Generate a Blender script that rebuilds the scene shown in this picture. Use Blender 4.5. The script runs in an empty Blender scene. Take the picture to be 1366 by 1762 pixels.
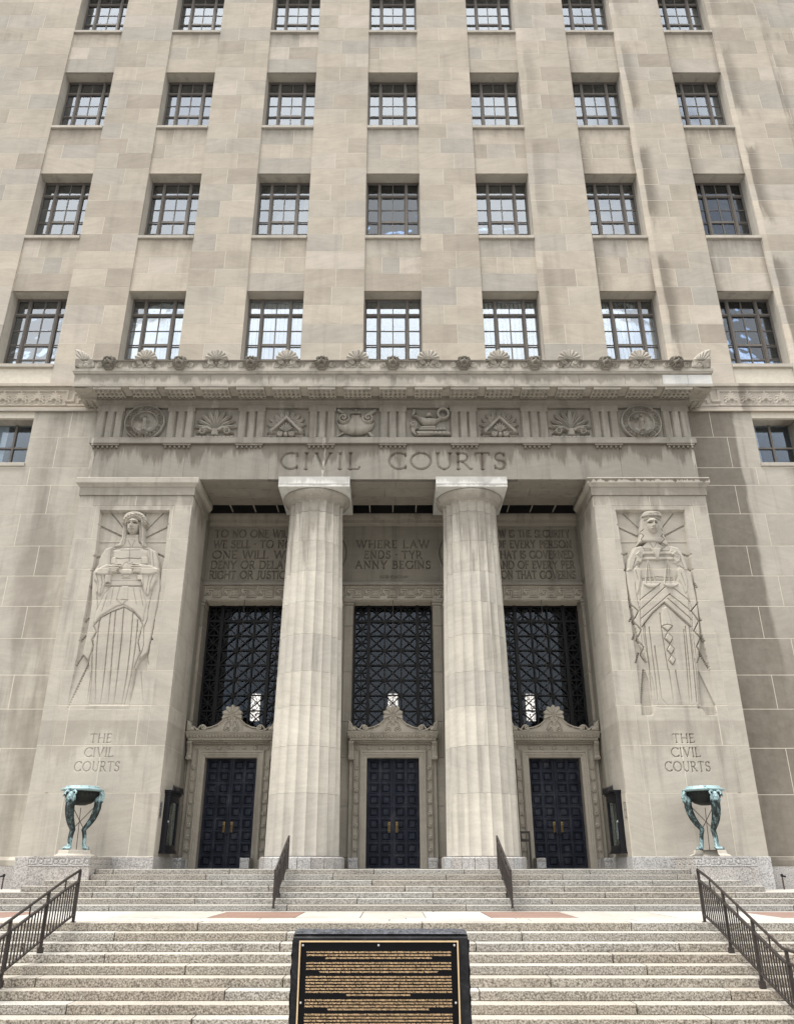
import bpy, math, random
import numpy as np
from math import radians as rad, sin, cos, pi, sqrt

# ---------------------------------------------------------------- camera, sky, sun, exposure
scene = bpy.context.scene
COL = scene.collection
cam_data = bpy.data.cameras.new('camera')
cam = bpy.data.objects.new('camera', cam_data); COL.objects.link(cam)
cam.location = (0, 0, 0)
cam.rotation_euler = (rad(90 + 23.9), 0, 0)
cam_data.sensor_fit = 'VERTICAL'
cam_data.sensor_height = 24
cam_data.lens = 24 * 1372 / 1762
cam_data.shift_x = 7 / 1762
cam_data.clip_start = 0.1
cam_data.clip_end = 3000
scene.camera = cam

SUN_ELEV, SUN_AZ = rad(68), rad(-62)          # azimuth measured from -Y (in front of the facade) towards -X when negative
world = bpy.data.worlds.new('World'); scene.world = world
world.use_nodes = True
wt = world.node_tree
for n in list(wt.nodes): wt.nodes.remove(n)
wo = wt.nodes.new('ShaderNodeOutputWorld'); wb = wt.nodes.new('ShaderNodeBackground')
sky = wt.nodes.new('ShaderNodeTexSky'); sky.sky_type = 'NISHITA'; sky.sun_disc = False
sky.sun_elevation = SUN_ELEV
sun_dir = (sin(SUN_AZ) * cos(SUN_ELEV), -cos(SUN_AZ) * cos(SUN_ELEV), sin(SUN_ELEV))
sky.sun_rotation = math.atan2(sun_dir[0], sun_dir[1])
sky.air_density = 1.0; sky.dust_density = 2.0
wg = wt.nodes.new('ShaderNodeTexCoord'); wn = wt.nodes.new('ShaderNodeTexNoise')
wn.inputs['Scale'].default_value = 2.6; wn.inputs['Detail'].default_value = 7; wn.inputs['Roughness'].default_value = 0.55
wr = wt.nodes.new('ShaderNodeValToRGB')
wr.color_ramp.elements[0].position = 0.30; wr.color_ramp.elements[0].color = (0.25, 0.25, 0.25, 1)
wr.color_ramp.elements[1].position = 0.52; wr.color_ramp.elements[1].color = (1, 1, 1, 1)
wm = wt.nodes.new('ShaderNodeMix'); wm.data_type = 'RGBA'
wm.inputs[7].default_value = (10.6, 10.4, 10.2, 1)      # cloud
wt.links.new(wg.outputs['Generated'], wn.inputs['Vector'])
wt.links.new(wn.outputs['Fac'], wr.inputs['Fac'])
wt.links.new(wr.outputs['Color'], wm.inputs[0])
# overcast cloud is brighter overhead than at the horizon (1 + 2 sin h) / 3
wx = wt.nodes.new('ShaderNodeSeparateXYZ'); wt.links.new(wg.outputs['Generated'], wx.inputs[0])
wq = wt.nodes.new('ShaderNodeMath'); wq.operation = 'MULTIPLY_ADD'; wq.use_clamp = False
wz = wt.nodes.new('ShaderNodeMath'); wz.operation = 'MAXIMUM'; wz.inputs[1].default_value = 0.0; wt.links.new(wx.outputs[2], wz.inputs[0])
wt.links.new(wz.outputs[0], wq.inputs[0]); wq.inputs[1].default_value = 0.86; wq.inputs[2].default_value = 0.43
wc = wt.nodes.new('ShaderNodeMix'); wc.data_type = 'RGBA'; wc.blend_type = 'MULTIPLY'; wc.inputs[0].default_value = 1
wc.inputs[6].default_value = (10.6, 10.5, 10.4, 1)
wcc = wt.nodes.new('ShaderNodeCombineColor')
for i in range(3): wt.links.new(wq.outputs[0], wcc.inputs[i])
wt.links.new(wcc.outputs[0], wc.inputs[7]); wt.links.new(wc.outputs[2], wm.inputs[7])
wt.links.new(sky.outputs['Color'], wm.inputs[6])
wt.links.new(wm.outputs[2], wb.inputs['Color'])
wb.inputs['Strength'].default_value = 0.1
wt.links.new(wb.outputs[0], wo.inputs['Surface'])

sd = bpy.data.lights.new('sun', 'SUN'); sd.energy = 2.0; sd.angle = rad(22); sd.color = (1, 0.955, 0.9)
sun = bpy.data.objects.new('sun', sd); COL.objects.link(sun)
sun.location = (-30, -30, 60)
from mathutils import Vector
sun.rotation_euler = Vector((-sun_dir[0], -sun_dir[1], -sun_dir[2])).to_track_quat('-Z', 'Y').to_euler()
scene.view_settings.view_transform = 'Standard'
scene.view_settings.look = 'None'
scene.view_settings.gamma = 1
scene.view_settings.use_curve_mapping = False
scene.view_settings.exposure = 1.14
scene.cycles.max_bounces = 8
scene.cycles.diffuse_bounces = 4
scene.cycles.transparent_max_bounces = 12
scene.cycles.use_denoising = True

rng = random.Random(7)

# ---------------------------------------------------------------- node helpers
class S:
    """a socket with arithmetic"""
    def __init__(s, nt, sock): s.nt, s.k = nt, sock
    def _m(s, op, *o, clamp=False):
        n = s.nt.nodes.new('ShaderNodeMath'); n.operation = op; n.use_clamp = clamp
        for i, a in enumerate((s,) + o):
            if isinstance(a, S): s.nt.links.new(a.k, n.inputs[i])
            else: n.inputs[i].default_value = a
        return S(s.nt, n.outputs[0])
    def __add__(s, o): return s._m('ADD', o)
    def __sub__(s, o): return s._m('SUBTRACT', o)
    def __mul__(s, o): return s._m('MULTIPLY', o)
    def __truediv__(s, o): return s._m('DIVIDE', o)
    __radd__ = __add__
    __rmul__ = __mul__
    def rsub(s, a): return (s * -1.0) + a
    def clamp(s): return s._m('ADD', 0.0, clamp=True)
    def fract(s): return s._m('FRACT')
    def abs(s): return s._m('ABSOLUTE')
    def mx(s, o): return s._m('MAXIMUM', o)
    def mn(s, o): return s._m('MINIMUM', o)
    def pow(s, o): return s._m('POWER', o)
    def mod(s, o): return s._m('FLOORED_MODULO', o)
    def step(s, a, b):                         # smooth 0..1 between a and b
        n = s.nt.nodes.new('ShaderNodeMapRange'); n.interpolation_type = 'SMOOTHSTEP'
        lo, hi, t0, t1 = (a, b, 0, 1) if a < b else (b, a, 1, 0)
        s.nt.links.new(s.k, n.inputs[0])
        for i, q in zip((1, 2, 3, 4), (lo, hi, t0, t1)): n.inputs[i].default_value = q
        return S(s.nt, n.outputs[0])

class Mat:
    def __init__(s, name, rough=0.8, metal=0.0, spec=0.3):
        s.m = bpy.data.materials.new(name); s.m.use_nodes = True
        s.nt = s.m.node_tree; s.b = s.nt.nodes['Principled BSDF']
        s.b.inputs['Roughness'].default_value = rough
        s.b.inputs['Metallic'].default_value = metal
        s.b.inputs['Specular IOR Level'].default_value = spec
        s._pos = None
    def node(s, t): return s.nt.nodes.new(t)
    def pos(s):
        if not s._pos:
            g = s.node('ShaderNodeNewGeometry'); x = s.node('ShaderNodeSeparateXYZ')
            s.nt.links.new(g.outputs['Position'], x.inputs[0]); s.g = g
            s._pos = [S(s.nt, o) for o in x.outputs]
        return s._pos
    def rnd(s):
        s.pos()
        oi = s.node('ShaderNodeObjectInfo'); at = s.node('ShaderNodeAttribute'); at.attribute_name = 'tint'
        return (S(s.nt, oi.outputs['Random']) + S(s.nt, s.g.outputs['Random Per Island']) + S(s.nt, at.outputs['Fac'])).fract()
    def attr(s, n):
        at = s.node('ShaderNodeAttribute'); at.attribute_name = n
        return S(s.nt, at.outputs['Fac'])
    def vec(s, x, y, z):
        c = s.node('ShaderNodeCombineXYZ')
        for i, a in enumerate((x, y, z)):
            if isinstance(a, S): s.nt.links.new(a.k, c.inputs[i])
            else: c.inputs[i].default_value = a
        return c.outputs[0]
    def noise(s, v, scale=1.0, detail=3, rough=0.5, dist=0.0):
        n = s.node('ShaderNodeTexNoise'); n.inputs['Scale'].default_value = scale
        n.inputs['Detail'].default_value = detail; n.inputs['Roughness'].default_value = rough
        n.inputs['Distortion'].default_value = dist
        if v is not None: s.nt.links.new(v, n.inputs['Vector'])
        return S(s.nt, n.outputs[0])
    def ramp(s, fac, stops):
        r = s.node('ShaderNodeValToRGB'); e = r.color_ramp.elements
        while len(e) < len(stops): e.new(0.5)
        for q, (p, c) in zip(e, stops): q.position = p; q.color = tuple(c) + (1,)
        s.nt.links.new(fac.k, r.inputs[0]); return r.outputs[0]
    def mix(s, f, a, b, mode='MIX'):
        n = s.node('ShaderNodeMix'); n.data_type = 'RGBA'; n.blend_type = mode
        for i, q in ((0, f), (6, a), (7, b)):
            if isinstance(q, S): s.nt.links.new(q.k, n.inputs[i])
            elif isinstance(q, (int, float)): n.inputs[i].default_value = q
            elif isinstance(q, tuple): n.inputs[i].default_value = q + (1,)
            else: s.nt.links.new(q, n.inputs[i])
        return n.outputs[2]
    def mul(s, col, f):                        # colour times scalar socket
        c = s.node('ShaderNodeCombineColor')
        for i in range(3): s.nt.links.new(f.k, c.inputs[i])
        return s.mix(1.0, col, c.outputs[0], 'MULTIPLY')
    def color(s, c):
        if isinstance(c, tuple): s.b.inputs['Base Color'].default_value = c + (1,)
        else: s.nt.links.new(c, s.b.inputs['Base Color'])
    def bump(s, h, strength=0.3, dist=0.01):
        n = s.node('ShaderNodeBump'); n.inputs['Strength'].default_value = strength; n.inputs['Distance'].default_value = dist
        s.nt.links.new(h.k, n.inputs['Height']); s.nt.links.new(n.outputs[0], s.b.inputs['Normal'])

BAY = 4.866; FLOOR = 6.57
WIN_W = 2.365

def limestone(name, stops, streak=0.25, drips=(), kind=None, gain=1.0, solo=False):
    """weathered limestone: a tint per block, bedding grain, rain streaks and dirt that hangs below ledges"""
    M = Mat(name, 0.88, spec=0.2)
    x, y, z = M.pos(); r = M.attr('tint') if solo else M.rnd()
    stops = [(p, (c[0] * .985, c[1] * 1.024, c[2] * 1.035)) for p, c in stops]
    col = M.ramp(r, stops)
    o = r * 37.0
    ang = (r * 5.3).fract() - 0.5
    grain = M.noise(M.vec((x + o) * 1.3 + z * ang * 2.0, y, z * 7.0 + x * ang * 5.0), 1.0, 5, 0.62, 0.6)
    fine = M.noise(M.vec(x, y, z), 26.0, 4, 0.7)
    mott = M.noise(M.vec(x + o, y, z + o), 0.9, 5, 0.6)
    f = grain * 0.34 + fine * 0.30 + mott * 0.50 + 0.43
    st = M.noise(M.vec(x * 2.6 + o * 0.02, y * 2.0, z * 0.16), 1.0, 4, 0.6)
    f = f * (st.step(0.50, 0.74) * (-streak) + 1.0)
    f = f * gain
    dark = None
    for z0, length, amount, xs in drips:       # grime that runs down from the ledge at z0
        d = (z * -1.0 + z0) / length
        nz = M.noise(M.vec(x * xs, y * xs, z * 0.25), 1.0, 5, 0.65)
        band = d.step(-0.02, 0.02) * (d + (nz * -2.3 + 0.95)).step(0.42, 0.08)
        band = band * amount
        dark = band if dark is None else dark.mx(band)
    if kind == 'tower':                        # grime beside the pier edges of the right-hand bays, and below the sills
        xm = (x + (BAY / 2 + BAY * 8 - BAY / 2 - WIN_W / 2)).mod(BAY)
        nz = M.noise(M.vec(x * 2.0, 0.0, z * 0.45), 1.0, 5, 0.65)
        wob = (M.noise(M.vec(x * 0.5, 3.0, z * 0.3), 1.0, 3) - 0.5) * 0.5
        side = x.step(4.5, 9.0) * (z.step(40.0, 31.0) * 0.55 + 0.45)
        zm = (z - 17.6).mod(FLOOR) / FLOOR
        fade = zm.step(0.0, 0.55) * zm.step(1.02, 0.72)
        b = (xm + wob).step(0.22, 0.30) * (xm + wob).step(0.95, 0.40) * side * (nz + fade * 0.6).step(0.62, 0.88)
        l = xm.step(0.30, 0.18) * side
        dark = b * 0.62
        f = f * (l * 0.16 + 1.0)
        zs = (z - 18.0).mod(FLOOR)
        inwin = xm.step(2.45, 2.52)
        n2 = M.noise(M.vec(x * 2.2, 1.0, z * 0.4), 1.0, 4, 0.6)
        under = (zs * -1.0 + FLOOR).step(1.5, 0.0) * inwin * (n2 + 0.02).step(0.42, 0.70)
        edge = ((xm - 2.50).abs().step(0.75, 0.0)).mx((xm - 4.86).abs().step(0.35, 0.0)) * inwin * side * (n2).step(0.30, 0.55)
        dark = dark.mx(under * (side * 0.15 + 0.34)).mx(edge * 0.56)
    if kind == 'flank':                        # lower wall beside the pavilion: right side much dirtier, with one washed band
        nz = M.noise(M.vec(x * 1.2, y, z * 0.22), 1.0, 5, 0.6)
        edge = (nz - 0.5) * 0.9
        right = x.step(10.0, 10.5)
        wash = (x + edge).step(12.95, 13.15) * (x + edge).step(15.2, 14.4) * z.step(4.5, 9.5)
        left = x.step(-10.5, -10.6)
        lst = (x + edge * 1.5).step(-13.6, -12.6) * (nz).step(0.36, 0.6)
        d2 = (right * (wash.rsub(1.0)) * (nz * 0.34 + 0.52)).mx(left * lst * 0.42)
        d3 = (z * -1.0 + 16.2).step(1.6, 0.0) * (M.noise(M.vec(x * 3.0, y, z * 0.3), 1.0, 4, 0.6)).step(0.45, 0.68) * 0.42
        d2 = d2.mx(d3)
        dark = d2 if dark is None else dark.mx(d2)
    col = M.mul(col, f)
    if dark is not None:
        g = M.noise(M.vec(x, y, z), 5.0, 4, 0.65)
        dk = (dark * (g * 0.5 + 0.75)).clamp()
        col = M.mix(dk, col, (0.105, 0.088, 0.068))
    if kind == 'entablature':                  # one pale lime run below the leaking ledge
        q = (x + 2.52 + (M.noise(M.vec(0.0, 0.0, z), 3.0, 3) - 0.5) * 0.16).abs().step(0.075, 0.03) * M.noise(M.vec(x * 8.0, 0.0, z * 1.6), 1.0, 3).step(0.40, 0.60)
        q2 = (x.abs() - 11.0 + (M.noise(M.vec(0.0, 1.0, z), 2.0, 3) - 0.5) * 0.2).abs().step(0.09, 0.04) * M.noise(M.vec(x * 6.0, 0.0, z * 1.2), 1.0, 3).step(0.42, 0.60)
        col = M.mix((q.mx(q2 * 0.7) * z.step(14.5, 14.3) * 0.8).clamp(), col, (0.58, 0.54, 0.47))
    col = M.mix((M.attr('mortar')).clamp(), col, (0.60, 0.55, 0.46))
    M.color(col)
    M.bump(fine * 0.6 + grain * 0.8, 0.18, 0.012)
    return M.m

LS = [(0.0, (0.335, 0.285, 0.235)), (0.25, (0.405, 0.35, 0.285)), (0.5, (0.45, 0.385, 0.315)), (0.72, (0.39, 0.345, 0.29)), (0.86, (0.345, 0.31, 0.27)), (1.0, (0.475, 0.41, 0.345))]
LSP = [(0.0, (0.385, 0.345, 0.295)), (0.5, (0.425, 0.38, 0.325)), (1.0, (0.40, 0.36, 0.31))]
m_tower = limestone('tower_limestone', LS, 0.10, kind='tower', gain=1.04)
m_flank = limestone('flank_limestone', LSP, 0.22, kind='flank')
m_pier = limestone('pier_limestone', LSP, 0.26, drips=((12.4, 1.6, 0.34, 2.2), (4.2, 2.0, 0.22, 1.6)))
m_carve = limestone('carved_limestone', LSP, 0.26, drips=((12.4, 1.6, 0.34, 2.2), (4.2, 2.0, 0.22, 1.6)), solo=True)
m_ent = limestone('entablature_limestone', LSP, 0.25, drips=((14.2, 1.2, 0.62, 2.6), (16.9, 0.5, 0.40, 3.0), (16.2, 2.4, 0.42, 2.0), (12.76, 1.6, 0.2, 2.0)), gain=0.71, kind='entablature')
m_cap2 = limestone('crusted_limestone', LSP, 0.3, drips=((12.68, 0.20, 0.9, 7.0), (12.4, 1.2, 0.4, 2.4)))
m_crown = limestone('cornice_limestone', LSP, 0.30, drips=((16.72, 0.55, 0.45, 2.4), (17.31, 0.5, 0.62, 4.5)), gain=1.0)
m_col = limestone('column_limestone', [(0.0, (0.49, 0.445, 0.385)), (0.5, (0.55, 0.50, 0.435)), (1.0, (0.455, 0.415, 0.365))], 0.34, drips=((12.4, 4.2, 0.42, 3.4),))
m_white = limestone('washed_limestone', [(0, (0.62, 0.595, 0.56)), (1, (0.66, 0.635, 0.60))], 0.25, drips=((12.76, 0.5, 0.3, 2.6), (12.46, 0.14, 0.5, 2.0), (16.32, 0.2, 0.3, 2.0)))
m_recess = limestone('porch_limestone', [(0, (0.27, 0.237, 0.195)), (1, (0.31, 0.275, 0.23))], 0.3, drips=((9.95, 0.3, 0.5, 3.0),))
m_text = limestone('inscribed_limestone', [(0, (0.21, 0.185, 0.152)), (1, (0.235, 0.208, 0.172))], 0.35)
m_jamb = limestone('surround_limestone', [(0, (0.34, 0.30, 0.25)), (1, (0.38, 0.335, 0.28))], 0.3)
m_sill = limestone('sill_limestone', [(0, (0.40, 0.36, 0.31)), (1, (0.46, 0.41, 0.35))], 0.25)

def plain(name, c, rough=0.7, metal=0.0, var=0.12, scale=8.0, spec=0.3):
    M = Mat(name, rough, metal, spec)
    x, y, z = M.pos()
    n = M.noise(M.vec(x, y, z), scale, 4, 0.6)
    M.color(M.mul(M.mix(0.0, c, c), n * (2 * var) + (1 - var)))
    M.bump(n, 0.1, 0.01)
    return M.m
m_mortar = plain('mortar', (0.60, 0.555, 0.47), 0.95, var=0.2)
m_frame = plain('window_bronze', (0.15, 0.135, 0.12), 0.55, 0.2, 0.25, 5)
m_iron = plain('black_iron', (0.012, 0.012, 0.013), 0.5, 0.3, 0.3, 6)
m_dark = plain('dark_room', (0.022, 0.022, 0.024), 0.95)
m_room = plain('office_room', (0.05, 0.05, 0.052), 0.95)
m_case = plain('case_black', (0.010, 0.010, 0.014), 0.32, 0.2, 0.2, 6)
m_rail = plain('rail_brown', (0.046, 0.039, 0.036), 0.5, 0.3, 0.3, 9)
m_brass = plain('brass', (0.25, 0.18, 0.08), 0.4, 0.9, 0.3, 30)
m_paper = plain('paper', (0.72, 0.75, 0.76), 0.9)
m_backing = plain('case_backing', (0.36, 0.33, 0.27), 0.8)
m_plate = plain('steel_plate', (0.42, 0.42, 0.43), 0.45, 0.4)
m_pipe = plain('painted_pipe', (0.07, 0.05, 0.045), 0.6)
m_asphalt = plain('asphalt', (0.05, 0.05, 0.052), 0.95, 0, 0.25, 20)
m_concrete = plain('concrete', (0.42, 0.40, 0.37), 0.95, 0, 0.15, 3)

def curtain_mat():
    M = Mat('curtain', 0.95, spec=0.1)
    x, y, z = M.pos()
    n = M.noise(M.vec(x * 14.0, 0.0, z * 0.4), 1.0, 3, 0.6)
    M.color(M.mul(M.mix(0.0, (0.93, 0.92, 0.88), (0.8, 0.8, 0.8)), n * 0.3 + M.rnd() * 0.25 + 0.68))
    tr = M.node('ShaderNodeBsdfTranslucent'); tr.inputs[0].default_value = (0.8, 0.8, 0.76, 1)
    return M.m
m_curtain = curtain_mat()

def glass_mat(name, tint, base, gain, wav=0.12):
    m = bpy.data.materials.new(name); m.use_nodes = True; nt = m.node_tree
    nt.nodes.remove(nt.nodes['Principled BSDF']); out = nt.nodes['Material Output']
    t = nt.nodes.new('ShaderNodeBsdfTransparent'); t.inputs[0].default_value = tint + (1,)
    g = nt.nodes.new('ShaderNodeBsdfGlossy'); g.inputs[0].default_value = (0.86, 0.93, 1.0, 1); g.inputs['Roughness'].default_value = 0.02
    f = nt.nodes.new('ShaderNodeFresnel'); f.inputs['IOR'].default_value = 1.52
    geo = nt.nodes.new('ShaderNodeNewGeometry')
    nz = nt.nodes.new('ShaderNodeTexNoise'); nz.inputs['Scale'].default_value = 1.1; nz.inputs['Detail'].default_value = 2
    bp = nt.nodes.new('ShaderNodeBump'); bp.inputs['Strength'].default_value = wav; bp.inputs['Distance'].default_value = 0.05
    nt.links.new(geo.outputs['Position'], nz.inputs['Vector']); nt.links.new(nz.outputs[0], bp.inputs['Height'])
    nt.links.new(bp.outputs[0], g.inputs['Normal'])
    fac = (S(nt, f.outputs[0]) * gain + base).clamp()
    mx = nt.nodes.new('ShaderNodeMixShader')
    nt.links.new(fac.k, mx.inputs[0]); nt.links.new(t.outputs[0], mx.inputs[1]); nt.links.new(g.outputs[0], mx.inputs[2])
    nt.links.new(mx.outputs[0], out.inputs['Surface'])
    return m
m_glass = glass_mat('window_glass', (0.95, 0.97, 0.98), 0.20, 1.4)
m_glass_dim = glass_mat('dim_window_glass', (0.8, 0.86, 0.95), 0.06, 1.0)
m_glass2 = glass_mat('porch_glass', (0.55, 0.62, 0.72), 0.012, 0.45, 0.02)
m_glass4 = glass_mat('flank_glass', (0.8, 0.85, 0.9), 0.02, 0.8, 0.05)
m_glass3 = glass_mat('case_glass', (0.9, 0.92, 0.9), 0.0, 0.5, 0.0)

def granite(name, a, b, c, scale=42.0, warm=0.0):
    M = Mat(name, 0.85, spec=0.25)
    x, y, z = M.pos(); r = M.rnd()
    v = M.vec(x + r * 11.0, y, z)
    n = M.noise(v, scale, 3, 0.75)
    col = M.ramp(n, [(0.34, a), (0.48, b), (0.62, c)])
    big = M.noise(M.vec(x, y, z), 0.8, 4, 0.6)
    wear = M.noise(M.vec(x * 1.5, y * 3.0, z * 6.0), 1.2, 4, 0.65)
    tint = M.mix(r, (1.0, 0.97, 0.93), (0.94, 0.97, 1.0))
    col = M.mix(1.0, col, tint, 'MULTIPLY')
    spot = M.noise(M.vec(x, y, z), 3.2, 3, 0.6).step(0.70, 0.76) * -0.22
    col = M.mul(col, big * 0.55 + wear * 0.40 + (r * 0.18) + spot + 0.45)
    M.color(col); M.bump(n, 0.25, 0.006)
    return M.m
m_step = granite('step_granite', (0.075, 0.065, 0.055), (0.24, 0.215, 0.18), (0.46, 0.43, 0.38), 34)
m_tread = granite('toplit_tread_granite', (0.29, 0.272, 0.24), (0.38, 0.36, 0.32), (0.46, 0.44, 0.40), 34)  # same granite made paler: light from above painted into the treads
m_step2 = granite('upper_step_granite', (0.10, 0.093, 0.085), (0.235, 0.222, 0.20), (0.38, 0.365, 0.34), 30)
m_gran = granite('base_granite', (0.16, 0.155, 0.15), (0.36, 0.35, 0.34), (0.52, 0.51, 0.50), 30)
m_pave = granite('landing_stone', (0.35, 0.335, 0.305), (0.42, 0.405, 0.37), (0.47, 0.455, 0.42), 9)
m_red = granite('red_stone', (0.19, 0.12, 0.095), (0.23, 0.15, 0.12), (0.28, 0.19, 0.155), 20)

def door_mat():
    M = Mat('bronze_door', 0.45, 0.3, 0.25)
    x, y, z = M.pos()
    n = M.noise(M.vec(x, y, z), 3.0, 5, 0.65)
    n2 = M.noise(M.vec(x * 3.0, y, z * 0.7), 2.0, 4, 0.6)
    col = M.ramp(n * 0.6 + n2 * 0.4, [(0.35, (0.008, 0.009, 0.013)), (0.50, (0.016, 0.020, 0.034)), (0.66, (0.050, 0.051, 0.060))])
    M.color(col); M.bump(n, 0.15, 0.01)
    return M.m
m_door = door_mat()

def patina_mat():
    M = Mat('verdigris_bronze', 0.6, 0.25, 0.4)
    x, y, z = M.pos()
    n = M.noise(M.vec(x * 1.0, y, z * 0.55), 9.0, 5, 0.7)
    n2 = M.noise(M.vec(x, y, z), 30.0, 3, 0.6)
    ends = z.step(1.66, 1.78).mx(z.step(0.85, 0.42) * 0.85)
    f = (n * 0.75 + n2 * 0.25 + ends * 0.22)
    col = M.ramp(f, [(0.44, (0.009, 0.012, 0.012)), (0.53, (0.032, 0.050, 0.050)), (0.60, (0.12, 0.19, 0.20)), (0.70, (0.33, 0.46, 0.48))])
    M.color(col); M.bump(n2, 0.4, 0.01)
    return M.m
m_patina = patina_mat()
m_soot_shade = limestone('soot_and_shade_limestone', [(0, (0.22, 0.197, 0.168)), (1, (0.27, 0.24, 0.205))], 0.2)  # soot on lion heads and ledge; painted shade on the mutule drops
m_joint = plain('dark_joint', (0.16, 0.15, 0.135), 0.95)
m_bronze = plain('dark_bronze', (0.013, 0.016, 0.015), 0.5, 0.3, 0.4, 14)

def black_granite():
    M = Mat('black_granite', 0.45, spec=0.15)
    x, y, z = M.pos()
    n = M.noise(M.vec(x * 2.0 + z, y, z * 3.0), 3.0, 5, 0.7, 1.5)
    n2 = M.noise(M.vec(x, y, z), 60, 3, 0.6)
    col = M.ramp(n * 0.75 + n2 * 0.25, [(0.4, (0.006, 0.006, 0.007)), (0.6, (0.018, 0.018, 0.021)), (0.75, (0.07, 0.07, 0.075))])
    M.color(col)
    return M.m
m_black = black_granite()
def rough_granite():
    M = Mat('rough_black_granite', 0.8, spec=0.4)
    x, y, z = M.pos()
    n2 = M.noise(M.vec(x, y, z), 28, 5, 0.7)
    M.color(M.ramp(n2, [(0.4, (0.035, 0.037, 0.043)), (0.6, (0.10, 0.105, 0.12))])); M.bump(n2, 0.8, 0.02)
    return M.m
m_rough = rough_granite()
m_panel = plain('bronze_plaque_black', (0.004, 0.004, 0.005), 0.6, 0.0, 0.2, 10, spec=0.08)
m_letter = plain('plaque_letters', (0.86, 0.60, 0.34), 0.5, 0.0, 0.5, 45)
m_border = plain('plaque_border', (0.62, 0.46, 0.27), 0.35, 0.5, 0.2, 20)

def lamp_mat():
    m = bpy.data.materials.new('lantern_glow'); m.use_nodes = True
    b = m.node_tree.nodes['Principled BSDF']
    nt = m.node_tree; g = nt.nodes.new('ShaderNodeNewGeometry'); n = nt.nodes.new('ShaderNodeTexNoise'); n.inputs['Scale'].default_value = 13; n.inputs['Detail'].default_value = 3
    nt.links.new(g.outputs['Position'], n.inputs['Vector'])
    b.inputs['Emission Color'].default_value = (1.0, 0.74, 0.50, 1); nt.links.new((S(nt, n.outputs[0]).step(0.36, 0.66) * 2.6 + 0.05).k, b.inputs['Emission Strength']); b.inputs['Base Color'].default_value = (.3, .25, .2, 1)
    return m
m_lamp = lamp_mat()

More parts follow.
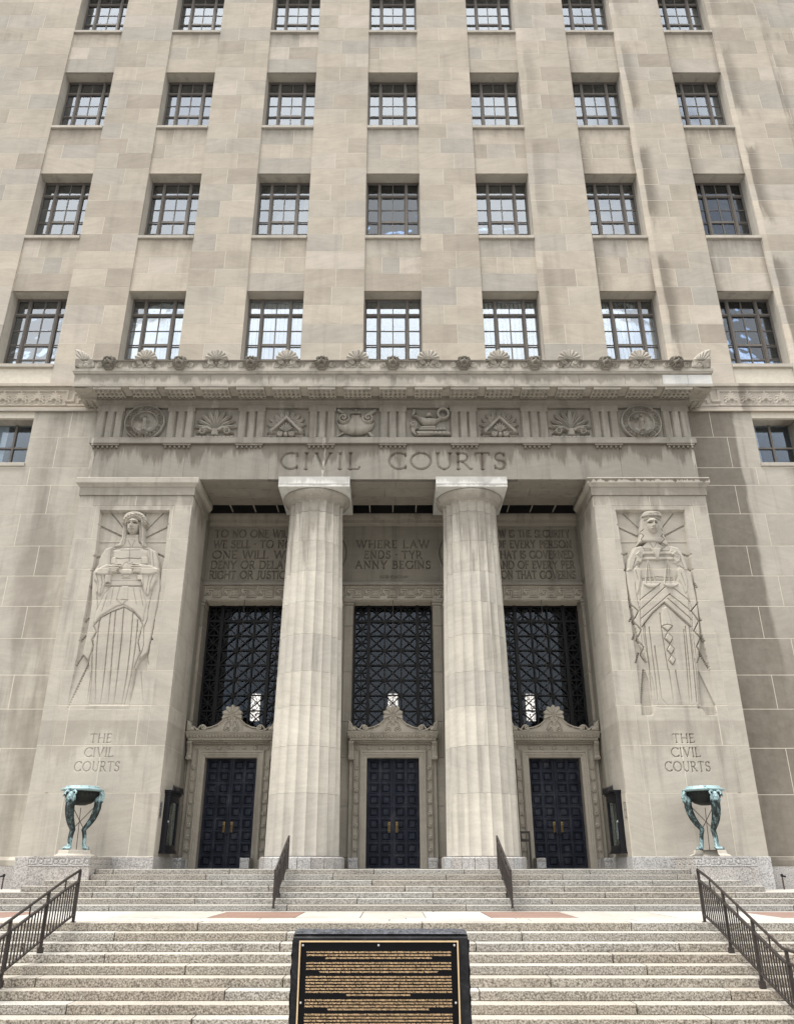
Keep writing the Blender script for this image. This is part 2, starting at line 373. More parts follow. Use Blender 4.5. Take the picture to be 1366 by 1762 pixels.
# ---------------------------------------------------------------- mesh helpers
WPOS = {}
class MB:
    def __init__(s): s.v, s.f, s.t = [], [], []
    def add(s, vs, fs):
        b = len(s.v); s.v += [tuple(p) for p in vs]; s.f += [tuple(i + b for i in f) for f in fs]; return s
    def box(s, x0, x1, y0, y1, z0, z1):
        return s.add([(x0, y0, z0), (x1, y0, z0), (x1, y1, z0), (x0, y1, z0), (x0, y0, z1), (x1, y0, z1), (x1, y1, z1), (x0, y1, z1)],
                     [(0, 3, 2, 1), (4, 5, 6, 7), (0, 1, 5, 4), (1, 2, 6, 5), (2, 3, 7, 6), (3, 0, 4, 7)])
    def cbox(s, x0, x1, y0, y1, z0, z1, c=0.01):
        """box whose front (low y) edges are chamfered"""
        return s.add([(x0, y1, z0), (x1, y1, z0), (x1, y1, z1), (x0, y1, z1),
                      (x0, y0 + c, z0), (x1, y0 + c, z0), (x1, y0 + c, z1), (x0, y0 + c, z1),
                      (x0 + c, y0, z0 + c), (x1 - c, y0, z0 + c), (x1 - c, y0, z1 - c), (x0 + c, y0, z1 - c)],
                     [(0, 1, 2, 3)[::1], (4, 0, 3, 7), (1, 5, 6, 2), (7, 3, 2, 6), (0, 4, 5, 1),
                      (4, 5, 9, 8), (5, 6, 10, 9), (6, 7, 11, 10), (7, 4, 8, 11), (8, 9, 10, 11)])
    def prism(s, pts, a0, a1, axis='x'):
        """polygon (two other axes, in order) swept along an axis"""
        n = len(pts)
        def P(p, a):
            return (a, p[0], p[1]) if axis == 'x' else ((p[0], a, p[1]) if axis == 'y' else (p[0], p[1], a))
        vs = [P(p, a0) for p in pts] + [P(p, a1) for p in pts]
        fs = [tuple(range(n))[::-1], tuple(range(n, 2 * n))] + [(i, (i + 1) % n, n + (i + 1) % n, n + i) for i in range(n)]
        return s.add(vs, fs)
    def sweep(s, profile, path):
        """open profile of (out, z) carried along a path of (x, y, nx, ny) stations"""
        n = len(profile)
        vs = [(x + nx * o, y + ny * o, z) for (x, y, nx, ny) in path for (o, z) in profile]
        fs = [(k * n + i, (k + 1) * n + i, (k + 1) * n + i + 1, k * n + i + 1) for k in range(len(path) - 1) for i in range(n - 1)]
        return s.add(vs, fs)
    def lathe(s, prof, cx, cy, seg=24, a0=0, a1=2 * pi, cap=True):
        n = len(prof); full = abs(a1 - a0 - 2 * pi) < 1e-6
        m = seg if full else seg + 1
        vs = [(cx + r * cos(a0 + (a1 - a0) * k / seg), cy + r * sin(a0 + (a1 - a0) * k / seg), z) for k in range(m) for (r, z) in prof]
        fs = []
        for k in range(seg):
            k2 = (k + 1) % m
            for i in range(n - 1): fs.append((k * n + i, k2 * n + i, k2 * n + i + 1, k * n + i + 1))
        if cap and full:
            fs.append(tuple(k * n for k in range(m))[::-1]); fs.append(tuple(k * n + n - 1 for k in range(m)))
        return s.add(vs, fs)
    def tube(s, path, r, sides=6, cap=True, squash=None):
        pts = [Vector(p) for p in path]; n = len(pts)
        rr = r if isinstance(r, (list, tuple)) else [r] * n
        vs = []
        up = None
        for i, p in enumerate(pts):
            t = (pts[min(i + 1, n - 1)] - pts[max(i - 1, 0)]).normalized()
            if up is None: up = Vector((0, 0, 1)) if abs(t.z) < 0.9 else Vector((1, 0, 0))
            a = t.cross(up).normalized(); b = a.cross(t).normalized(); up = b
            for k in range(sides):
                q = 2 * pi * (k + 0.5) / sides
                vs.append(p + (a * cos(q) + b * sin(q) * (squash or 1)) * rr[i])
        fs = [(i * sides + k, i * sides + (k + 1) % sides, (i + 1) * sides + (k + 1) % sides, (i + 1) * sides + k) for i in range(n - 1) for k in range(sides)]
        if cap: fs += [tuple(range(sides))[::-1], tuple((n - 1) * sides + k for k in range(sides))]
        return s.add(vs, fs)
    def ball(s, c, rx, ry, rz, u=10, w=6):
        vs = [(c[0], c[1], c[2] + rz)]
        for j in range(1, w):
            for k in range(u):
                a, q = pi * j / w, 2 * pi * k / u
                vs.append((c[0] + rx * sin(a) * cos(q), c[1] + ry * sin(a) * sin(q), c[2] + rz * cos(a)))
        vs.append((c[0], c[1], c[2] - rz)); L = len(vs) - 1
        fs = [(0, 1 + k, 1 + (k + 1) % u) for k in range(u)]
        fs += [(1 + j * u + k, 1 + (j + 1) * u + k, 1 + (j + 1) * u + (k + 1) % u, 1 + j * u + (k + 1) % u) for j in range(w - 2) for k in range(u)]
        fs += [(L, 1 + (w - 2) * u + (k + 1) % u, 1 + (w - 2) * u + k) for k in range(u)]
        return s.add(vs, fs)
    def build(s, name, mat, parent=None, smooth=False):
        return make(name, np.array(s.v, dtype=float), s.f, mat, parent, smooth)

def make(name, v, f, mat, parent=None, smooth=False, attrs=None, origin=None):
    lo, hi = v.min(0), v.max(0)
    c = np.array(((lo[0] + hi[0]) / 2, (lo[1] + hi[1]) / 2, lo[2])) if origin is None else np.array(origin, float)
    me = bpy.data.meshes.new(name)
    me.from_pydata((v - c).tolist() if len(v) < 20000 else (v - c), [], f)
    for m in (mat if isinstance(mat, (list, tuple)) else [mat]): me.materials.append(m)
    if smooth: me.shade_smooth()
    for k, a in (attrs or {}).items():
        at = me.attributes.new(k, 'FLOAT', 'POINT'); at.data.foreach_set('value', np.asarray(a, dtype=np.float32))
    return link(name, me, c, parent)

def link(name, me, c, parent=None):
    o = bpy.data.objects.new(name, me); COL.objects.link(o)
    p = WPOS[parent.name] if parent is not None else np.zeros(3)
    o.parent = parent; o.location = tuple(np.array(c) - p)
    WPOS[o.name] = np.array(c, float)
    return o

def empty(name, loc, parent=None):
    return link(name, None, np.array(loc, float), parent)

def tag(o, label=None, cat=None, group=None, kind=None):
    for k, v in (('label', label), ('category', cat), ('group', group), ('kind', kind)):
        if v: o[k] = v
    return o

STONES = {}
def stone(name, x0, x1, z0, z1, D, mat, parent, depth=0.10, gap=0.016, wob=0.0015, cap=300):
    """one squared block with an open joint all round; past the limit they go into one mesh per parent"""
    g = gap / 2
    key = (round(x1 - x0, 2), round(z1 - z0, 2), mat.name, depth, name)
    dy = rng.uniform(-wob, wob)
    me = STONES.get(key)
    if me is None:
        w, h = (x1 - x0) / 2 - g, (z1 - z0) - 2 * g
        b = MB().cbox(-w, w, 0, depth, 0, h, 0.002)
        me = bpy.data.meshes.new(name); me.from_pydata(b.v, [], b.f); me.materials.append(mat); STONES[key] = me
    return link(name, me, ((x0 + x1) / 2, D + dy, z0 + g), parent)

def runs(x0, x1, n, jit, lead=None):
    """n blocks between x0 and x1 with uneven joints"""
    e = [x0]
    w = (x1 - x0) / n
    for i in range(1, n): e.append(x0 + w * i + rng.uniform(-jit, jit) * w)
    return e + [x1]

def grid_mesh(name, xs, zs, H, to_world, mat, parent, mask=None, skirt=None, attrs=None, smooth=True):
    """a carved surface: H(z, x) is how far it stands out; masked cells are left away and closed by a skirt"""
    nz, nx = H.shape
    X, Z = np.meshgrid(xs, zs)
    P = to_world(X, Z, H)
    v = np.stack([p.ravel() for p in P], 1)
    idx = np.arange(nz * nx).reshape(nz, nx)
    q = np.stack([idx[:-1, :-1], idx[:-1, 1:], idx[1:, 1:], idx[1:, :-1]], -1)
    at = {k: a.ravel() for k, a in (attrs or {}).items()}
    if mask is not None:
        cm = mask[:-1, :-1] & mask[:-1, 1:] & mask[1:, 1:] & mask[1:, :-1]
        f = q[cm]
        if skirt is not None:
            e = np.concatenate([f[:, [0, 1]], f[:, [1, 2]], f[:, [2, 3]], f[:, [3, 0]]])
            key = e[:, 0].astype(np.int64) * (nz * nx) + e[:, 1]
            rev = e[:, 1].astype(np.int64) * (nz * nx) + e[:, 0]
            be = e[~np.isin(key, rev)]
            B = to_world(X, Z, np.full_like(H, skirt)); vb = np.stack([p.ravel() for p in B], 1)
            u = np.unique(be); mp = -np.ones(nz * nx, int); mp[u] = len(v) + np.arange(len(u))
            v = np.concatenate([v, vb[u]])
            for k in at: at[k] = np.concatenate([at[k], at[k][u]])
            sk = np.stack([be[:, 1], be[:, 0], mp[be[:, 0]], mp[be[:, 1]]], 1)
            f = np.concatenate([f, sk])
        used = np.unique(f); mp = np.zeros(len(v), int); mp[used] = np.arange(len(used))
        v = v[used]; f = mp[f]; at = {k: a[used] for k, a in at.items()}
    else:
        f = q.reshape(-1, 4)
    return make(name, v, f.tolist(), mat, parent, smooth, at)

class Field:
    """height drawn from outlines, domes, grooves and ridges"""
    def __init__(s, x0, x1, z0, z1, res):
        s.xs = np.linspace(x0, x1, max(2, int(round((x1 - x0) / res)) + 1)); s.zs = np.linspace(z0, z1, max(2, int(round((z1 - z0) / res)) + 1))
        s.X, s.Z = np.meshgrid(s.xs, s.zs); s.H = np.zeros_like(s.X); s.k = 1.0
    def win(s, pts, pad):
        a = np.array(pts); lo, hi = a.min(0) - pad, a.max(0) + pad
        i0, i1 = np.searchsorted(s.xs, [lo[0], hi[0]]); j0, j1 = np.searchsorted(s.zs, [lo[1], hi[1]])
        return (slice(j0, max(j1, j0)), slice(i0, max(i1, i0)))
    def seg(s, pts, w, closed=False):
        X, Z = s.X[w], s.Z[w]; d = np.full(X.shape, 1e9)
        pp = list(pts) + ([pts[0]] if closed else [])
        for (ax, az), (bx, bz) in zip(pp[:-1], pp[1:]):
            dx, dz = bx - ax, bz - az; L = dx * dx + dz * dz + 1e-12
            t = np.clip(((X - ax) * dx + (Z - az) * dz) / L, 0, 1)
            d = np.minimum(d, (X - ax - t * dx) ** 2 + (Z - az - t * dz) ** 2)
        return np.sqrt(d)
    def inside(s, pts, w):
        X, Z = s.X[w], s.Z[w]; c = np.zeros(X.shape, bool)
        for (ax, az), (bx, bz) in zip(pts, pts[1:] + pts[:1]):
            if az == bz: continue
            c ^= ((az > Z) != (bz > Z)) & (X < (bx - ax) * (Z - az) / (bz - az) + ax)
        return c
    def dome(s, pts, base, h, r, mode='set'):
        w = s.win(pts, 0.02)
        if 0 in s.X[w].shape: return
        m = s.inside(pts, w); d = s.seg(pts, w, True)
        t = np.clip(d / r, 0, 1); p = np.sqrt(1 - (1 - t) ** 2) * h
        if mode == 'set': s.H[w] = np.where(m, base + p, s.H[w])
        elif mode == 'max': s.H[w] = np.where(m, np.maximum(s.H[w], base + p), s.H[w])
        else: s.H[w] = np.where(m, s.H[w] + p, s.H[w])
    def line(s, pts, wd, dep):
        """a groove (dep < 0) or a ridge (dep > 0) of half-width wd"""
        if s.k > 1: wd *= .66
        w = s.win(pts, wd + 0.02)
        if 0 in s.X[w].shape: return
        d = s.seg(pts, w); s.H[w] += s.k * dep * np.clip(1 - d / wd, 0, 1)
    def cut(s, pts, wd, dep):
        w = s.win(pts, wd + 0.02)
        if 0 in s.X[w].shape: return
        d = s.seg(pts, w); s.H[w] = np.where(d < wd, np.minimum(s.H[w], dep * np.clip(1.6 * (1 - d / wd), 0, 1)), s.H[w])
    def rope(s, pts, wd, dep, pitch=0.07):
        """a corded groove"""
        w = s.win(pts, wd + 0.02)
        if 0 in s.X[w].shape: return
        d = s.seg(pts, w); (ax, az), (bx, bz) = pts[0], pts[-1]; L = math.hypot(bx - ax, bz - az)
        t = ((s.X[w] - ax) * (bx - ax) + (s.Z[w] - az) * (bz - az)) / L
        s.H[w] += s.k * dep * (d < wd) * (0.35 + 0.65 * (np.mod(t / pitch, 1) < 0.5))

def ell(cx, cz, rx, rz, n=20, a0=0.0, tilt=0.0):
    return [(cx + rx * cos(q) * cos(tilt) - rz * sin(q) * sin(tilt), cz + rx * cos(q) * sin(tilt) + rz * sin(q) * cos(tilt)) for q in [a0 + 2 * pi * k / n for k in range(n)]]
def spiral(cx, cz, r0, r1, a0, turns, n=26):
    return [(cx + (r0 + (r1 - r0) * k / n) * cos(a0 + turns * 2 * pi * k / n), cz + (r0 + (r1 - r0) * k / n) * sin(a0 + turns * 2 * pi * k / n)) for k in range(n + 1)]
def mirror(pts, cx=0.0): return [(2 * cx - x, z) for x, z in pts]
def front(D): return lambda X, Z, H: (X, D - H, Z)
def rounded(pts, n=2):
    p = list(pts)
    for _ in range(n):
        q = []
        for a, b in zip(p, p[1:] + p[:1]):
            q += [(a[0] * .75 + b[0] * .25, a[1] * .75 + b[1] * .25), (a[0] * .25 + b[0] * .75, a[1] * .25 + b[1] * .75)]
        p = q
    return p

# ---------------------------------------------------------------- cut lettering: strokes of a roman capital alphabet
def arc(cx, cz, rx, rz, a0, a1, n=14):
    return [(cx + rx * cos(rad(a0 + (a1 - a0) * k / n)), cz + rz * sin(rad(a0 + (a1 - a0) * k / n))) for k in range(n + 1)]
def _font():
    T, t = 1.0, 0.62
    f = {}
    def sf(x, z, w=0.065): return (t * 0.8, [(x - w, z), (x + w, z)])
    f['I'] = (0.12, [(T, [(.06, 0), (.06, 1)]), sf(.06, 0), sf(.06, 1)])
    f['L'] = (0.52, [(T, [(.08, 0), (.08, 1)]), (t, [(.08, 0), (.50, 0), (.52, .12)]), sf(.08, 1), sf(.06, 0)])
    f['T'] = (0.70, [(T, [(.35, 0), (.35, 1)]), (t, [(.02, .88), (.04, 1), (.66, 1), (.68, .88)]), sf(.35, 0)])
    f['H'] = (0.76, [(T, [(.08, 0), (.08, 1)]), (T, [(.68, 0), (.68, 1)]), (t, [(.08, .52), (.68, .52)]), sf(.08, 0), sf(.08, 1), sf(.68, 0), sf(.68, 1)])
    f['E'] = (0.52, [(T, [(.08, 0), (.08, 1)]), (t, [(.08, 1), (.46, 1), (.47, .9)]), (t, [(.08, .53), (.40, .53)]), (t, [(.08, 0), (.48, 0), (.50, .11)]), sf(.06, 0), sf(.06, 1)])
    f['F'] = (0.50, f['E'][1][:3] + [sf(.08, 0), sf(.06, 1)])
    f['C'] = (0.84, [(T, arc(.50, .5, .46, .5, 48, 312, 22)), (t, [(.81, .98), (.81, .80)]), (t, [(.81, .02), (.81, .20)])])
    f['G'] = (0.88, [(T, arc(.50, .5, .46, .5, 48, 325, 22)), (T, [(.84, .08), (.84, .42)]), sf(.84, .42), (t, [(.81, .98), (.81, .80)])])
    f['O'] = (1.00, [(T, arc(.50, .5, .47, .5, 0, 360, 28))])
    f['Q'] = (1.00, f['O'][1] + [(T, [(.55, .1), (.95, -.12)])])
    f['D'] = (0.82, [(T, [(.08, 0), (.08, 1)]), (T, [(.08, 1), (.34, 1)] + arc(.34, .5, .44, .5, 90, -90, 16) + [(.08, 0)]), sf(.06, 0), sf(.06, 1)])
    f['U'] = (0.78, [(T, [(.10, 1), (.10, .34)] + arc(.39, .32, .29, .32, 180, 270, 8)), (t, arc(.39, .32, .29, .32, 270, 360, 8) + [(.68, 1)]), sf(.10, 1), sf(.68, 1)])
    f['J'] = (0.30, [(T, [(.22, 1), (.22, .05), (.12, -.1), (.0, -.1)]), sf(.22, 1)])
    f['B'] = (0.60, [(T, [(.08, 0), (.08, 1)]), (T, [(.08, 1), (.28, 1)] + arc(.28, .77, .22, .23, 90, -90, 10) + [(.08, .54)]), (T, [(.28, .54)] + arc(.29, .27, .28, .27, 90, -90, 12) + [(.08, 0)]), sf(.06, 0), sf(.06, 1)])
    f['P'] = (0.56, [(T, [(.08, 0), (.08, 1)]), (T, [(.08, 1), (.28, 1)] + arc(.28, .74, .25, .26, 90, -90, 12) + [(.08, .48)]), sf(.08, 0), sf(.06, 1)])
    f['R'] = (0.68, f['P'][1] + [(T, [(.28, .48), (.62, 0), (.70, 0)])])
    f['S'] = (0.56, [(T, arc(.28, .75, .22, .25, 35, 250, 14)[:-1] + arc(.27, .26, .25, .26, 78, -145, 14)), (t, [(.48, .98), (.48, .80)]), (t, [(.04, .02), (.04, .22)])])
    f['V'] = (0.80, [(T, [(.06, 1), (.40, 0)]), (t, [(.40, 0), (.74, 1)]), sf(.06, 1), sf(.74, 1)])
    f['A'] = (0.80, [(t, [(.06, 0), (.40, 1)]), (T, [(.40, 1), (.74, 0)]), (t, [(.18, .36), (.62, .36)]), sf(.06, 0), sf(.74, 0)])
    f['N'] = (0.80, [(t, [(.10, 0), (.10, 1)]), (T, [(.10, 1), (.70, 0)]), (t, [(.70, 0), (.70, 1)]), sf(.10, 0), sf(.06, 1), sf(.70, 1)])
    f['M'] = (0.94, [(t, [(.06, 0), (.14, 1)]), (T, [(.14, 1), (.46, .04)]), (t, [(.46, .04), (.78, 1)]), (T, [(.78, 1), (.88, 0)]), sf(.06, 0), sf(.88, 0)])
    f['W'] = (1.14, [(T, [(.04, 1), (.30, 0)]), (t, [(.30, 0), (.56, 1)]), (T, [(.56, 1), (.82, 0)]), (t, [(.82, 0), (1.08, 1)]), sf(.04, 1), sf(.56, 1), sf(1.08, 1)])
    f['Y'] = (0.74, [(T, [(.05, 1), (.37, .48), (.37, 0)]), (t, [(.37, .48), (.69, 1)]), sf(.37, 0), sf(.05, 1), sf(.69, 1)])
    f['X'] = (0.74, [(T, [(.06, 1), (.68, 0)]), (t, [(.06, 0), (.68, 1)])])
    f['K'] = (0.70, [(T, [(.08, 0), (.08, 1)]), (t, [(.08, .45), (.58, 1)]), (T, [(.25, .6), (.66, 0)]), sf(.08, 0), sf(.08, 1)])
    f['Z'] = (0.68, [(t, [(.06, 1), (.62, 1)]), (T, [(.62, 1), (.06, 0)]), (t, [(.06, 0), (.62, 0)])])
    f['.'] = (0.12, [(1.5, [(.05, .5), (.07, .5)])])
    return f
FONT = _font()
def letters(txt, h, gap=0.2, space=0.5):
    """strokes of a line set from x = 0; returns (strokes, width)"""
    x, out = 0.0, []
    for ch in txt:
        if ch == ' ': x += space * h; continue
        w, st = FONT[ch]
        out += [(k, [(x + a * h, b * h) for a, b in p]) for k, p in st]
        x += (w + gap) * h
    return out, x - gap * h
def inscribe(F, txt, x0, x1, zb, h, wd, dep, gap=0.2, space=0.5, deep=False):
    st, w = letters(txt, h, gap, space)
    k = (x1 - x0) / w
    for tk, p in st:
        if deep: F.cut([(x0 + a * k, zb + b) for a, b in p], wd * (0.6 + 0.4 * tk), -dep); continue
        F.line([(x0 + a * k, zb + b) for a, b in p], wd * (0.55 + 0.45 * tk), -dep * (0.6 + 0.4 * tk))

# ---------------------------------------------------------------- the courthouse
house = empty('courthouse', (0, 27, 0))
tag(house, 'tall pale limestone courthouse with fluted columns, carved piers and rows of bronze framed windows', 'building')
DW, DP, DB = 26.5, 25.8, 29.0          # distance of the tower wall, the pavilion front and the porch back wall
SILL0, TOP0 = 18.0, 21.81
W2 = WIN_W / 2
ROWS = [(SILL0 + FLOOR * n, TOP0 + FLOOR * n) for n in range(4)]
ZTOP = 43.0
# joint heights of the tower courses
COURSE = [17.2, 18.19] + [19.14 + 0.9475 * k for k in range(0, 26)]
EDGE = 22.5

# wall core behind the facing stones (its face shows as the mortar in the joints)
wall = MB()
XE = [(-EDGE, -3 * BAY - W2)] + [(k * BAY + W2, (k + 1) * BAY - W2) for k in range(-3, 3)] + [(3 * BAY + W2, EDGE)]
for a, b in XE: wall.box(a + 0.012, b - 0.012, DW + 0.003, DW + 0.7, 17.2, ZTOP)
for k in range(-3, 4):
    c = k * BAY
    zz = 17.2
    for s0, t0 in ROWS + [(ZTOP, ZTOP)]:
        wall.box(c - W2 - 0.012, c + W2 + 0.012, DW + 0.063, DW + 0.69, zz, min(s0 + 0.01, ZTOP)); zz = t0 + 0.01
main_wall = wall.build('main_wall', m_mortar, house)

# facing stones of the wall piers
cand = []
for pi_, (a, b) in enumerate(XE):
    inner = 0 < pi_ < len(XE) - 1
    for ci, (z0, z1) in enumerate(zip(COURSE[:-1], COURSE[1:])):
        if inner:
            n = rng.choice((2, 2, 2, 2, 2, 1)); sh = (0.42 if (ci + pi_) % 2 else 0.58) + rng.uniform(-.07, .07)
            e = [a, a + (b - a) * sh, b] if n == 2 else [a, b]
        else:
            e = runs(a, b, 4, 0.3)
            if ci % 2: e = runs(a, b, 3, 0.3)
        for x0, x1 in zip(e[:-1], e[1:]):
            cand.append((x0, x1, z0, z1))
def shown(c):                                     # how large a block shows from the pavement in front
    x, z = (c[0] + c[1]) / 2, c[2]
    return (c[1] - c[0]) / (1 + abs(x) / 40) / (DW * .914 + z * .405) - (9 if abs(x) > 0.54 * (DW * .914 + z * .405) or z > 41 or (abs(x) < 11 and z < 18) else 0)
cand.sort(key=shown, reverse=True)
for c in cand[:296]: stone('wall_stone', *c, DW, m_tower, main_wall)
rest = MB()
for c in cand[296:]: rest.cbox(c[0] + .006, c[1] - .006, DW + rng.uniform(-.003, .003), DW + 0.09, c[2] + .006, c[3] - .006, .004)
tag(rest.build('stonework', m_tower, main_wall), kind='stuff')

# spandrels between the windows: a lintel stone and two courses above it
for k in range(-3, 4):
    c = k * BAY
    for n in range(4):
        z0 = ROWS[n][1]; z1 = (ROWS[n + 1][0] if n < 3 else ZTOP)
        if z0 > 41: continue
        D = DW + 0.06
        stone('lintel_stone', c - W2, c + W2, z0, z0 + 0.93, D, m_tower, main_wall, wob=0.002)
        if n == 3: continue
        zm = z0 + 0.93 + 0.86
        for x0, x1 in zip((e := runs(c - W2, c + W2, rng.choice((2, 3)), 0.45))[:-1], e[1:]): stone('spandrel_stone', x0, x1, z0 + 0.93, zm, D, m_tower, main_wall, wob=0.002)
        for x0, x1 in zip((e := runs(c - W2, c + W2, rng.choice((1, 2)), 0.5))[:-1], e[1:]): stone('spandrel_stone', x0, x1, zm, z1, D, m_tower, main_wall, wob=0.002)
# reveals of the window openings: soffit and jambs
rv = MB()
rv.box(-W2, W2, 0.165, 0.72, TOP0 - SILL0 - 0.004, TOP0 - SILL0 + 0.2)
for sgn in (-1, 1):
    xa = sgn * W2
    rv.box(min(xa, xa - sgn * .01), max(xa, xa - sgn * .01), 0.105, 0.72, .1, TOP0 - SILL0 - 0.006)
# windows: bronze frame, ten panes, curtain, sill
def frame_mesh(w, h):
    b = MB(); y0, y1 = 0.0, 0.10; hw = w / 2
    b.box(-hw, -hw + .075, y0 - .03, y1, 0, h); b.box(hw - .075, hw, y0 - .03, y1, 0, h)
    b.box(-hw + .09, hw - .09, y0 - .028, y1, h - .10, h); b.box(-hw + .09, hw - .09, y0 - .028, y1, 0, .10)
    for s in (-1, 1):
        xm = s * .60
        b.box(xm - .062, xm + .062, y0 - .05, y1, .10, h - .10)                   # mullions
        b.box(xm - .02, xm + .02, y0 - .075, y0 - .05, .10, h - .10)
    for a, c in ((-hw + .09, -.675), (-.525, .525), (.675, hw - .09)):
        b.box(a, c, y0 - .04, y1, 2.78, 2.90); b.box(a, c, y0 - .06, y0 - .04, 2.82, 2.86)
    for a, c in ((-hw + .09, -.675), (.675, hw - .09)):
        for z in (.68, 1.36, 2.06): b.box(a, c, y0 + .01, y0 + .05, z - .017, z + .017)
        b.box(a, c, y0 + .0, y0 + .05, 1.25, 1.275); b.box(a, c, y0 + .01, y0 + .05, .60, .62)
    b.box(-.525, .525, y0 - .02, y1 - .01, 1.29, 1.40)                              # meeting rail
    b.box(-.525, .525, y0 - .005, y0 + .05, .60, .66)
    b.box(-.022, .022, y0 + .0, y0 + .05, .10, 1.29); b.box(-.022, .022, y0 + .012, y0 + .055, 1.40, 2.78); b.box(-.018, .018, y0 + .01, y0 + .05, 2.90, h - .10)
    b.box(-.525, -.022, y0 + .012, y0 + .05, 2.045, 2.075); b.box(.022, .525, y0 + .012, y0 + .05, 2.045, 2.075)
    for x in (-.525, .495): b.box(x, x + .03, y0 - .01, y0 + .05, .10, 2.78)
    return b
def mesh_of(b, name, mat):
    me = bpy.data.meshes.new(name); me.from_pydata(b.v, [], b.f); me.materials.append(mat); return me
HW = TOP0 - SILL0 - 0.15
FR = mesh_of(frame_mesh(WIN_W, HW), 'window', m_frame)
PANES = []
for x0, x1, z0, z1 in ((-W2 + .09, -.675, .10, HW - .10), (.675, W2 - .09, .10, HW - .10), (-.525, .0, 1.40, 2.06), (0, .525, 1.40, 2.06), (-.525, 0, 2.06, 2.78), (0, .525, 2.06, 2.78),
                       (-.525, 0, .10, 1.29), (0, .525, .10, 1.29), (-.525, 0, 2.90, HW - .10), (0, .525, 2.90, HW - .10)):
    b = MB().box(-(x1 - x0) / 2, (x1 - x0) / 2, 0, .006, 0, z1 - z0)
    PANES.append(((x0 + x1) / 2, z0, mesh_of(b, 'pane', m_glass)))
RVM = mesh_of(rv, 'reveal', m_sill)
PANES2 = []
for px, pz, pm in PANES:
    q = pm.copy(); q.materials[0] = m_glass_dim; PANES2.append((px, pz, q))
SILLM = mesh_of(MB().cbox(-W2 + .004, W2 - .004, -0.05, 0.66, 0, .15, .008), 'sill', m_sill)
def curtain_mesh(x0, x1, z0, z1, pitch, turn):
    """a row of hanging slats, each turned a little"""
    b = MB(); x = x0 + pitch / 2
    while x < x1:
        a = turn + rng.uniform(-.18, .18); w = pitch * .46
        dx, dy = w * cos(a), w * sin(a)
        b.add([(x - dx, -dy, z0), (x + dx, dy, z0), (x + dx, dy, z1), (x - dx, -dy, z1)], [(0, 1, 2, 3)]); x += pitch
    return b
# what hangs behind each window, row by row from below: c curtain across, p partly drawn, o open, s half drop
HANG = ['ccconcco'.replace('n', ''), 'cccoccp', 'pccpccc', 'pcppccc']
HANG = ['cccocco', 'ccpoccp', 'opcpccc', 'opppcpc']
for r, (s0, t0) in enumerate(ROWS):
    for k in range(-3, 4):
        c = k * BAY
        wdw = link('window', FR, (c, DW + 0.62, s0 + .15), house)
        link('sill', SILLM, (c, DW + 0.0, s0), wdw); link('reveal', RVM, (c, DW, s0), wdw)
        for px, pz, pm in (PANES2 if (r, k) in ((1, 0), (0, 3), (1, 3)) else PANES): link('pane', pm, (c + px, DW + 0.655, s0 + .15 + pz), wdw)
        h = HANG[r][k + 3]
        y = DW + 0.80
        def hang(x0, x1, z0, z1, pl, am):
            cm = curtain_mesh(x0, x1, z0, z1, pl, am); v = np.array(cm.v); v[:, 0] += c; v[:, 1] += y; v[:, 2] += s0 + .15
            make('vertical_blind', v, cm.f, m_curtain, wdw)
        if h == 'c': hang(-W2 + rng.uniform(0, .1), W2 - rng.uniform(0, .1), .02, HW - .02, rng.uniform(.14, .19), rng.uniform(.3, .8))
        elif h == 'p':
            g = rng.uniform(-.5, .5); hang(-W2 + .02, g - rng.uniform(.1, .3), .02, HW, .13, .6); hang(g + rng.uniform(.2, .5), W2 - .02, .02, HW, .13, .6)
        elif h == 'o':
            if k != 0: hang(-W2 + .02, -W2 + rng.uniform(.3, .5), .02, HW, .11, .9); hang(W2 - rng.uniform(.35, .55), W2 - .02, .02, HW, .11, .9)
# dark offices behind
rm = MB()
for k in range(-3, 4):
    for s0, t0 in ROWS:
        c = k * BAY
        x0, x1, z0, z1 = c - 1.9, c + 1.9, s0 - .4, t0 + .5
        ya, yb = DW + .73, DW + 3.2
        rm.add([(x0, ya, z0), (x1, ya, z0), (x1, yb, z0), (x0, yb, z0), (x0, ya, z1), (x1, ya, z1), (x1, yb, z1), (x0, yb, z1)],
               [(0, 1, 2, 3), (4, 7, 6, 5), (0, 4, 5, 1)[::-1] if 0 else (1, 2, 6, 5), (2, 3, 7, 6), (3, 0, 4, 7)])
rm.build('office_walls', m_room, house)

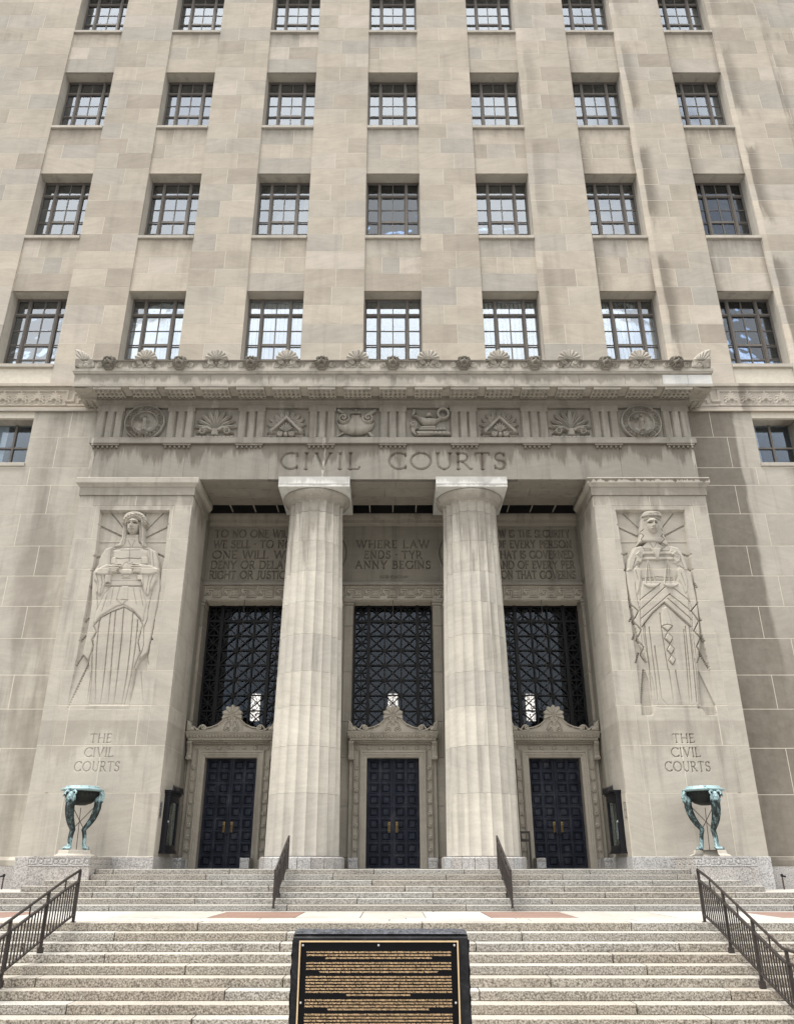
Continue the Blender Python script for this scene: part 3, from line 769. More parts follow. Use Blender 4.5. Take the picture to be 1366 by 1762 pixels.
# ---------------------------------------------------------------- lower walls either side of the pavilion
CZ = [0.24, 2.03, 3.44, 4.68, 5.80, 7.05, 8.18, 9.29, 10.42, 11.67, 12.82, 13.55, 14.85, 16.0]
for sg in (-1, 1):
    wc = 3 * BAY * sg
    X0, X1 = 11.15, EDGE
    core = MB()
    hw = .84                                                            # small window
    def bx(a, b, *r):
        lo, hi = sorted((sg * a, sg * b)); core.box(lo, hi, *r)
    bx(10.9, 3 * BAY - hw - .012, DW + .003, DW + .7, -.7, 16.1); bx(3 * BAY + hw + .012, EDGE, DW + .003, DW + .7, -.7, 16.1)
    bx(3 * BAY - hw - .012, 3 * BAY + hw + .012, DW + .003, DW + .7, -.7, 13.64); bx(3 * BAY - hw - .012, 3 * BAY + hw + .012, DW + .003, DW + .7, 15.68, 16.1)
    fw = core.build('flank_wall', m_mortar, house)
    for ci, (z0, z1) in enumerate(zip(CZ[:-1], CZ[1:])):
        hole = z0 > 13.4 and z1 < 15.9
        def lay(a, b, n):
            e = runs(a, b, n, .22)
            for p, q in zip(e[:-1], e[1:]):
                lo, hi = sorted((sg * p, sg * q)); stone('flank_stone', lo, hi, z0, min(z1, 15.98), DW, m_flank, fw, gap=.02)
        if z0 in (13.55, 14.85):
            lay(11.0, 3 * BAY - hw, 2 if z0 == 14.85 else 2); lay(3 * BAY + hw, EDGE, 3)
        else:
            off = .0 if ci % 2 else .9
            lay(11.0, 12.6 + off, 1); lay(12.6 + off, EDGE, 4)
    # plinth: moulded limestone course over granite
    pl = MB()
    lo, hi = sorted((sg * 11.0, sg * EDGE))
    pl.prism([(DW - .14, -.02), (DW - .14, .14), (DW - .02, .235), (DW + .1, .235), (DW + .1, -.02)], lo, hi, 'x')
    pl.build('plinth_course', m_flank, fw)
    e = runs(11.0, EDGE, 5, .2)
    for p, q in zip(e[:-1], e[1:]):
        lo2, hi2 = sorted((sg * p, sg * q)); stone('plinth_block', lo2, hi2, -.72, -.02, DW - .20, m_gran, fw, depth=.3)
    # small window: frame, four panes, sill
    b = MB(); h = 2.0; z0 = 13.75
    b.box(-hw, -hw + .08, 0, .1, 0, h); b.box(hw - .08, hw, 0, .1, 0, h); b.box(-hw + .08, hw - .08, .002, .1, h - .08, h); b.box(-hw + .08, hw - .08, .002, .1, 0, .08)
    b.box(-.04, .04, -.02, .09, .08, h - .08); b.box(-hw + .08, -.04, -.01, .09, .86, .93); b.box(.04, hw - .08, -.01, .09, .86, .93)
    v = np.array(b.v) + np.array((wc, DW + .52, z0))
    sw = make('window', v, b.f, m_frame, house)
    for x0, x1, a, c in ((-hw + .08, -.04, .08, .86), (.04, hw - .08, .08, .86), (-hw + .08, -.04, .93, h - .08), (.04, hw - .08, .93, h - .08)):
        MB().box(wc + x0, wc + x1, DW + .56, DW + .566, z0 + a, z0 + c).build('pane', m_glass4, sw)
    MB().cbox(wc - hw - .04, wc + hw + .04, DW - .06, DW + .6, 13.6, 13.75).build('sill', m_sill, sw)
    cm = curtain_mesh(-.8, -.45, 0, 2, .1, .6)
    v = np.array(cm.v) + np.array((wc, DW + .72, z0)); make('vertical_blind', v, cm.f, m_curtain, sw)
    r2 = MB(); r2.box(wc - hw, wc + hw, DW + .12, DW + .6, 15.66, 15.8)
    for s2 in (-1, 1): r2.box(min(wc + s2 * hw, wc + s2 * (hw - .01)), max(wc + s2 * hw, wc + s2 * (hw - .01)), DW + .12, DW + .6, 13.75, 15.65)
    r2.build('reveal', m_flank, sw)
    r3 = MB(); r3.box(wc - 1.6, wc + 1.6, DW + 1.6, DW + 1.7, 13, 16.3); r3.build('office_wall', m_room, house)

    # carved belt course: palmettes at the far end, then the key pattern
    lo, hi = sorted((sg * 10.9, sg * EDGE))
    F = Field(lo, hi, 16.02, 17.02, .02)
    ex = abs(F.X)
    def band(pts, wd=.028, dep=.05):
        p = [(sg * x, z) for x, z in pts]; F.line(p, wd, dep)
    F.H[:] = -.05
    F.H[(F.Z > 16.93) | (F.Z < 16.12)] = .0
    def B(pts, w=.05):
        w_ = F.win([(sg * x, z) for x, z in pts], w + .02); d = F.seg([(sg * x, z) for x, z in pts], w_)
        F.H[w_] = np.where(d < w, 0.0, F.H[w_])
    x = 11.55
    B([(x - .55, 16.28), (x + .1, 16.28), (x + .1, 16.80)]); B([(x - .55, 16.80), (x + .1, 16.80)])
    for dx in (-.32, -.12):
        for z in (16.44, 16.64):
            F.dome([(sg * (x + dx + q * .07), z + w * .07) for q, w in ((-1, -1), (1, -1), (1, 1), (-1, 1))], -.05, .05, .02)
    B([(x + .28, 16.20), (x + .28, 16.62), (x + .58, 16.62)]); B([(x + .28, 16.20), (x + .95, 16.20)])
    B([(x + .58, 16.30), (x + .58, 16.45), (x + .42, 16.45)]); B([(x + .45, 16.86), (x + .45, 16.74), (x + .78, 16.74), (x + .78, 16.40)]); B([(x + .78, 16.40), (x + 1.05, 16.40), (x + 1.05, 16.86)])
    B([(x + 1.05, 16.86), (EDGE, 16.86)], .04); B([(x + 1.05, 16.22), (EDGE, 16.22)], .04)
    px = x + 1.52
    while px < 19:
        for q in range(-4, 5):
            a = rad(90 + q * 21); L = .40 - .02 * abs(q)
            c0 = (sg * px, 16.40)
            pts = [(c0[0] + .10 * cos(a), c0[1] + .10 * sin(a)), (c0[0] + L * .62 * cos(a), c0[1] + L * .9 * sin(a)), (c0[0] + L * .8 * cos(a - .12 * q * 0.0), c0[1] + L * sin(a) - .03 * abs(q))]
            w_ = F.win(pts, .06); d = F.seg(pts, w_); F.H[w_] = np.maximum(F.H[w_], -.05 + .075 * np.sqrt(np.clip(1 - (d / .045) ** 2, 0, 1)))
        for s2 in (-1, 1):
            sp = spiral(sg * px + s2 * .16, 16.34, .10, .02, 0 if s2 < 0 else pi, s2 * 1.3)
            w_ = F.win(sp, .06); d = F.seg(sp, w_); F.H[w_] = np.maximum(F.H[w_], -.05 + .065 * np.clip(1 - (d / .035) ** 2, 0, 1))
        px += .66
    belt = grid_mesh('belt_course', F.xs, F.zs, F.H, front(DW - .10), m_tower, house)
    cap = MB()
    cap.prism([(DW - .19, 17.02), (DW - .19, 17.14), (DW + .05, 17.196), (DW + .6, 17.196), (DW + .6, 17.02)], lo, hi, 'x')
    cap.prism([(DW - .12, 15.94), (DW - .12, 16.02), (DW + .5, 16.02), (DW + .5, 15.985), (DW + .02, 15.985)], lo, hi, 'x')
    cap.build('belt_moulding', m_tower, house)

# ---------------------------------------------------------------- pavilion: piers
PIN, POUT = 7.12, 11.15
PZ = [0.24, 2.03, 3.44, 4.68, 5.80, 7.05, 8.18, 9.29, 10.42, 11.67, 12.07]
def tint_of(X, Z, xj):
    """one tint per block for the carved panels, and where their joints run"""
    c = np.digitize(Z, PZ); t = np.zeros_like(X); j = np.zeros_like(X)
    for i in range(1, len(PZ)):
        m = c == i
        e = xj(i); cx = np.digitize(X[m], e)
        t[m] = np.mod((cx * 0.379 + i * 0.713) * 1.7, 1.0)
        for q in e: j[m] = np.maximum(j[m], np.abs(X[m] - q) < .011)
    for z in PZ: j = np.maximum(j, np.abs(Z - z) < .011)
    return t, j

FADE = lambda Z: np.clip((Z - 4.6) / 4.5, 0.0, 1.0)
def figure_base(F, bg):
    """sunk ground of the relief, deep at the head and running out at the feet"""
    w = F.win(bg, .05); m = F.inside(bg, w)
    F.H[w] = np.where(m, -(0.035 + 0.125 * FADE(F.Z[w])), F.H[w])

def relief_left(F):
    figure_base(F, [(-10.35,11.50),(-7.90,11.50),(-7.90,10.59),(-7.88,9.72),(-7.92,9.24),(-7.91,8.53),(-7.93,7.83),(-7.94,7.21),(-7.99,6.60),(-8.00,6.05),(-8.00,5.51),(-8.00,4.98),(-7.98,4.56),(-8.37,4.56),(-9.84,4.56),(-10.37,4.56),(-10.38,5.08),(-10.35,5.89),(-10.34,6.76),(-10.31,7.55),(-10.30,8.36),(-10.30,9.12),(-10.29,9.97)])
    # rays behind the head
    for a in ([(-10.02,11.48),(-9.47,10.85)], [(-8.17,11.48),(-8.70,10.82)]): F.line(a, .035, -.05); F.line(a, .012, .05)
    for a in ([(-10.32,10.96),(-9.46,10.55)], [(-7.90,10.97),(-8.66,10.54)], [(-10.31,9.77),(-9.95,9.94)], [(-7.94,9.80),(-8.28,9.97)], [(-10.32,9.23),(-10.10,9.36)], [(-10.29,8.65),(-10.24,8.80)], [(-7.92,8.65),(-7.99,8.77)], [(-10.30,7.46),(-10.22,7.58)], [(-7.96,7.46),(-8.06,7.58)], [(-10.33,6.79),(-10.22,6.96)], [(-7.95,6.82),(-8.04,6.96)]): F.rope(a, .032, -.045)
    for a in ([(-10.28,10.34),(-9.48,10.34)], [(-8.77,10.34),(-7.89,10.34)]): F.line(a, .02, -.03)
    for a in ([(-9.40,11.48),(-9.30,11.34)], [(-8.78,11.48),(-8.84,11.34)]): F.line(a, .02, -.03)
    F.rope([(-9.94,6.08),(-10.35,4.59)], .03, -.035, .09); F.rope([(-10.17,6.32),(-10.34,5.97)], .025, -.03)
    for a in ([(-8.06,6.32),(-7.95,5.99)], [(-8.21,5.78),(-7.98,4.77)]): F.line(a, .018, -.025)
    # robe and cloak
    F.dome([(-9.87,10.06),(-9.57,10.12),(-9.23,10.16),(-8.77,10.16),(-8.48,10.11),(-8.21,9.97),(-8.06,9.60),(-7.99,9.24),(-7.88,8.65),(-7.89,7.95),(-7.96,7.38),(-7.99,6.82),(-8.05,6.38),(-8.25,6.10),(-8.36,5.78),(-8.37,5.19),(-8.40,4.56),(-9.84,4.56),(-9.83,5.08),(-9.84,5.56),(-9.95,6.10),(-10.17,6.32),(-10.14,6.87),(-10.13,7.44),(-10.13,8.01),(-10.17,8.65),(-10.27,9.18),(-10.13,9.48),(-10.10,9.82)], -.07, .085, .10)
    # hanging cloak edges
    F.dome([(-10.27,9.15),(-10.07,9.24),(-10.02,8.53),(-9.90,7.95),(-9.93,7.29),(-9.83,7.10),(-9.94,6.81),(-9.86,6.60),(-9.94,6.10),(-10.17,6.32),(-10.14,6.87),(-10.13,7.44),(-10.14,8.01)], -.04, .05, .05)
    F.dome([(-7.99,9.21),(-8.20,9.24),(-8.16,8.53),(-8.21,7.95),(-8.20,7.49),(-8.28,7.21),(-8.21,6.60),(-8.30,6.13),(-8.05,6.38),(-7.99,6.85),(-7.93,7.72),(-7.89,8.62)], -.04, .05, .05)
    # skirt under the apron
    F.dome([(-9.02,7.95),(-8.69,7.78),(-8.43,7.52),(-8.29,7.29),(-8.35,7.10),(-8.39,6.71),(-8.29,6.38),(-8.41,5.89),(-8.42,5.35),(-8.44,4.69),(-9.70,4.69),(-9.75,5.51),(-9.83,6.05),(-9.91,6.71),(-9.85,7.10),(-9.97,7.28),(-9.76,7.58),(-9.41,7.79)], -.045, .05, .09)
    for a in ([(-9.80,7.49),(-9.74,6.60),(-9.65,5.78),(-9.50,4.69)], [(-9.45,7.75),(-9.40,6.60),(-9.36,5.78),(-9.33,4.69)], [(-9.29,7.82),(-9.23,6.87),(-9.16,5.78),(-9.09,4.69)], [(-9.03,7.92),(-8.96,6.87),(-8.93,5.78),(-8.91,4.69)], [(-8.70,7.76),(-8.64,6.60),(-8.62,5.67),(-8.65,4.69)], [(-8.50,7.38),(-8.47,6.60),(-8.48,5.62),(-8.56,4.69)], [(-8.37,5.83),(-8.37,5.35),(-8.41,4.77)], [(-9.79,5.78),(-9.78,4.77)], [(-9.76,7.55),(-9.78,7.15)], [(-8.51,7.49),(-8.48,7.10)]): F.line(a, .03, -.034)
    for a in ([(-9.83,7.07),(-9.93,6.81),(-9.85,6.60),(-9.93,6.11)], [(-8.35,7.10),(-8.39,6.71),(-8.28,6.38),(-8.41,5.89)]): F.line(a, .028, -.035)
    # apron with pointed hem
    F.dome([(-9.58,8.66),(-8.50,8.66),(-8.34,8.18),(-8.27,8.01),(-8.30,7.66),(-8.31,7.39),(-8.51,7.63),(-8.70,7.81),(-9.05,8.01),(-9.27,7.94),(-9.58,7.73),(-9.78,7.58),(-9.95,7.29),(-9.94,7.72),(-9.87,8.01),(-9.77,8.36)], -.012, .04, .06)
    for a in ([(-9.47,8.62),(-9.48,8.01)], [(-9.25,8.62),(-9.30,8.18)], [(-8.80,8.62),(-8.61,8.01)], [(-9.65,8.30),(-9.74,7.78)], [(-8.56,8.53),(-8.38,7.95)]): F.line(a, .016, -.018)
    F.dome([(-9.20,8.66),(-8.96,8.66),(-8.92,8.18),(-9.10,8.01),(-9.31,8.17),(-9.18,8.21)], .02, .022, .04)
    F.line([(-9.31,8.17),(-8.92,8.18)], .02, -.03)
    # chest, neck
    F.dome([(-9.72,10.00),(-9.39,10.09),(-8.76,10.09),(-8.42,9.98),(-8.40,9.48),(-8.53,9.12),(-9.43,9.12),(-9.60,9.48)], -.03, .06, .16)
    F.line([(-9.11,10.21),(-9.09,9.97),(-9.05,9.54)], .02, -.02)
    F.line([(-9.67,9.71),(-9.39,9.65),(-9.08,9.68),(-8.76,9.65),(-8.43,9.72)], .024, -.028); F.line([(-9.40,9.97),(-8.75,9.98)], .02, -.018)
    F.dome([(-9.35,10.59),(-8.87,10.59),(-8.81,10.28),(-8.60,10.06),(-9.45,10.06),(-9.32,10.28)], -.035, .05, .08)
    F.line([(-9.21,10.34),(-9.08,10.10)], .018, -.02); F.line([(-8.97,10.34),(-9.04,10.10)], .018, -.02)
    # drapery over the shoulders
    F.dome([(-9.95,10.04),(-9.68,10.12),(-9.65,9.72),(-9.68,9.36),(-9.77,9.12),(-10.10,9.24),(-10.11,9.60),(-10.03,9.85)], -.005, .045, .08)
    F.dome([(-8.48,10.09),(-8.19,9.94),(-8.06,9.54),(-7.99,9.24),(-8.20,9.18),(-8.35,9.36),(-8.43,9.72)], -.005, .045, .08)
    for a in ([(-9.74,10.09),(-9.69,9.48)], [(-8.42,10.06),(-8.29,9.30)], [(-8.32,10.03),(-8.18,9.30)]): F.line(a, .018, -.022)
    # sleeves that fall below the forearms
    F.dome([(-10.25,9.18),(-10.06,9.35),(-9.81,9.07),(-9.75,8.71),(-9.82,8.41),(-9.90,8.31),(-10.04,8.47),(-10.05,8.77),(-10.17,8.88)], .0, .05, .07)
    F.dome([(-8.55,9.07),(-8.33,9.36),(-7.99,9.24),(-8.02,8.88),(-8.16,8.53),(-8.26,8.31),(-8.39,8.40),(-8.49,8.65)], .0, .05, .07)
    for a in ([(-10.13,9.12),(-9.99,8.77),(-9.97,8.41)], [(-9.96,9.12),(-9.86,8.77),(-9.88,8.36)], [(-8.14,9.15),(-8.23,8.77),(-8.22,8.47)], [(-8.31,9.18),(-8.31,8.77),(-8.33,8.41)]): F.line(a, .018, -.025)
    # rolled scrolls held upright
    for a in ([(-9.80,9.07),(-9.59,9.07),(-9.56,8.72),(-9.62,8.66),(-9.71,8.67),(-9.78,8.72)], [(-8.72,9.07),(-8.51,9.07),(-8.45,8.72),(-8.50,8.65),(-8.60,8.65),(-8.66,8.71)]):
        F.dome(a, .01, .07, .05); 
    for a in ([(-9.67,8.75)], [(-8.56,8.74)]): F.dome(ell(a[0][0], a[0][1], .075, .04), .02, .06, .03); F.dome(ell(a[0][0], a[0][1] - .005, .045, .018), .03, .01, .02)
    for a in ([(-9.69,9.71),(-9.54,9.72),(-9.47,9.45),(-9.69,9.45)], [(-8.68,9.72),(-8.43,9.72),(-8.39,9.45),(-8.62,9.45)]): F.dome(a, .0, .05, .04)
    # forearms, hands
    F.dome([(-10.07,9.29),(-9.81,9.44),(-9.54,9.42),(-9.42,9.24),(-9.59,9.05),(-10.03,9.05),(-10.16,9.12)], .03, .055, .06)
    F.dome([(-8.01,9.27),(-8.34,9.42),(-8.68,9.44),(-8.81,9.24),(-8.63,9.07),(-8.29,9.05),(-8.01,9.12)], .03, .055, .06)
    for k, d in enumerate((0, 10, 20, 29)):                                 # four fingers each, lying along the tablet
        L = (26, 12, 9, 4)[k]
        for sg in (-1, 1):
            a = [(-9.46,9.37),(-8.84,9.37)]
            x0 = a[0][0] if sg < 0 else a[1][0]; z0 = a[0][1] - d * .0067
            p = [(x0 + sg * .22, z0 - .01), (x0 + sg * .05, z0), (x0 - sg * L * .0062, z0 - .008)]
            w = F.win(p, .05); dd = F.seg(p, w); F.H[w] = np.maximum(F.H[w], .055 + .05 * np.sqrt(np.clip(1 - (dd / .032) ** 2, 0, 1)) - .06 * (dd > .032))
    for sg, a in ((-1, [(-9.58,9.41),(-9.35,9.45)]), (1, [(-8.70,9.42),(-8.94,9.46)])):
        w = F.win(a, .05); dd = F.seg(a, w); F.H[w] = np.maximum(F.H[w], .05 + .05 * np.sqrt(np.clip(1 - (dd / .03) ** 2, 0, 1)) - .06 * (dd > .03))
    # small lamp and belt between the hands
    F.dome([(-9.41,9.28),(-8.84,9.28),(-8.85,9.15),(-8.94,9.07),(-9.25,9.07),(-9.36,9.15)], .015, .05, .06)
    F.dome([(-9.22,9.48),(-9.15,9.54),(-9.05,9.45),(-8.93,9.53),(-8.94,9.29),(-9.31,9.29)], .0, .03, .03)
    F.dome([(-9.22,9.07),(-8.98,9.07),(-8.99,8.98),(-9.18,8.98)], .01, .03, .03)
    F.dome([(-9.55,8.88),(-8.55,8.88),(-8.50,8.66),(-9.59,8.66)], .0, .035, .03)
    for a in ([(-9.24,8.94),(-8.95,8.94)], [(-9.55,8.68),(-8.50,8.68)], [(-9.56,8.86),(-8.55,8.86)]): F.line(a, .016, -.025)
    # head: hair, face, laurel
    for a in ([(-9.46,11.06),(-9.32,11.06),(-9.30,10.71),(-9.28,10.37),(-9.32,10.15),(-9.45,10.11),(-9.68,10.09),(-9.51,10.21),(-9.44,10.40)], [(-8.91,11.06),(-8.77,11.06),(-8.70,10.71),(-8.67,10.37),(-8.59,10.18),(-8.48,10.09),(-8.68,10.11),(-8.81,10.31),(-8.88,10.71)]):
        F.dome(a, -.01, .06, .05)
    for a in ([(-9.41,11.02),(-9.35,10.46),(-9.39,10.18)], [(-9.36,11.02),(-9.30,10.52),(-9.32,10.21)], [(-8.84,11.02),(-8.73,10.40),(-8.61,10.15)], [(-8.87,11.02),(-8.79,10.46),(-8.71,10.18)]): F.line(a, .015, -.03)
    face(F, *[(-9.10,10.89)][0])
    F.dome(rounded([(-9.47,11.01),(-9.46,11.23),(-9.34,11.38),(-9.10,11.43),(-8.87,11.38),(-8.69,11.23),(-8.63,11.01),(-8.70,10.89),(-8.80,11.06),(-9.06,11.12),(-9.28,11.06),(-9.35,10.89)]), .05, .05, .05)
    for k in range(11):
        a = pi * (0.02 + .096 * k); c = [(-9.04,10.96)][0]
        for rr in (.40, .31):
            p = ell(c[0] + rr * 0.93 * cos(a), c[1] + rr * .82 * sin(a), .07, .032, 10, 0, a + (0.9 if k > 5 else -0.9))
            F.dome(p, .08, .08, .03)
    # feet line
    for a in ([(-9.87,4.38),(-9.64,4.59),(-9.33,4.62)], [(-9.66,4.41),(-9.47,4.57)], [(-8.80,4.61),(-8.63,4.52),(-8.53,4.37)], [(-10.34,4.37),(-9.89,4.37)], [(-8.34,4.37),(-7.95,4.37)]): F.line(a, .02, -.022)

def face(F, cx, cz):
    """a carved face about 0.62 high seen from the front"""
    keep, F.k = F.k, 1.0
    F.dome(rounded([(cx - .19, cz + .16), (cx - .20, cz), (cx - .17, cz - .18), (cx - .09, cz - .30), (cx, cz - .325), (cx + .09, cz - .30), (cx + .17, cz - .18), (cx + .20, cz), (cx + .19, cz + .16), (cx + .1, cz + .28), (cx - .1, cz + .28)]), .03, .14, .17)
    for s in (-1, 1):
        F.dome(ell(cx + s * .095, cz + .055, .075, .042), .045, .025, .04)        # sockets with the eyeball standing in them
        F.line([(cx + s * .03, cz + .06), (cx + s * .09, cz + .10), (cx + s * .17, cz + .07)], .03, -.03)
        F.line([(cx + s * .03, cz + .125), (cx + s * .10, cz + .145), (cx + s * .18, cz + .105)], .03, .035)
        F.line([(cx + s * .035, cz + .045), (cx + s * .09, cz + .035), (cx + s * .16, cz + .05)], .014, -.02)
        F.line([(cx + s * .05, cz - .075), (cx + s * .03, cz - .085)], .03, .03)
        F.line([(cx + s * .045, cz - .105), (cx + s * .01, cz - .115)], .016, -.035)
    F.line([(cx, cz + .12), (cx, cz - .02), (cx, cz - .085)], .045, .075)
    F.line([(cx, cz - .08), (cx, cz - .095)], .05, .04)
    F.line([(cx - .085, cz - .165), (cx, cz - .15), (cx + .085, cz - .165)], .028, .035)
    F.line([(cx - .06, cz - .20), (cx + .06, cz - .20)], .03, .03)
    F.line([(cx - .085, cz - .181), (cx + .085, cz - .181)], .012, -.045)
    F.line([(cx - .05, cz - .235), (cx + .05, cz - .235)], .02, -.02)
    F.line([(cx - .04, cz - .285), (cx + .04, cz - .285)], .05, .025)
    F.k = keep

def relief_right(F):
    figure_base(F, [(7.88,11.52),(10.32,11.52),(10.30,10.34),(10.27,9.24),(10.26,8.12),(10.24,7.10),(10.31,5.83),(10.32,4.72),(10.28,4.35),(9.97,4.35),(9.87,4.56),(8.37,4.59),(8.24,4.35),(7.91,4.35),(7.92,4.72),(7.95,6.05),(7.94,7.10),(7.93,8.12),(7.95,9.24),(7.93,10.34)])
    for a in ([(8.18,11.46),(8.67,10.90)], [(9.97,11.46),(9.49,10.89)]): F.line(a, .035, -.05); F.line(a, .012, .05)
    for a in ([(7.89,10.95),(8.62,10.57)], [(10.28,10.99),(9.49,10.57)], [(7.92,9.85),(8.15,9.94)], [(10.30,9.83),(10.07,9.91)], [(7.93,9.24),(8.06,9.36)], [(10.27,9.27),(10.15,9.36)], [(7.88,7.44),(8.00,7.61)], [(7.91,6.82),(8.02,7.04)], [(7.92,6.05),(8.07,6.38)], [(10.27,7.46),(10.20,7.58)], [(10.27,6.76),(10.17,7.01)], [(10.29,5.89),(10.08,6.43)], [(10.31,8.62),(10.24,8.80)], [(8.16,5.83),(7.95,4.77)]): F.rope(a, .032, -.045)
    for a in ([(7.91,10.34),(8.61,10.34)], [(9.51,10.34),(10.29,10.34)]): F.line(a, .02, -.03)
    # deeper ground in the two bottom corners
    for a in ([(8.21,5.83),(7.98,4.77),(7.91,4.37),(8.24,4.37),(8.37,4.57),(8.32,4.98),(8.28,5.51)], [(9.95,5.83),(10.31,4.69),(10.28,4.37),(9.98,4.37),(9.85,4.59),(9.88,5.08)]): F.dome(a, -.10, .0, .05)
    # cloak
    F.dome([(8.33,10.08),(8.60,10.16),(9.58,10.18),(9.85,10.09),(10.03,9.82),(10.05,9.41),(10.21,9.15),(10.21,8.77),(10.23,8.30),(10.24,7.72),(10.19,7.15),(10.11,6.60),(9.95,5.94),(9.81,4.61),(8.38,4.61),(8.32,5.35),(8.27,6.02),(8.13,6.82),(8.08,7.38),(8.03,8.07),(7.97,8.65),(7.97,9.17),(8.08,9.60)], -.07, .085, .10)
    F.dome([(7.97,9.15),(8.22,9.48),(8.34,9.24),(8.24,8.65),(8.25,8.18),(8.29,7.72),(8.23,7.15),(8.23,6.57),(8.27,6.05),(8.13,6.65),(8.07,7.21),(8.02,8.07),(7.97,8.65)], -.03, .05, .06)
    F.dome([(10.21,9.15),(9.98,9.42),(9.83,9.18),(9.87,8.65),(9.96,8.30),(10.02,7.89),(9.93,7.15),(9.91,6.05),(10.11,6.60),(10.18,7.15),(10.23,7.83),(10.23,8.36),(10.21,8.77)], -.03, .05, .06)
    # skirt
    F.dome([(9.12,8.08),(9.45,7.72),(9.74,7.38),(9.91,7.24),(9.86,6.60),(9.88,5.89),(9.78,4.67),(8.41,4.67),(8.40,5.35),(8.33,6.05),(8.29,6.71),(8.29,7.29),(8.68,7.72)], -.035, .045, .09)
    for a in ([(8.37,7.35),(8.35,6.32),(8.34,5.51),(8.31,4.82)], [(8.51,7.24),(8.50,6.32),(8.50,5.51),(8.48,4.82)], [(9.72,7.27),(9.66,6.16),(9.57,4.77)], [(9.85,7.35),(9.80,6.16),(9.72,4.77)], [(8.97,5.80),(8.98,5.24),(8.98,4.72)], [(9.18,5.80),(9.20,5.19),(9.24,4.67)], [(8.93,7.72),(8.92,7.10),(8.93,6.32),(8.95,5.80)], [(9.65,7.15),(9.56,5.78),(9.48,4.67)], [(8.61,6.60),(8.62,4.87),(8.76,4.69)]): F.line(a, .03, -.034)
    # crossed bands over the hips
    F.dome([(8.37,8.53),(8.50,8.88),(9.62,8.88),(9.97,8.53),(9.91,7.24),(9.45,7.72),(9.12,8.08),(8.68,7.72),(8.25,7.24),(8.31,7.95)], -.005, .045, .06)
    for a in ([(9.07,8.75),(8.32,8.18)], [(9.32,8.72),(8.28,7.83)], [(9.36,8.40),(8.26,7.52)], [(9.37,8.68),(9.57,8.53),(10.00,8.12)], [(9.33,8.38),(9.62,8.12),(9.97,7.78)], [(9.25,8.23),(9.95,7.49)], [(9.12,8.09),(9.91,7.24)], [(9.12,8.09),(8.68,7.73),(8.26,7.24)]): F.line(a, .024, -.035)
    # hanging panel with pendant lozenges
    F.dome([(9.01,7.89),(9.18,7.95),(9.28,7.29),(9.09,7.09),(8.92,7.27)], -.0, .04, .04)
    for a in ([(8.91,7.27),(9.12,7.33),(9.29,7.28),(9.10,7.09)], [(9.09,7.05),(9.25,6.88),(9.12,6.68),(8.96,6.85)], [(9.12,6.66),(9.24,6.50),(9.10,6.31),(8.99,6.47)], [(9.11,6.29),(9.23,6.15),(9.11,5.97),(9.00,6.13)]): F.dome(a, .0, .045, .04); F.line(a + a[:1], .02, -.03)
    # zigzag hems
    for a in ([(7.94,8.08),(8.22,7.79),(8.01,7.44),(8.23,7.14),(8.06,6.82),(8.24,6.56),(8.14,6.32),(8.28,6.05)], [(10.26,8.09),(9.99,7.80),(10.18,7.44),(9.97,7.11),(10.15,6.87),(9.98,6.58),(10.10,6.32),(9.91,6.04)]): F.line(a, .035, -.05)
    # chest and neck
    F.dome([(8.58,9.97),(9.78,9.97),(9.83,9.24),(9.62,8.85),(8.49,8.85),(8.38,9.24)], -.03, .05, .15)
    F.dome([(8.60,10.09),(8.82,10.28),(8.86,10.59),(9.23,10.59),(9.20,10.28),(9.45,10.09),(9.32,10.00),(8.70,10.00)], -.035, .05, .08)
    F.line([(8.90,10.28),(9.02,10.06)], .018, -.02); F.line([(9.17,10.31),(9.06,10.09)], .018, -.02)
    F.line([(8.50,8.94),(9.02,9.00),(9.52,8.96)], .02, -.03)
    # upper arms and sleeves
    F.dome([(8.08,9.63),(8.35,10.07),(8.61,10.14),(8.70,9.91),(8.55,9.72),(8.49,9.48),(8.34,9.41),(8.20,9.24),(8.00,9.18)], -.005, .05, .08)
    F.dome([(10.03,9.72),(9.88,10.07),(9.64,10.14),(9.53,9.91),(9.63,9.72),(9.62,9.48),(9.75,9.39),(9.96,9.24),(10.10,9.24)], -.005, .05, .08)
    F.dome([(8.20,9.24),(8.35,9.43),(8.50,9.24),(8.44,8.88),(8.34,8.53),(8.24,8.38),(8.25,8.77)], .0, .05, .06)
    F.dome([(9.70,9.24),(9.81,9.41),(9.98,9.24),(10.03,8.88),(9.96,8.47),(9.88,8.36),(9.81,8.65),(9.73,8.88)], .0, .05, .06)
    for a in ([(8.29,9.24),(8.34,8.88)], [(8.38,9.72),(8.21,9.30)], [(9.86,9.72),(9.96,9.30)], [(9.83,9.12),(9.92,8.65)], [(8.42,9.82),(8.28,9.48)]): F.line(a, .018, -.025)
    # balance: handle, beam, chains, pans
    F.dome([(8.47,9.91),(9.83,9.91),(9.81,9.80),(8.45,9.80)], .015, .05, .03)
    F.dome([(8.60,9.71),(9.64,9.71),(9.63,9.60),(8.58,9.60)], .01, .055, .025)
    F.dome([(8.94,10.04),(9.28,10.04),(9.23,9.92),(9.09,9.53),(8.96,9.92)], .035, .05, .04)
    for a in ([(8.75,9.69),(8.57,8.73)], [(8.76,9.69),(8.83,9.24),(8.93,8.73)], [(9.43,9.69),(9.21,8.73)], [(9.44,9.69),(9.50,9.24),(9.59,8.73)], [(8.75,9.69),(8.74,8.73)], [(9.44,9.69),(9.39,8.73)]):
        w = F.win(a, .04); d = F.seg(a, w); F.H[w] = np.maximum(F.H[w], .0 + .055 * np.sqrt(np.clip(1 - (d / .022) ** 2, 0, 1)) - .08 * (d > .022))
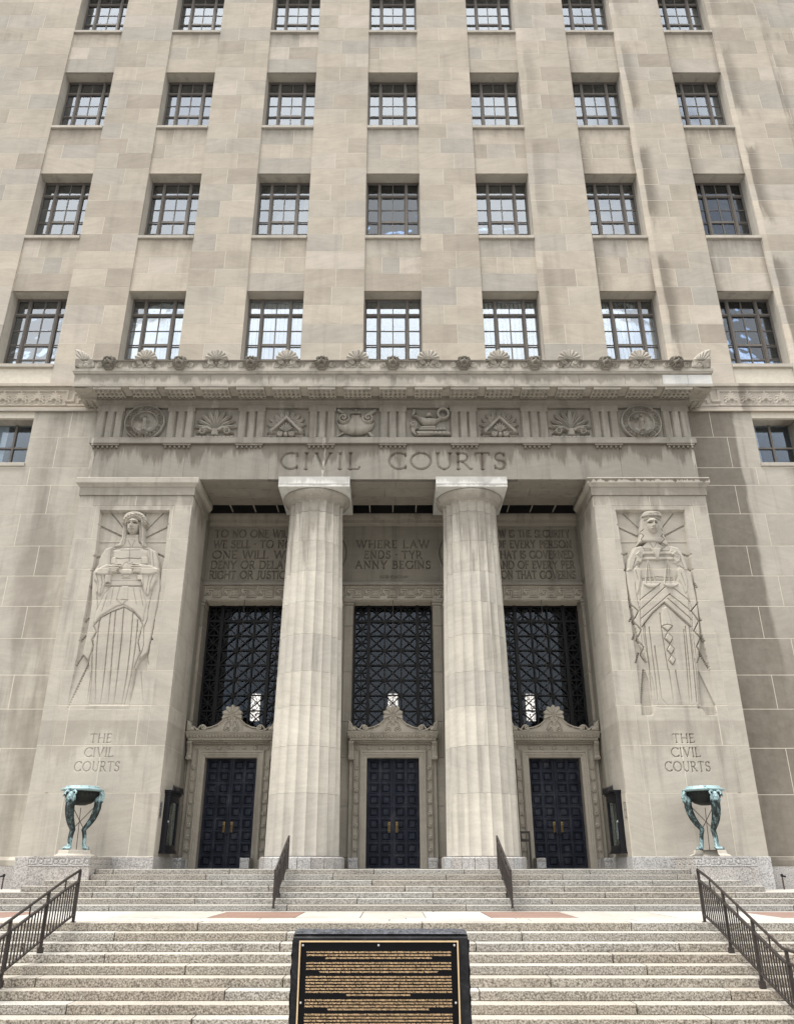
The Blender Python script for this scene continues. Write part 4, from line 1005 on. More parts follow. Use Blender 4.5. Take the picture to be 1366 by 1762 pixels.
    for a in ([(8.48,8.74),(9.05,8.74),(8.92,8.62),(8.80,8.59),(8.67,8.59),(8.56,8.64)], [(9.16,8.74),(9.69,8.74),(9.59,8.64),(9.47,8.59),(9.33,8.59),(9.24,8.64)]): F.dome(a, .02, .06, .04)
    # hands gripping the handle: palm, four bent fingers, thumb
    for sg, a in ((-1, [(8.35,9.82),(8.47,9.91),(8.58,9.82),(8.60,9.63),(8.49,9.47),(8.37,9.54)]), (1, [(9.91,9.80),(9.83,9.91),(9.68,9.82),(9.63,9.63),(9.71,9.47),(9.85,9.54)])):
        F.dome(a, .03, .05, .05)
        c = a[2]
        for k in range(4):
            p = [(c[0] + sg * (.17 - .035 * k), c[1] - .02 - .035 * k), (c[0] + sg * (.08 - .03 * k), c[1] + .085 - .028 * k), (c[0] + sg * (.0 - .02 * k), c[1] + .06 - .03 * k)]
            w = F.win(p, .04); d = F.seg(p, w); F.H[w] = np.maximum(F.H[w], .05 + .05 * np.sqrt(np.clip(1 - (d / .024) ** 2, 0, 1)) - .08 * (d > .024))
        p = [(c[0] + sg * .1, c[1] - .11), (c[0] + sg * .02, c[1] - .07), (c[0] - sg * .03, c[1] - .02)]
        w = F.win(p, .04); d = F.seg(p, w); F.H[w] = np.maximum(F.H[w], .05 + .045 * np.sqrt(np.clip(1 - (d / .028) ** 2, 0, 1)) - .08 * (d > .028))
    # hood with zigzag edge, cap, face
    F.dome(rounded([(8.73,11.18),(8.81,11.35),(8.99,11.42),(9.28,11.42),(9.39,11.35),(9.44,11.02),(9.44,10.52),(9.59,10.15),(9.34,10.14),(9.28,10.28),(8.59,10.28),(8.47,10.14),(8.61,10.46),(8.66,10.84)], 1), -.02, .07, .06)
    face(F, *[(9.08,10.89)][0])
    for a in ([(8.76,10.74),(8.61,10.62),(8.73,10.49),(8.62,10.36),(8.70,10.25),(8.60,10.15)], [(9.36,10.76),(9.47,10.62),(9.33,10.49),(9.44,10.36),(9.31,10.25),(9.46,10.15)]): F.line(a, .02, -.04)
    F.dome(rounded([(8.72,11.18),(8.79,11.37),(8.99,11.43),(9.30,11.43),(9.42,11.35),(9.46,11.18),(9.37,11.20),(9.12,11.25),(8.85,11.20)], 1), .06, .05, .04)
    F.line([(8.73,11.18),(8.97,11.24),(9.26,11.24),(9.46,11.18)], .02, -.04); F.line([(8.81,11.07),(9.02,11.15),(9.25,11.15),(9.40,11.07)], .02, -.035)
    for a in ([(8.98,11.29),(9.11,11.32),(9.08,11.26)], [(9.15,11.26),(9.17,11.33),(9.33,11.32)]): F.line(a, .014, -.03)

for sg in (-1, 1):
    lo, hi = sorted((sg * PIN, sg * POUT))
    core = MB().box(lo + .006, hi - .006, DP + .30, DB - .95, -.3, 12.05).box(lo + .006, lo + (.497 if sg < 0 else .607), DP + .003, DP + .30, -.3, 12.05).box(hi - (.607 if sg < 0 else .497), hi - .006, DP + .003, DP + .30, -.3, 12.05).box(lo + .61, hi - .61, DP + .003, DP + .30, -.3, 2.04).box(lo + .50, hi - .61, DP + .003, DP + .30, 11.69, 12.05)
    pier = core.build('pier', m_mortar, house)
    L0, L1 = (-10.66, -7.72) if sg < 0 else (7.72, 10.66)               # the carved panel between plain stones
    jo = {i: (0.0, .22)[i % 2] for i in range(12)}
    for ci, (z0, z1) in enumerate(zip(PZ[:-1], PZ[1:])):
        if z0 < 2.0:
            e = [lo, lo + (1.1 if sg < 0 else .7), hi - (.75 if sg < 0 else .95), hi]
            for a, b in zip(e[:-1], e[1:]): stone('pier_stone', a, b, z0, z1, DP, m_pier, pier, wob=.002)
        elif z0 > 11.6:
            for a, b in zip((lo, (lo + hi) / 2), ((lo + hi) / 2, hi)): stone('pier_stone', a, b, z0, z1, DP, m_pier, pier, wob=.002)
        else:
            stone('pier_stone', lo, L0, z0, z1, DP, m_pier, pier, wob=.0, gap=.012); stone('pier_stone', L1, hi, z0, z1, DP, m_pier, pier, wob=.0, gap=.012)
        # inner return towards the porch
        xi = sg * PIN
        e = [DP + .105, DP + 1.3 + (.35 if ci % 2 else -.3), DB - .96]
        for a, b in zip(e[:-1], e[1:]):
            bb = MB()
            x0, x1 = sorted((xi, xi + sg * .1))
            bb.box(x0, x1, a + .006, b - .006, z0 + .006, z1 - .006); bb.build('return_stone', m_pier, pier)
    def xj(i):
        o = .42 if i % 2 else .24
        if i < 4: return [L0 + 1.55 if sg < 0 else L0 + 1.3] if i == 2 else ([L0 + .35, L1 - .35] if i == 3 else [])
        if i >= 9: return [L0 + .05 + .1 * (i % 2), L1 - .06]
        return []
    # figure relief, then the lettering below it
    F = Field(L0, L1, 4.2, 11.67, .0125)
    F.k = 1.7
    (relief_left if sg < 0 else relief_right)(F)
    F.H *= 1.35
    fade = np.clip((F.Z - 4.42) / 1.5, 0.0, 1.0)                         # the carving runs out flush at the feet
    if sg > 0: fade = np.where((F.X > 8.28) & (F.X < 9.72), fade, 1.0)
    F.H *= fade
    t, j = tint_of(F.X, F.Z, xj)
    F.H += (np.random.RandomState(3).rand(*F.H.shape) - .5) * .002
    grid_mesh('carved_figure', F.xs, F.zs, F.H - .006 * j, front(DP), m_carve, pier, attrs={'tint': t, 'mortar': j * .8})
    F = Field(L0, L1, 2.03, 4.2, .011)
    cx = (-9.17 if sg < 0 else 9.13)
    for txt, w, z0, z1 in (('THE', .66, 3.52, 3.78), ('CIVIL', .90, 3.09, 3.36), ('COURTS', 1.40, 2.66, 2.94)):
        inscribe(F, txt, cx - w / 2, cx + w / 2, z0, z1 - z0, .017 if sg < 0 else .021, .04 if sg < 0 else .06)
    if sg > 0:
        for a in ([(7.95,4.72),(7.91,4.37),(8.24,4.37),(8.37,4.59),(8.39,4.72)], [(9.87,4.72),(9.85,4.59),(9.98,4.37),(10.28,4.37),(10.31,4.72)]): F.dome(a, -.10, 0, .05)
    else:
        for a in ([(-9.87,4.38),(-9.64,4.59),(-9.33,4.62)], [(-9.66,4.41),(-9.47,4.57)], [(-8.80,4.61),(-8.63,4.52),(-8.53,4.37)], [(-10.34,4.37),(-9.89,4.37)], [(-8.34,4.37),(-7.95,4.37)]): F.line(a, .02, -.022)
    t, j = tint_of(F.X, F.Z, xj)
    grid_mesh('inscription', F.xs, F.zs, F.H - .006 * j, front(DP), m_carve, pier, attrs={'tint': t, 'mortar': j * .8})
    # capital: necking band, ovolo and cornice carried round front and inner side
    prof = [(0, 12.07), (.045, 12.085), (.045, 12.36), (.06, 12.38), (.10, 12.44), (.16, 12.50), (.175, 12.52), (.175, 12.70), (.15, 12.735), (-.3, 12.735)]
    xo, xi = sg * POUT, sg * PIN
    path = [(xo, DW, sg, 0), (xo, DP, sg, -1), (xi, DP, -sg, -1), (xi, DB - .95, -sg, 0)]
    cp = MB().sweep(prof, path if sg > 0 else path)
    if sg > 0: pass
    cp.box(lo + .02, hi - .02, DP + .02, DB - .96, 12.04, 12.73)
    cp.build('capital', m_cap2 if sg > 0 else m_pier, pier)
    # granite base
    gb = MB().cbox(lo - .035, hi + .035, DP - .05, DB - .93, -.75, .235, .012)
    gb.build('granite_base', m_gran, pier)
    # pedestal in front with key pattern
    P0, P1 = sorted((sg * 8.30, sg * 10.0)); PD = 23.9
    pb = MB().cbox(P0, P1, PD + .012, DP - .05, -1.0, -.02, .01)
    pb.cbox(P0 - .0, P1 + .0, PD + .008, DP - .05, .205, .225, .006)
    ped = pb.build('pedestal', m_gran, house)
    core = MB().box(P0 + .03, P1 - .03, PD + .05, DP - .05, -.02, .21); core.build('pedestal_core', m_gran, ped)
    def key(F, pitch, zc, hh, r0=.0):
        n = int((F.xs[-1] - F.xs[0]) / pitch) + 2
        for k in range(n):
            x = F.xs[0] + pitch * k
            u = pitch
            for p in ([(0, -1), (0, 1), (.42, 1), (.42, -.2), (.2, -.2), (.2, .35)], [(.0, -1), (.62, -1), (.62, .45)], [(.62, 1), (1, 1)]):
                F.cut([(x + a * u, zc + b * hh) for a, b in p], .014, -.022)
            F.cut(ell(x + .81 * u, zc, .06, .06, 8) + [(x + .81 * u + .06, zc)], .012, -.022)
    F = Field(P0, P1, -.02, .205, .008); key(F, .42, .09, .07)
    grid_mesh('key_band', F.xs, F.zs, F.H, front(PD), m_gran, ped)
    F = Field(PD, DP - .05, -.02, .205, .008); key(F, .42, .09, .07)
    xs_ = sg * 8.30
    grid_mesh('key_band', F.xs, F.zs, F.H, (lambda X, Z, H: (xs_ - sg * H, X, Z)), m_gran, ped)
    xs2 = sg * 10.0
    F = Field(PD, DP - .05, -.02, .205, .02)
    grid_mesh('key_band', F.xs, F.zs, F.H, (lambda X, Z, H: (xs2 + sg * H, X, Z)), m_gran, ped)

# ---------------------------------------------------------------- fluted columns
COLX, COLY = 2.81, 26.87
R0, R1 = 1.15, 0.965
CB, CT = 0.25, 11.98
def radius(z):
    t = (z - CB) / (CT - CB)
    return R0 + (R1 - R0) * t + 0.018 * sin(pi * t)
NF, PF = 20, 9
def flute_ring(r):
    out = []
    for k in range(NF):
        for q in range(PF):
            u = q / PF
            a = 2 * pi * (k + u) / NF + pi / NF
            d = 0.30 * r * 0.31 * (sqrt(max(0, 1 - (2 * u - 1) ** 2)) * 0.5 + 0.5 * (1 - (2 * u - 1) ** 2))
            out.append(((r - d) * cos(a), (r - d) * sin(a)))
    return out
drumz = [0.25, 2.03, 3.44, 4.68, 5.80, 7.05, 8.18, 9.29, 10.42, 11.55]
drums = []
for z0, z1 in zip(drumz[:-1], drumz[1:]):
    zs = [z0 + .0025, z0 + .006] + [z0 + (z1 - z0) * k / 3 for k in (1, 2)] + [z1 - .006, z1 - .0025]
    b = MB(); n = NF * PF
    for i, z in enumerate(zs):
        r = radius(z) - (.004 if i in (0, len(zs) - 1) else 0)
        b.v += [(x, y, z - z0) for x, y in flute_ring(r)]
    b.f += [(i * n + k, i * n + (k + 1) % n, (i + 1) * n + (k + 1) % n, (i + 1) * n + k) for i in range(len(zs) - 1) for k in range(n)]
    b.f += [tuple(range(n))[::-1], tuple((len(zs) - 1) * n + k for k in range(n))]
    drums.append((z0, mesh_of(b, 'drum', m_col)))
# necking drum: the flutes die out under the annulets
b = MB(); n = NF * PF
for z, f in ((11.556, 1.0), (11.75, 1.0), (11.90, .95), (11.96, .55), (11.985, .1)):
    r = radius(min(z, CT)) + max(0, z - 11.8) * .12
    b.v += [(x * f + r * cos(math.atan2(y, x)) * (1 - f), y * f + r * sin(math.atan2(y, x)) * (1 - f), z - 11.55) for x, y in flute_ring(r)]
b.f += [(i * n + k, i * n + (k + 1) % n, (i + 1) * n + (k + 1) % n, (i + 1) * n + k) for i in range(4) for k in range(n)]
drums.append((11.55, mesh_of(b, 'drum', m_col)))
ech = MB().lathe([(.90, 11.95), (.985, 11.975), (1.0, 11.985), (.99, 11.995), (1.015, 12.0), (1.03, 12.015), (1.02, 12.025), (1.05, 12.03), (1.065, 12.045), (1.055, 12.055),
                  (1.09, 12.07), (1.15, 12.14), (1.205, 12.22), (1.23, 12.28), (1.215, 12.325), (1.16, 12.335)], 0, 0, 72)
ECH = mesh_of(ech, 'echinus', m_col); ECH.shade_smooth()
ABA = mesh_of(MB().cbox(-1.27, 1.27, -1.27, 1.27, 0, .40, .012), 'abacus', m_white)
for s in (-1, 1):
    col = empty('column', (s * COLX, COLY, -.1), house)
    for z0, me in drums: link('drum', me, (s * COLX, COLY, z0), col)
    link('echinus', ECH, (s * COLX, COLY, 0), col)
    link('abacus', ABA, (s * COLX, COLY, 12.335), col)
    n = 20
    for k in range(n):                                                  # granite base ring of cut blocks
        a0, a1 = 2 * pi * k / n + .006, 2 * pi * (k + 1) / n - .006
        rO, rI = 1.31, .8
        P = lambda r, a, z: (s * COLX + r * cos(a), COLY + r * sin(a), z)
        v = [P(rI, a0, -.12), P(rI, a1, -.12), P(rO, a1, -.12), P(rO, a0, -.12), P(rI, a0, .235), P(rI, a1, .235), P(rO - .05, a1, .235), P(rO - .05, a0, .235), P(rO, a1, .20), P(rO, a0, .20)]
        make('base_block', np.array(v), [(0, 1, 2, 3)[::-1], (4, 5, 6, 7)[::-1], (2, 3, 9, 8)[::-1], (8, 9, 7, 6)[::-1], (0, 1, 5, 4), (1, 2, 8, 6, 5), (3, 0, 4, 7, 9)], m_gran, col)
    MB().lathe([(1.0, -.11), (1.0, .232)], s * COLX, COLY, 24).build('base_core', m_gran, col)

# ---------------------------------------------------------------- entablature
EX = 11.05; MOD = 2.64
ent = empty('entablature', (0, DP + .05, 12.74), house)
ED = DP + .05
# architrave with its name cut in
F = Field(-4.5, 4.5, 12.745, 14.17, .0125)
inscribe(F, 'CIVIL', -4.10, -1.22, 13.16, .66, .058, .085, gap=.36)
inscribe(F, 'COURTS', -.16, 4.12, 13.16, .66, .058, .085, gap=.20)
t = np.zeros_like(F.X); t[:] = .31
t[F.X > .1] = .62
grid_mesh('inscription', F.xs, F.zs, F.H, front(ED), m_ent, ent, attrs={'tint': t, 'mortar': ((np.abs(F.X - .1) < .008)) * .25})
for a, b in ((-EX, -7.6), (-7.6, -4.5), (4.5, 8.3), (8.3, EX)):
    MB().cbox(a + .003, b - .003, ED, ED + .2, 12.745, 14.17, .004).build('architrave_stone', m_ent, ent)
# beams of the architrave seen from below, with their joints
for y0, y1, dz in ((ED + .21, ED + .80, .0), (ED + .81, ED + 1.55, .03), (ED + 1.56, ED + 2.25, .0)):
    e = [-EX + .02, -9.5, -7.0, -2.81, 0.1, 2.81, 7.0, 9.3, EX - .02] if dz == 0 else [-EX + .02, -8.5, -5.4, -2.81, -.3, 2.81, 5.1, 8.5, EX - .02]
    for a, b in zip(e[:-1], e[1:]): MB().cbox(a + .005, b - .005, y0, y1, 12.742 + dz, 13.3, .0).build('soffit_stone', m_ent, ent)
MB().box(-EX + .01, EX - .01, ED + .21, ED + 2.25, 13.31, 15.9).build('entablature_core', m_mortar, ent)
for s in (-1, 1): MB().box(*sorted((s * (EX - .2), s * EX)), ED + .205, DW + .3, 12.75, 16.0).build('architrave_return', m_ent, ent)
# taenia, regulae and guttae
tp = [(0, 14.17), (.09, 14.175), (.10, 14.19), (.10, 14.43), (.0, 14.45)]
path = [(-EX, DW + .2, -1, 0), (-EX, ED, -1, -1), (EX, ED, 1, -1), (EX, DW + .2, 1, 0)]
MB().sweep(tp, path).build('taenia', m_ent, ent)
TW = .51
gut = MB()
for q in range(6): gut.lathe([(.032, 0), (.05, -.075), (.05, -.095), (.02, -.10)], -TW + .085 + q * .17, 0, 10)
gme = mesh_of(gut, 'guttae', m_ent)
reg = mesh_of(MB().cbox(-TW, TW, 0, .10, -.07, 0, .005), 'regula', m_ent)
trig = MB()
for a, b in ((-TW, -TW + .05), (-.255, -.115), (.115, .255), (TW - .05, TW)): pass
prof = [(-TW, .06), (-TW + .05, 0), (-.245, 0), (-.175, .075), (-.105, 0), (.105, 0), (.175, .075), (.245, 0), (TW - .05, 0), (TW, .06)]
prof = [(-TW, .09), (-.45, 0), (-.225, 0), (-.165, .10), (-.105, 0), (.105, 0), (.165, .10), (.225, 0), (.45, 0), (TW, .09)]
n = len(prof)
trig.add([(x, y, 0) for x, y in prof] + [(x, y, 1.12) for x, y in prof] + [(TW, .16, 0), (-TW, .16, 0), (TW, .16, 1.12), (-TW, .16, 1.12)],
         [(i, i + 1, n + i + 1, n + i) for i in range(n - 1)] + [(n - 1, 2 * n, 2 * n + 2, 2 * n - 1), (0, n, 2 * n + 3, 2 * n + 1)])
trig.box(-TW, TW, -.004, .16, 1.12, 1.40)
trm = mesh_of(trig, 'triglyph', m_ent)
mutb = MB(); MW = .51
MY0, MY1 = 0.03, .70
mutb.box(-MW, MW, MY0, MY1, 0, .10)
mut = mesh_of(mutb, 'mutule', m_crown)
mg = MB()
for r_ in range(3):
    for q in range(6): mg.lathe([(.036, 0), (.05, -.05), (.05, -.062), (.02, -.066)], -MW + .085 + q * .17, MY0 + .12 + r_ * .225, 9)
mgm = mesh_of(mg, 'mutule_guttae', m_soot_shade)  # drops coloured dark to paint in the shade under the cornice
CD = ED - .78                                   # corona face
for k in range(9):
    x = (k - 4) * MOD
    tg = link('triglyph', trm, (x, ED - .03, 14.45), ent)
    r_ = link('regula', reg, (x, ED - .095, 14.168), ent)
    tag(link('guttae', gme, (x, ED - .045, 14.10), ent), kind='stuff')
for k in range(17):
    x = (k - 8) * MOD / 2
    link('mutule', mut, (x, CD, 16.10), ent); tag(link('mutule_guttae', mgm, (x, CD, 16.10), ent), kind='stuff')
# frieze ground and its metopes
MET_D = ED + .095
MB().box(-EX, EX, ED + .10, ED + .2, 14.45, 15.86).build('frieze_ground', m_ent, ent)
MB().box(-EX + .001, EX - .001, ED - .02, ED + .095, 15.74, 15.86).build('frieze_band', m_ent, ent)
bed = [(0, 15.85), (.03, 15.86), (.05, 15.95), (.10, 16.0), (.10, 16.2)]
MB().sweep(bed, path).build('bed_moulding', m_ent, ent)

def mask_relief(name, F, mask, x, D, mat, parent, skirt=-.05, z=0.0, hs=1.0):
    return grid_mesh(name, F.xs, F.zs, F.H, (lambda X, Z, H: (X + x, D - H * hs, Z + z)), mat, parent, mask=mask, skirt=skirt)

def blob(F, pts, h, r, base=0.0): F.dome(pts, base, h, r)
def leaf(F, c, a, L, w, h, base=0.0, bend=0.0):
    p = []
    for s_ in (1, -1):
        for k in (range(0, 9) if s_ == 1 else range(8, -1, -1)):
            t = k / 8; ww = w * (sin(pi * t ** 1.7) ** 0.7 + .14 * (1 - t))
            aa = a + bend * t * t
            p.append((c[0] + L * t * cos(aa) - s_ * ww * sin(aa), c[1] + L * t * sin(aa) + s_ * ww * cos(aa)))
    F.dome(p, base, h, w * .9, 'max')

def metope_seal():
    F = Field(-.80, .80, -.78, .78, .0125); R = np.hypot(F.X, F.Z); mask = R < .755
    F.H[:] = .02; F.H[R < .745] = .10; F.H[R < .70] = .055; F.H[(R < .50) & (R > .455)] = .085
    F.H[R <= .455] = .035
    def ring(txt, rad_, a_mid, h, flip=False):
        st, w = letters(txt, h, .22, .5); 
        for tk, p in st:
            q = []
            for a, b in p:
                if not flip: an = a_mid - (a - w / 2) / (rad_ + .5 * h); rr = rad_ + b
                else: an = a_mid + (a - w / 2) / (rad_ + .5 * h); rr = rad_ + h - b
                q.append((rr * cos(an), rr * sin(an)))
            F.line(q, .016, .05)
    ring('SEAL OF THE CIRCUIT COURT CITY OF ST LOUIS', .53, pi / 2, .135)
    ring('MISSOURI', .53, -pi / 2, .135, True)
    for s_ in (-1, 1): blob(F, ell(s_ * .43, -.43, .04, .04, 10), .05, .03, .055)
    blob(F, [(-.40, -.22), (-.28, -.15), (-.15, -.20), (-.02, -.24), (.12, -.19), (.28, -.16), (.41, -.22), (.32, -.33), (.15, -.42), (-.15, -.42), (-.32, -.33)], .04, .1, .035)
    blob(F, [(-.10, -.36), (-.08, -.10), (-.07, .04), (-.11, .16), (-.06, .21), (.06, .21), (.13, .14), (.10, .0), (.09, -.15), (.13, -.36)], .07, .06, .045)
    blob(F, ell(.0, .285, .052, .065, 12), .08, .05, .05)
    blob(F, [(-.08, .20), (-.20, .14), (-.27, .20), (-.26, .24), (-.19, .19), (-.07, .245)], .05, .03, .05)
    blob(F, [(.08, .20), (.17, .09), (.09, -.02), (.06, .02), (.11, .09), (.05, .16)], .05, .03, .05)
    for p in ([(-.33, .27), (-.20, .22)], [(-.33, .27), (-.36, .12), (-.30, .12), (-.33, .27)], [(-.20, .22), (-.23, .06), (-.17, .06), (-.20, .22)]): F.line(p, .014, .045)
    for x in (-.04, .02, .07): F.line([(x, .0), (x * 1.3, -.34)], .014, -.03)
    for s_ in (-1, 1): F.line(arc(0, 0, .40, .40, 90 - s_ * 25, 90 - s_ * 70, 8), .02, .022)
    return F, mask
def metope_palm():
    F = Field(-.80, .80, -.72, .66, .0125); F.H[:] = -1
    c = (0, -.30)
    for k in range(-5, 6):
        a = rad(90 + k * 17.5); L = (.93, .92, .90, .86, .82, .74)[abs(k)]
        leaf(F, c, a, L, .098 - .004 * abs(k), .085, 0, .10 * k * .45)
        F.line([(c[0] + .15 * cos(a), c[1] + .15 * sin(a)), (c[0] + L * .9 * cos(a + .045 * k * .9), c[1] + L * .9 * sin(a + .045 * k * .9))], .015, -.04)
    blob(F, [(-.16, -.56), (.16, -.56), (.13, -.2), (-.13, -.2)], .09, .08, .0)
    for s_ in (-1, 1):
        sp = spiral(s_ * .44, -.36, .13, .02, rad(90), -s_ * 1.4)
        w = F.win(sp, .06); d = F.seg(sp, w); F.H[w] = np.maximum(F.H[w], np.where(d < .045, .10 * np.sqrt(np.clip(1 - (d / .045) ** 2, 0, 1)), -1))
        st = [(s_ * .14, -.30), (s_ * .28, -.20), (s_ * .42, -.23)]
        w = F.win(st, .06); d = F.seg(st, w); F.H[w] = np.maximum(F.H[w], np.where(d < .05, .10, -1))
        blob(F, ell(s_ * .44, -.36, .05, .05, 12), .11, .04, .0)
    blob(F, [(-.72, -.70), (.72, -.70), (.72, -.57), (-.72, -.57)], .10, .03, .0)
    for x in np.arange(-.6, .61, .15): F.line([(x, -.7), (x, -.57)], .014, -.03)
    return F, F.H > -.5
def metope_pyramid():
    F = Field(-.80, .80, -.66, .66, .0125); F.H[:] = -1
    c = (0, -.22)
    for k in range(-5, 6):
        a = rad(90 + k * 19); L = (.83, .81, .80, .80, .78, .70)[abs(k)]
        leaf(F, c, a, L, .098, .075)
        F.line([(c[0] + .3 * cos(a), c[1] + .3 * sin(a)), (c[0] + L * .95 * cos(a), c[1] + L * .95 * sin(a))], .015, -.03)
    tri = [(-.72, -.45), (0, .33), (.72, -.45)]
    F.dome(tri, .03, .10, .08); F.dome([(-.52, -.45), (0, .12), (.52, -.45)], .035, .01, .02)
    for k in range(-3, 4):
        a = rad(90 + k * 17); leaf(F, (0, -.42), a, .44 - .03 * abs(k), .045, .075, .04)
    for s_ in (-1, 1):
        for cx_, r_ in ((.52, .13), (.22, .10)):
            sp = spiral(s_ * cx_, -.50, r_, .02, rad(90 + s_ * 60), s_ * 1.3)
            w = F.win(sp, .06); d = F.seg(sp, w); F.H[w] = np.maximum(F.H[w], np.where(d < .05, .05 + .08 * np.sqrt(np.clip(1 - (d / .05) ** 2, 0, 1)), -1))
        blob(F, [(s_ * .35, -.62), (s_ * .68, -.62), (s_ * .66, -.45), (s_ * .3, -.45)], .05, .05, .0)
    blob(F, ell(0, -.52, .11, .12, 14), .13, .08, .0)
    return F, F.H > -.5
def metope_shield():
    F = Field(-2.3, -.32, 14.43, 15.74, .0125); F.H[:] = -1
    T_ = 0
    F.dome([(-2.086,15.712),(-2.021,15.721),(-1.707,15.468),(-1.611,15.423),(-1.590,15.335),(-1.665,15.291),(-1.744,15.379),(-2.122,15.614)], .0, .06, .04)
    F.dome([(-0.636,15.735),(-0.597,15.614),(-0.654,15.534),(-1.102,15.233),(-1.206,15.269),(-1.226,15.335),(-0.846,15.614),(-0.693,15.703)], .0, .06, .04)
    F.dome([(-1.842,14.734),(-1.765,14.678),(-2.044,14.483),(-2.127,14.483),(-2.106,14.535)], .0, .05, .03)
    F.dome([(-0.949,14.678),(-0.836,14.752),(-0.637,14.483),(-0.833,14.483)], .0, .05, .03)
    F.line([(-1.805,15.534),(-1.879,15.423)], .015, -.03); F.line([(-1.018,15.512),(-0.959,15.401)], .015, -.03)
    F.dome([(-1.573,15.437),(-1.208,15.437),(-1.188,15.366),(-1.051,15.180),(-0.916,15.049),(-0.783,15.071),(-0.689,15.224),(-0.729,15.357),(-0.650,15.180),(-0.668,15.005),(-0.761,14.830),(-0.949,14.656),(-1.175,14.578),(-1.365,14.561),(-1.592,14.578),(-1.822,14.678),(-2.016,14.852),(-2.098,15.049),(-2.111,15.224),(-2.060,15.335),(-2.071,15.180),(-1.984,15.049),(-1.850,15.027),(-1.700,15.137),(-1.589,15.291)], .0, .13, .22)
    F.dome([(-1.611,15.437),(-1.189,15.437),(-1.183,15.512),(-1.593,15.512)], .03, .09, .03)
    F.dome([(-1.440,15.512),(-1.325,15.512),(-1.339,15.645),(-1.386,15.690),(-1.431,15.645)], .0, .09, .03)
    for x in (258, 275, 300, 322, 338): pass
    for s_, c in ((-1, [(-1.835,15.216)][0]), (1, [(-0.918,15.224)][0])):
        sp = spiral(c[0], c[1], .21, .02, rad(90 - s_ * -80), s_ * 1.6)
        w = F.win(sp, .08); d = F.seg(sp, w); F.H[w] = np.maximum(F.H[w], np.where(d < .055, .06 + .10 * np.sqrt(np.clip(1 - (d / .055) ** 2, 0, 1)), -1))
    return F, F.H > -.5
def metope_lamp():
    F = Field(.32, 2.3, 14.43, 15.74, .0125); F.H[:] = -1
    F.dome([(0.832,14.505),(0.803,14.656),(0.834,14.734),(1.499,14.734),(1.574,14.721),(2.011,14.734),(2.141,14.635),(2.138,14.535),(1.590,14.561)], .0, .10, .05)
    F.dome([(0.986,14.743),(0.930,14.808),(1.007,14.909),(1.141,14.952),(1.579,14.961),(1.597,14.883),(1.958,14.883),(1.992,14.743)], .0, .09, .05)
    for a in ([(0.864,14.700),(1.509,14.700)], [(0.863,14.578),(1.514,14.570)], [(1.006,14.830),(1.577,14.830)], [(1.510,14.721),(1.514,14.561)], [(1.604,14.874),(1.613,14.743)], [(1.711,14.874),(1.715,14.743)], [(1.825,14.874),(1.829,14.743)], [(1.669,14.708),(1.665,14.561)], [(1.820,14.700),(1.825,14.561)], [(1.972,14.700),(1.976,14.552)]): F.line(a, .014, -.03)
    F.dome([(0.968,14.830),(0.931,14.896),(0.798,14.939),(0.677,14.939),(0.645,14.830),(0.674,14.700),(0.738,14.613),(0.832,14.535),(0.927,14.561),(0.853,14.678),(0.834,14.743),(0.892,14.795)], .0, .09, .05)
    c = [(0.753,14.970)][0]
    sp = spiral(c[0], c[1] , .13, .02, rad(-60), 1.3); w = F.win(sp, .08); d = F.seg(sp, w); F.H[w] = np.maximum(F.H[w], np.where(d < .05, .05 + .08 * np.sqrt(np.clip(1 - (d / .05) ** 2, 0, 1)), -1))
    F.dome([(0.719,15.357),(0.812,15.437),(1.032,15.335),(1.242,15.291),(1.472,15.291),(1.586,15.260),(1.797,15.313),(1.873,15.277),(1.756,15.172),(1.619,15.049),(1.522,14.952),(1.160,14.952),(1.010,15.071),(0.860,15.291)], .0, .13, .14)
    F.dome([(0.680,15.335),(0.709,15.534),(0.753,15.735),(0.791,15.659),(0.860,15.659),(0.874,15.534),(0.811,15.392)], .0, .10, .05)
    F.dome([(1.204,15.313),(1.245,15.468),(1.342,15.534),(1.437,15.468),(1.491,15.313)], .02, .09, .06)
    F.dome(ell(*[(1.358,15.552)][0], .03, .03, 10), .0, .09, .03)
    c = [(1.878,15.468)][0]
    ring = ell(c[0], c[1], .20, .21, 24); ring.append(ring[0])
    w = F.win(ring, .08); d = F.seg(ring, w); F.H[w] = np.maximum(F.H[w], np.where(d < .055, .02 + .09 * np.sqrt(np.clip(1 - (d / .055) ** 2, 0, 1)), -1))
    return F, F.H > -.5
ZM = 15.08
for nm, fn, ks in (('seal_relief', metope_seal, (0, 7)), ('palmette_relief', metope_palm, (1, 6)), ('pyramid_relief', metope_pyramid, (2, 5)), ('shield_relief', metope_shield, (3,)), ('lamp_relief', metope_lamp, (4,))):
    F, mk = fn()
    x = (ks[0] - 3.5) * MOD
    local = nm in ('seal_relief', 'palmette_relief', 'pyramid_relief')
    o = mask_relief(nm, F, mk, x if local else 0, MET_D, m_ent, ent, z=ZM if local else 0, hs=2.0)
    for k in ks[1:]:
        link(nm, o.data, WPOS[o.name] + np.array(((k - ks[0]) * MOD, 0, 0)), ent)

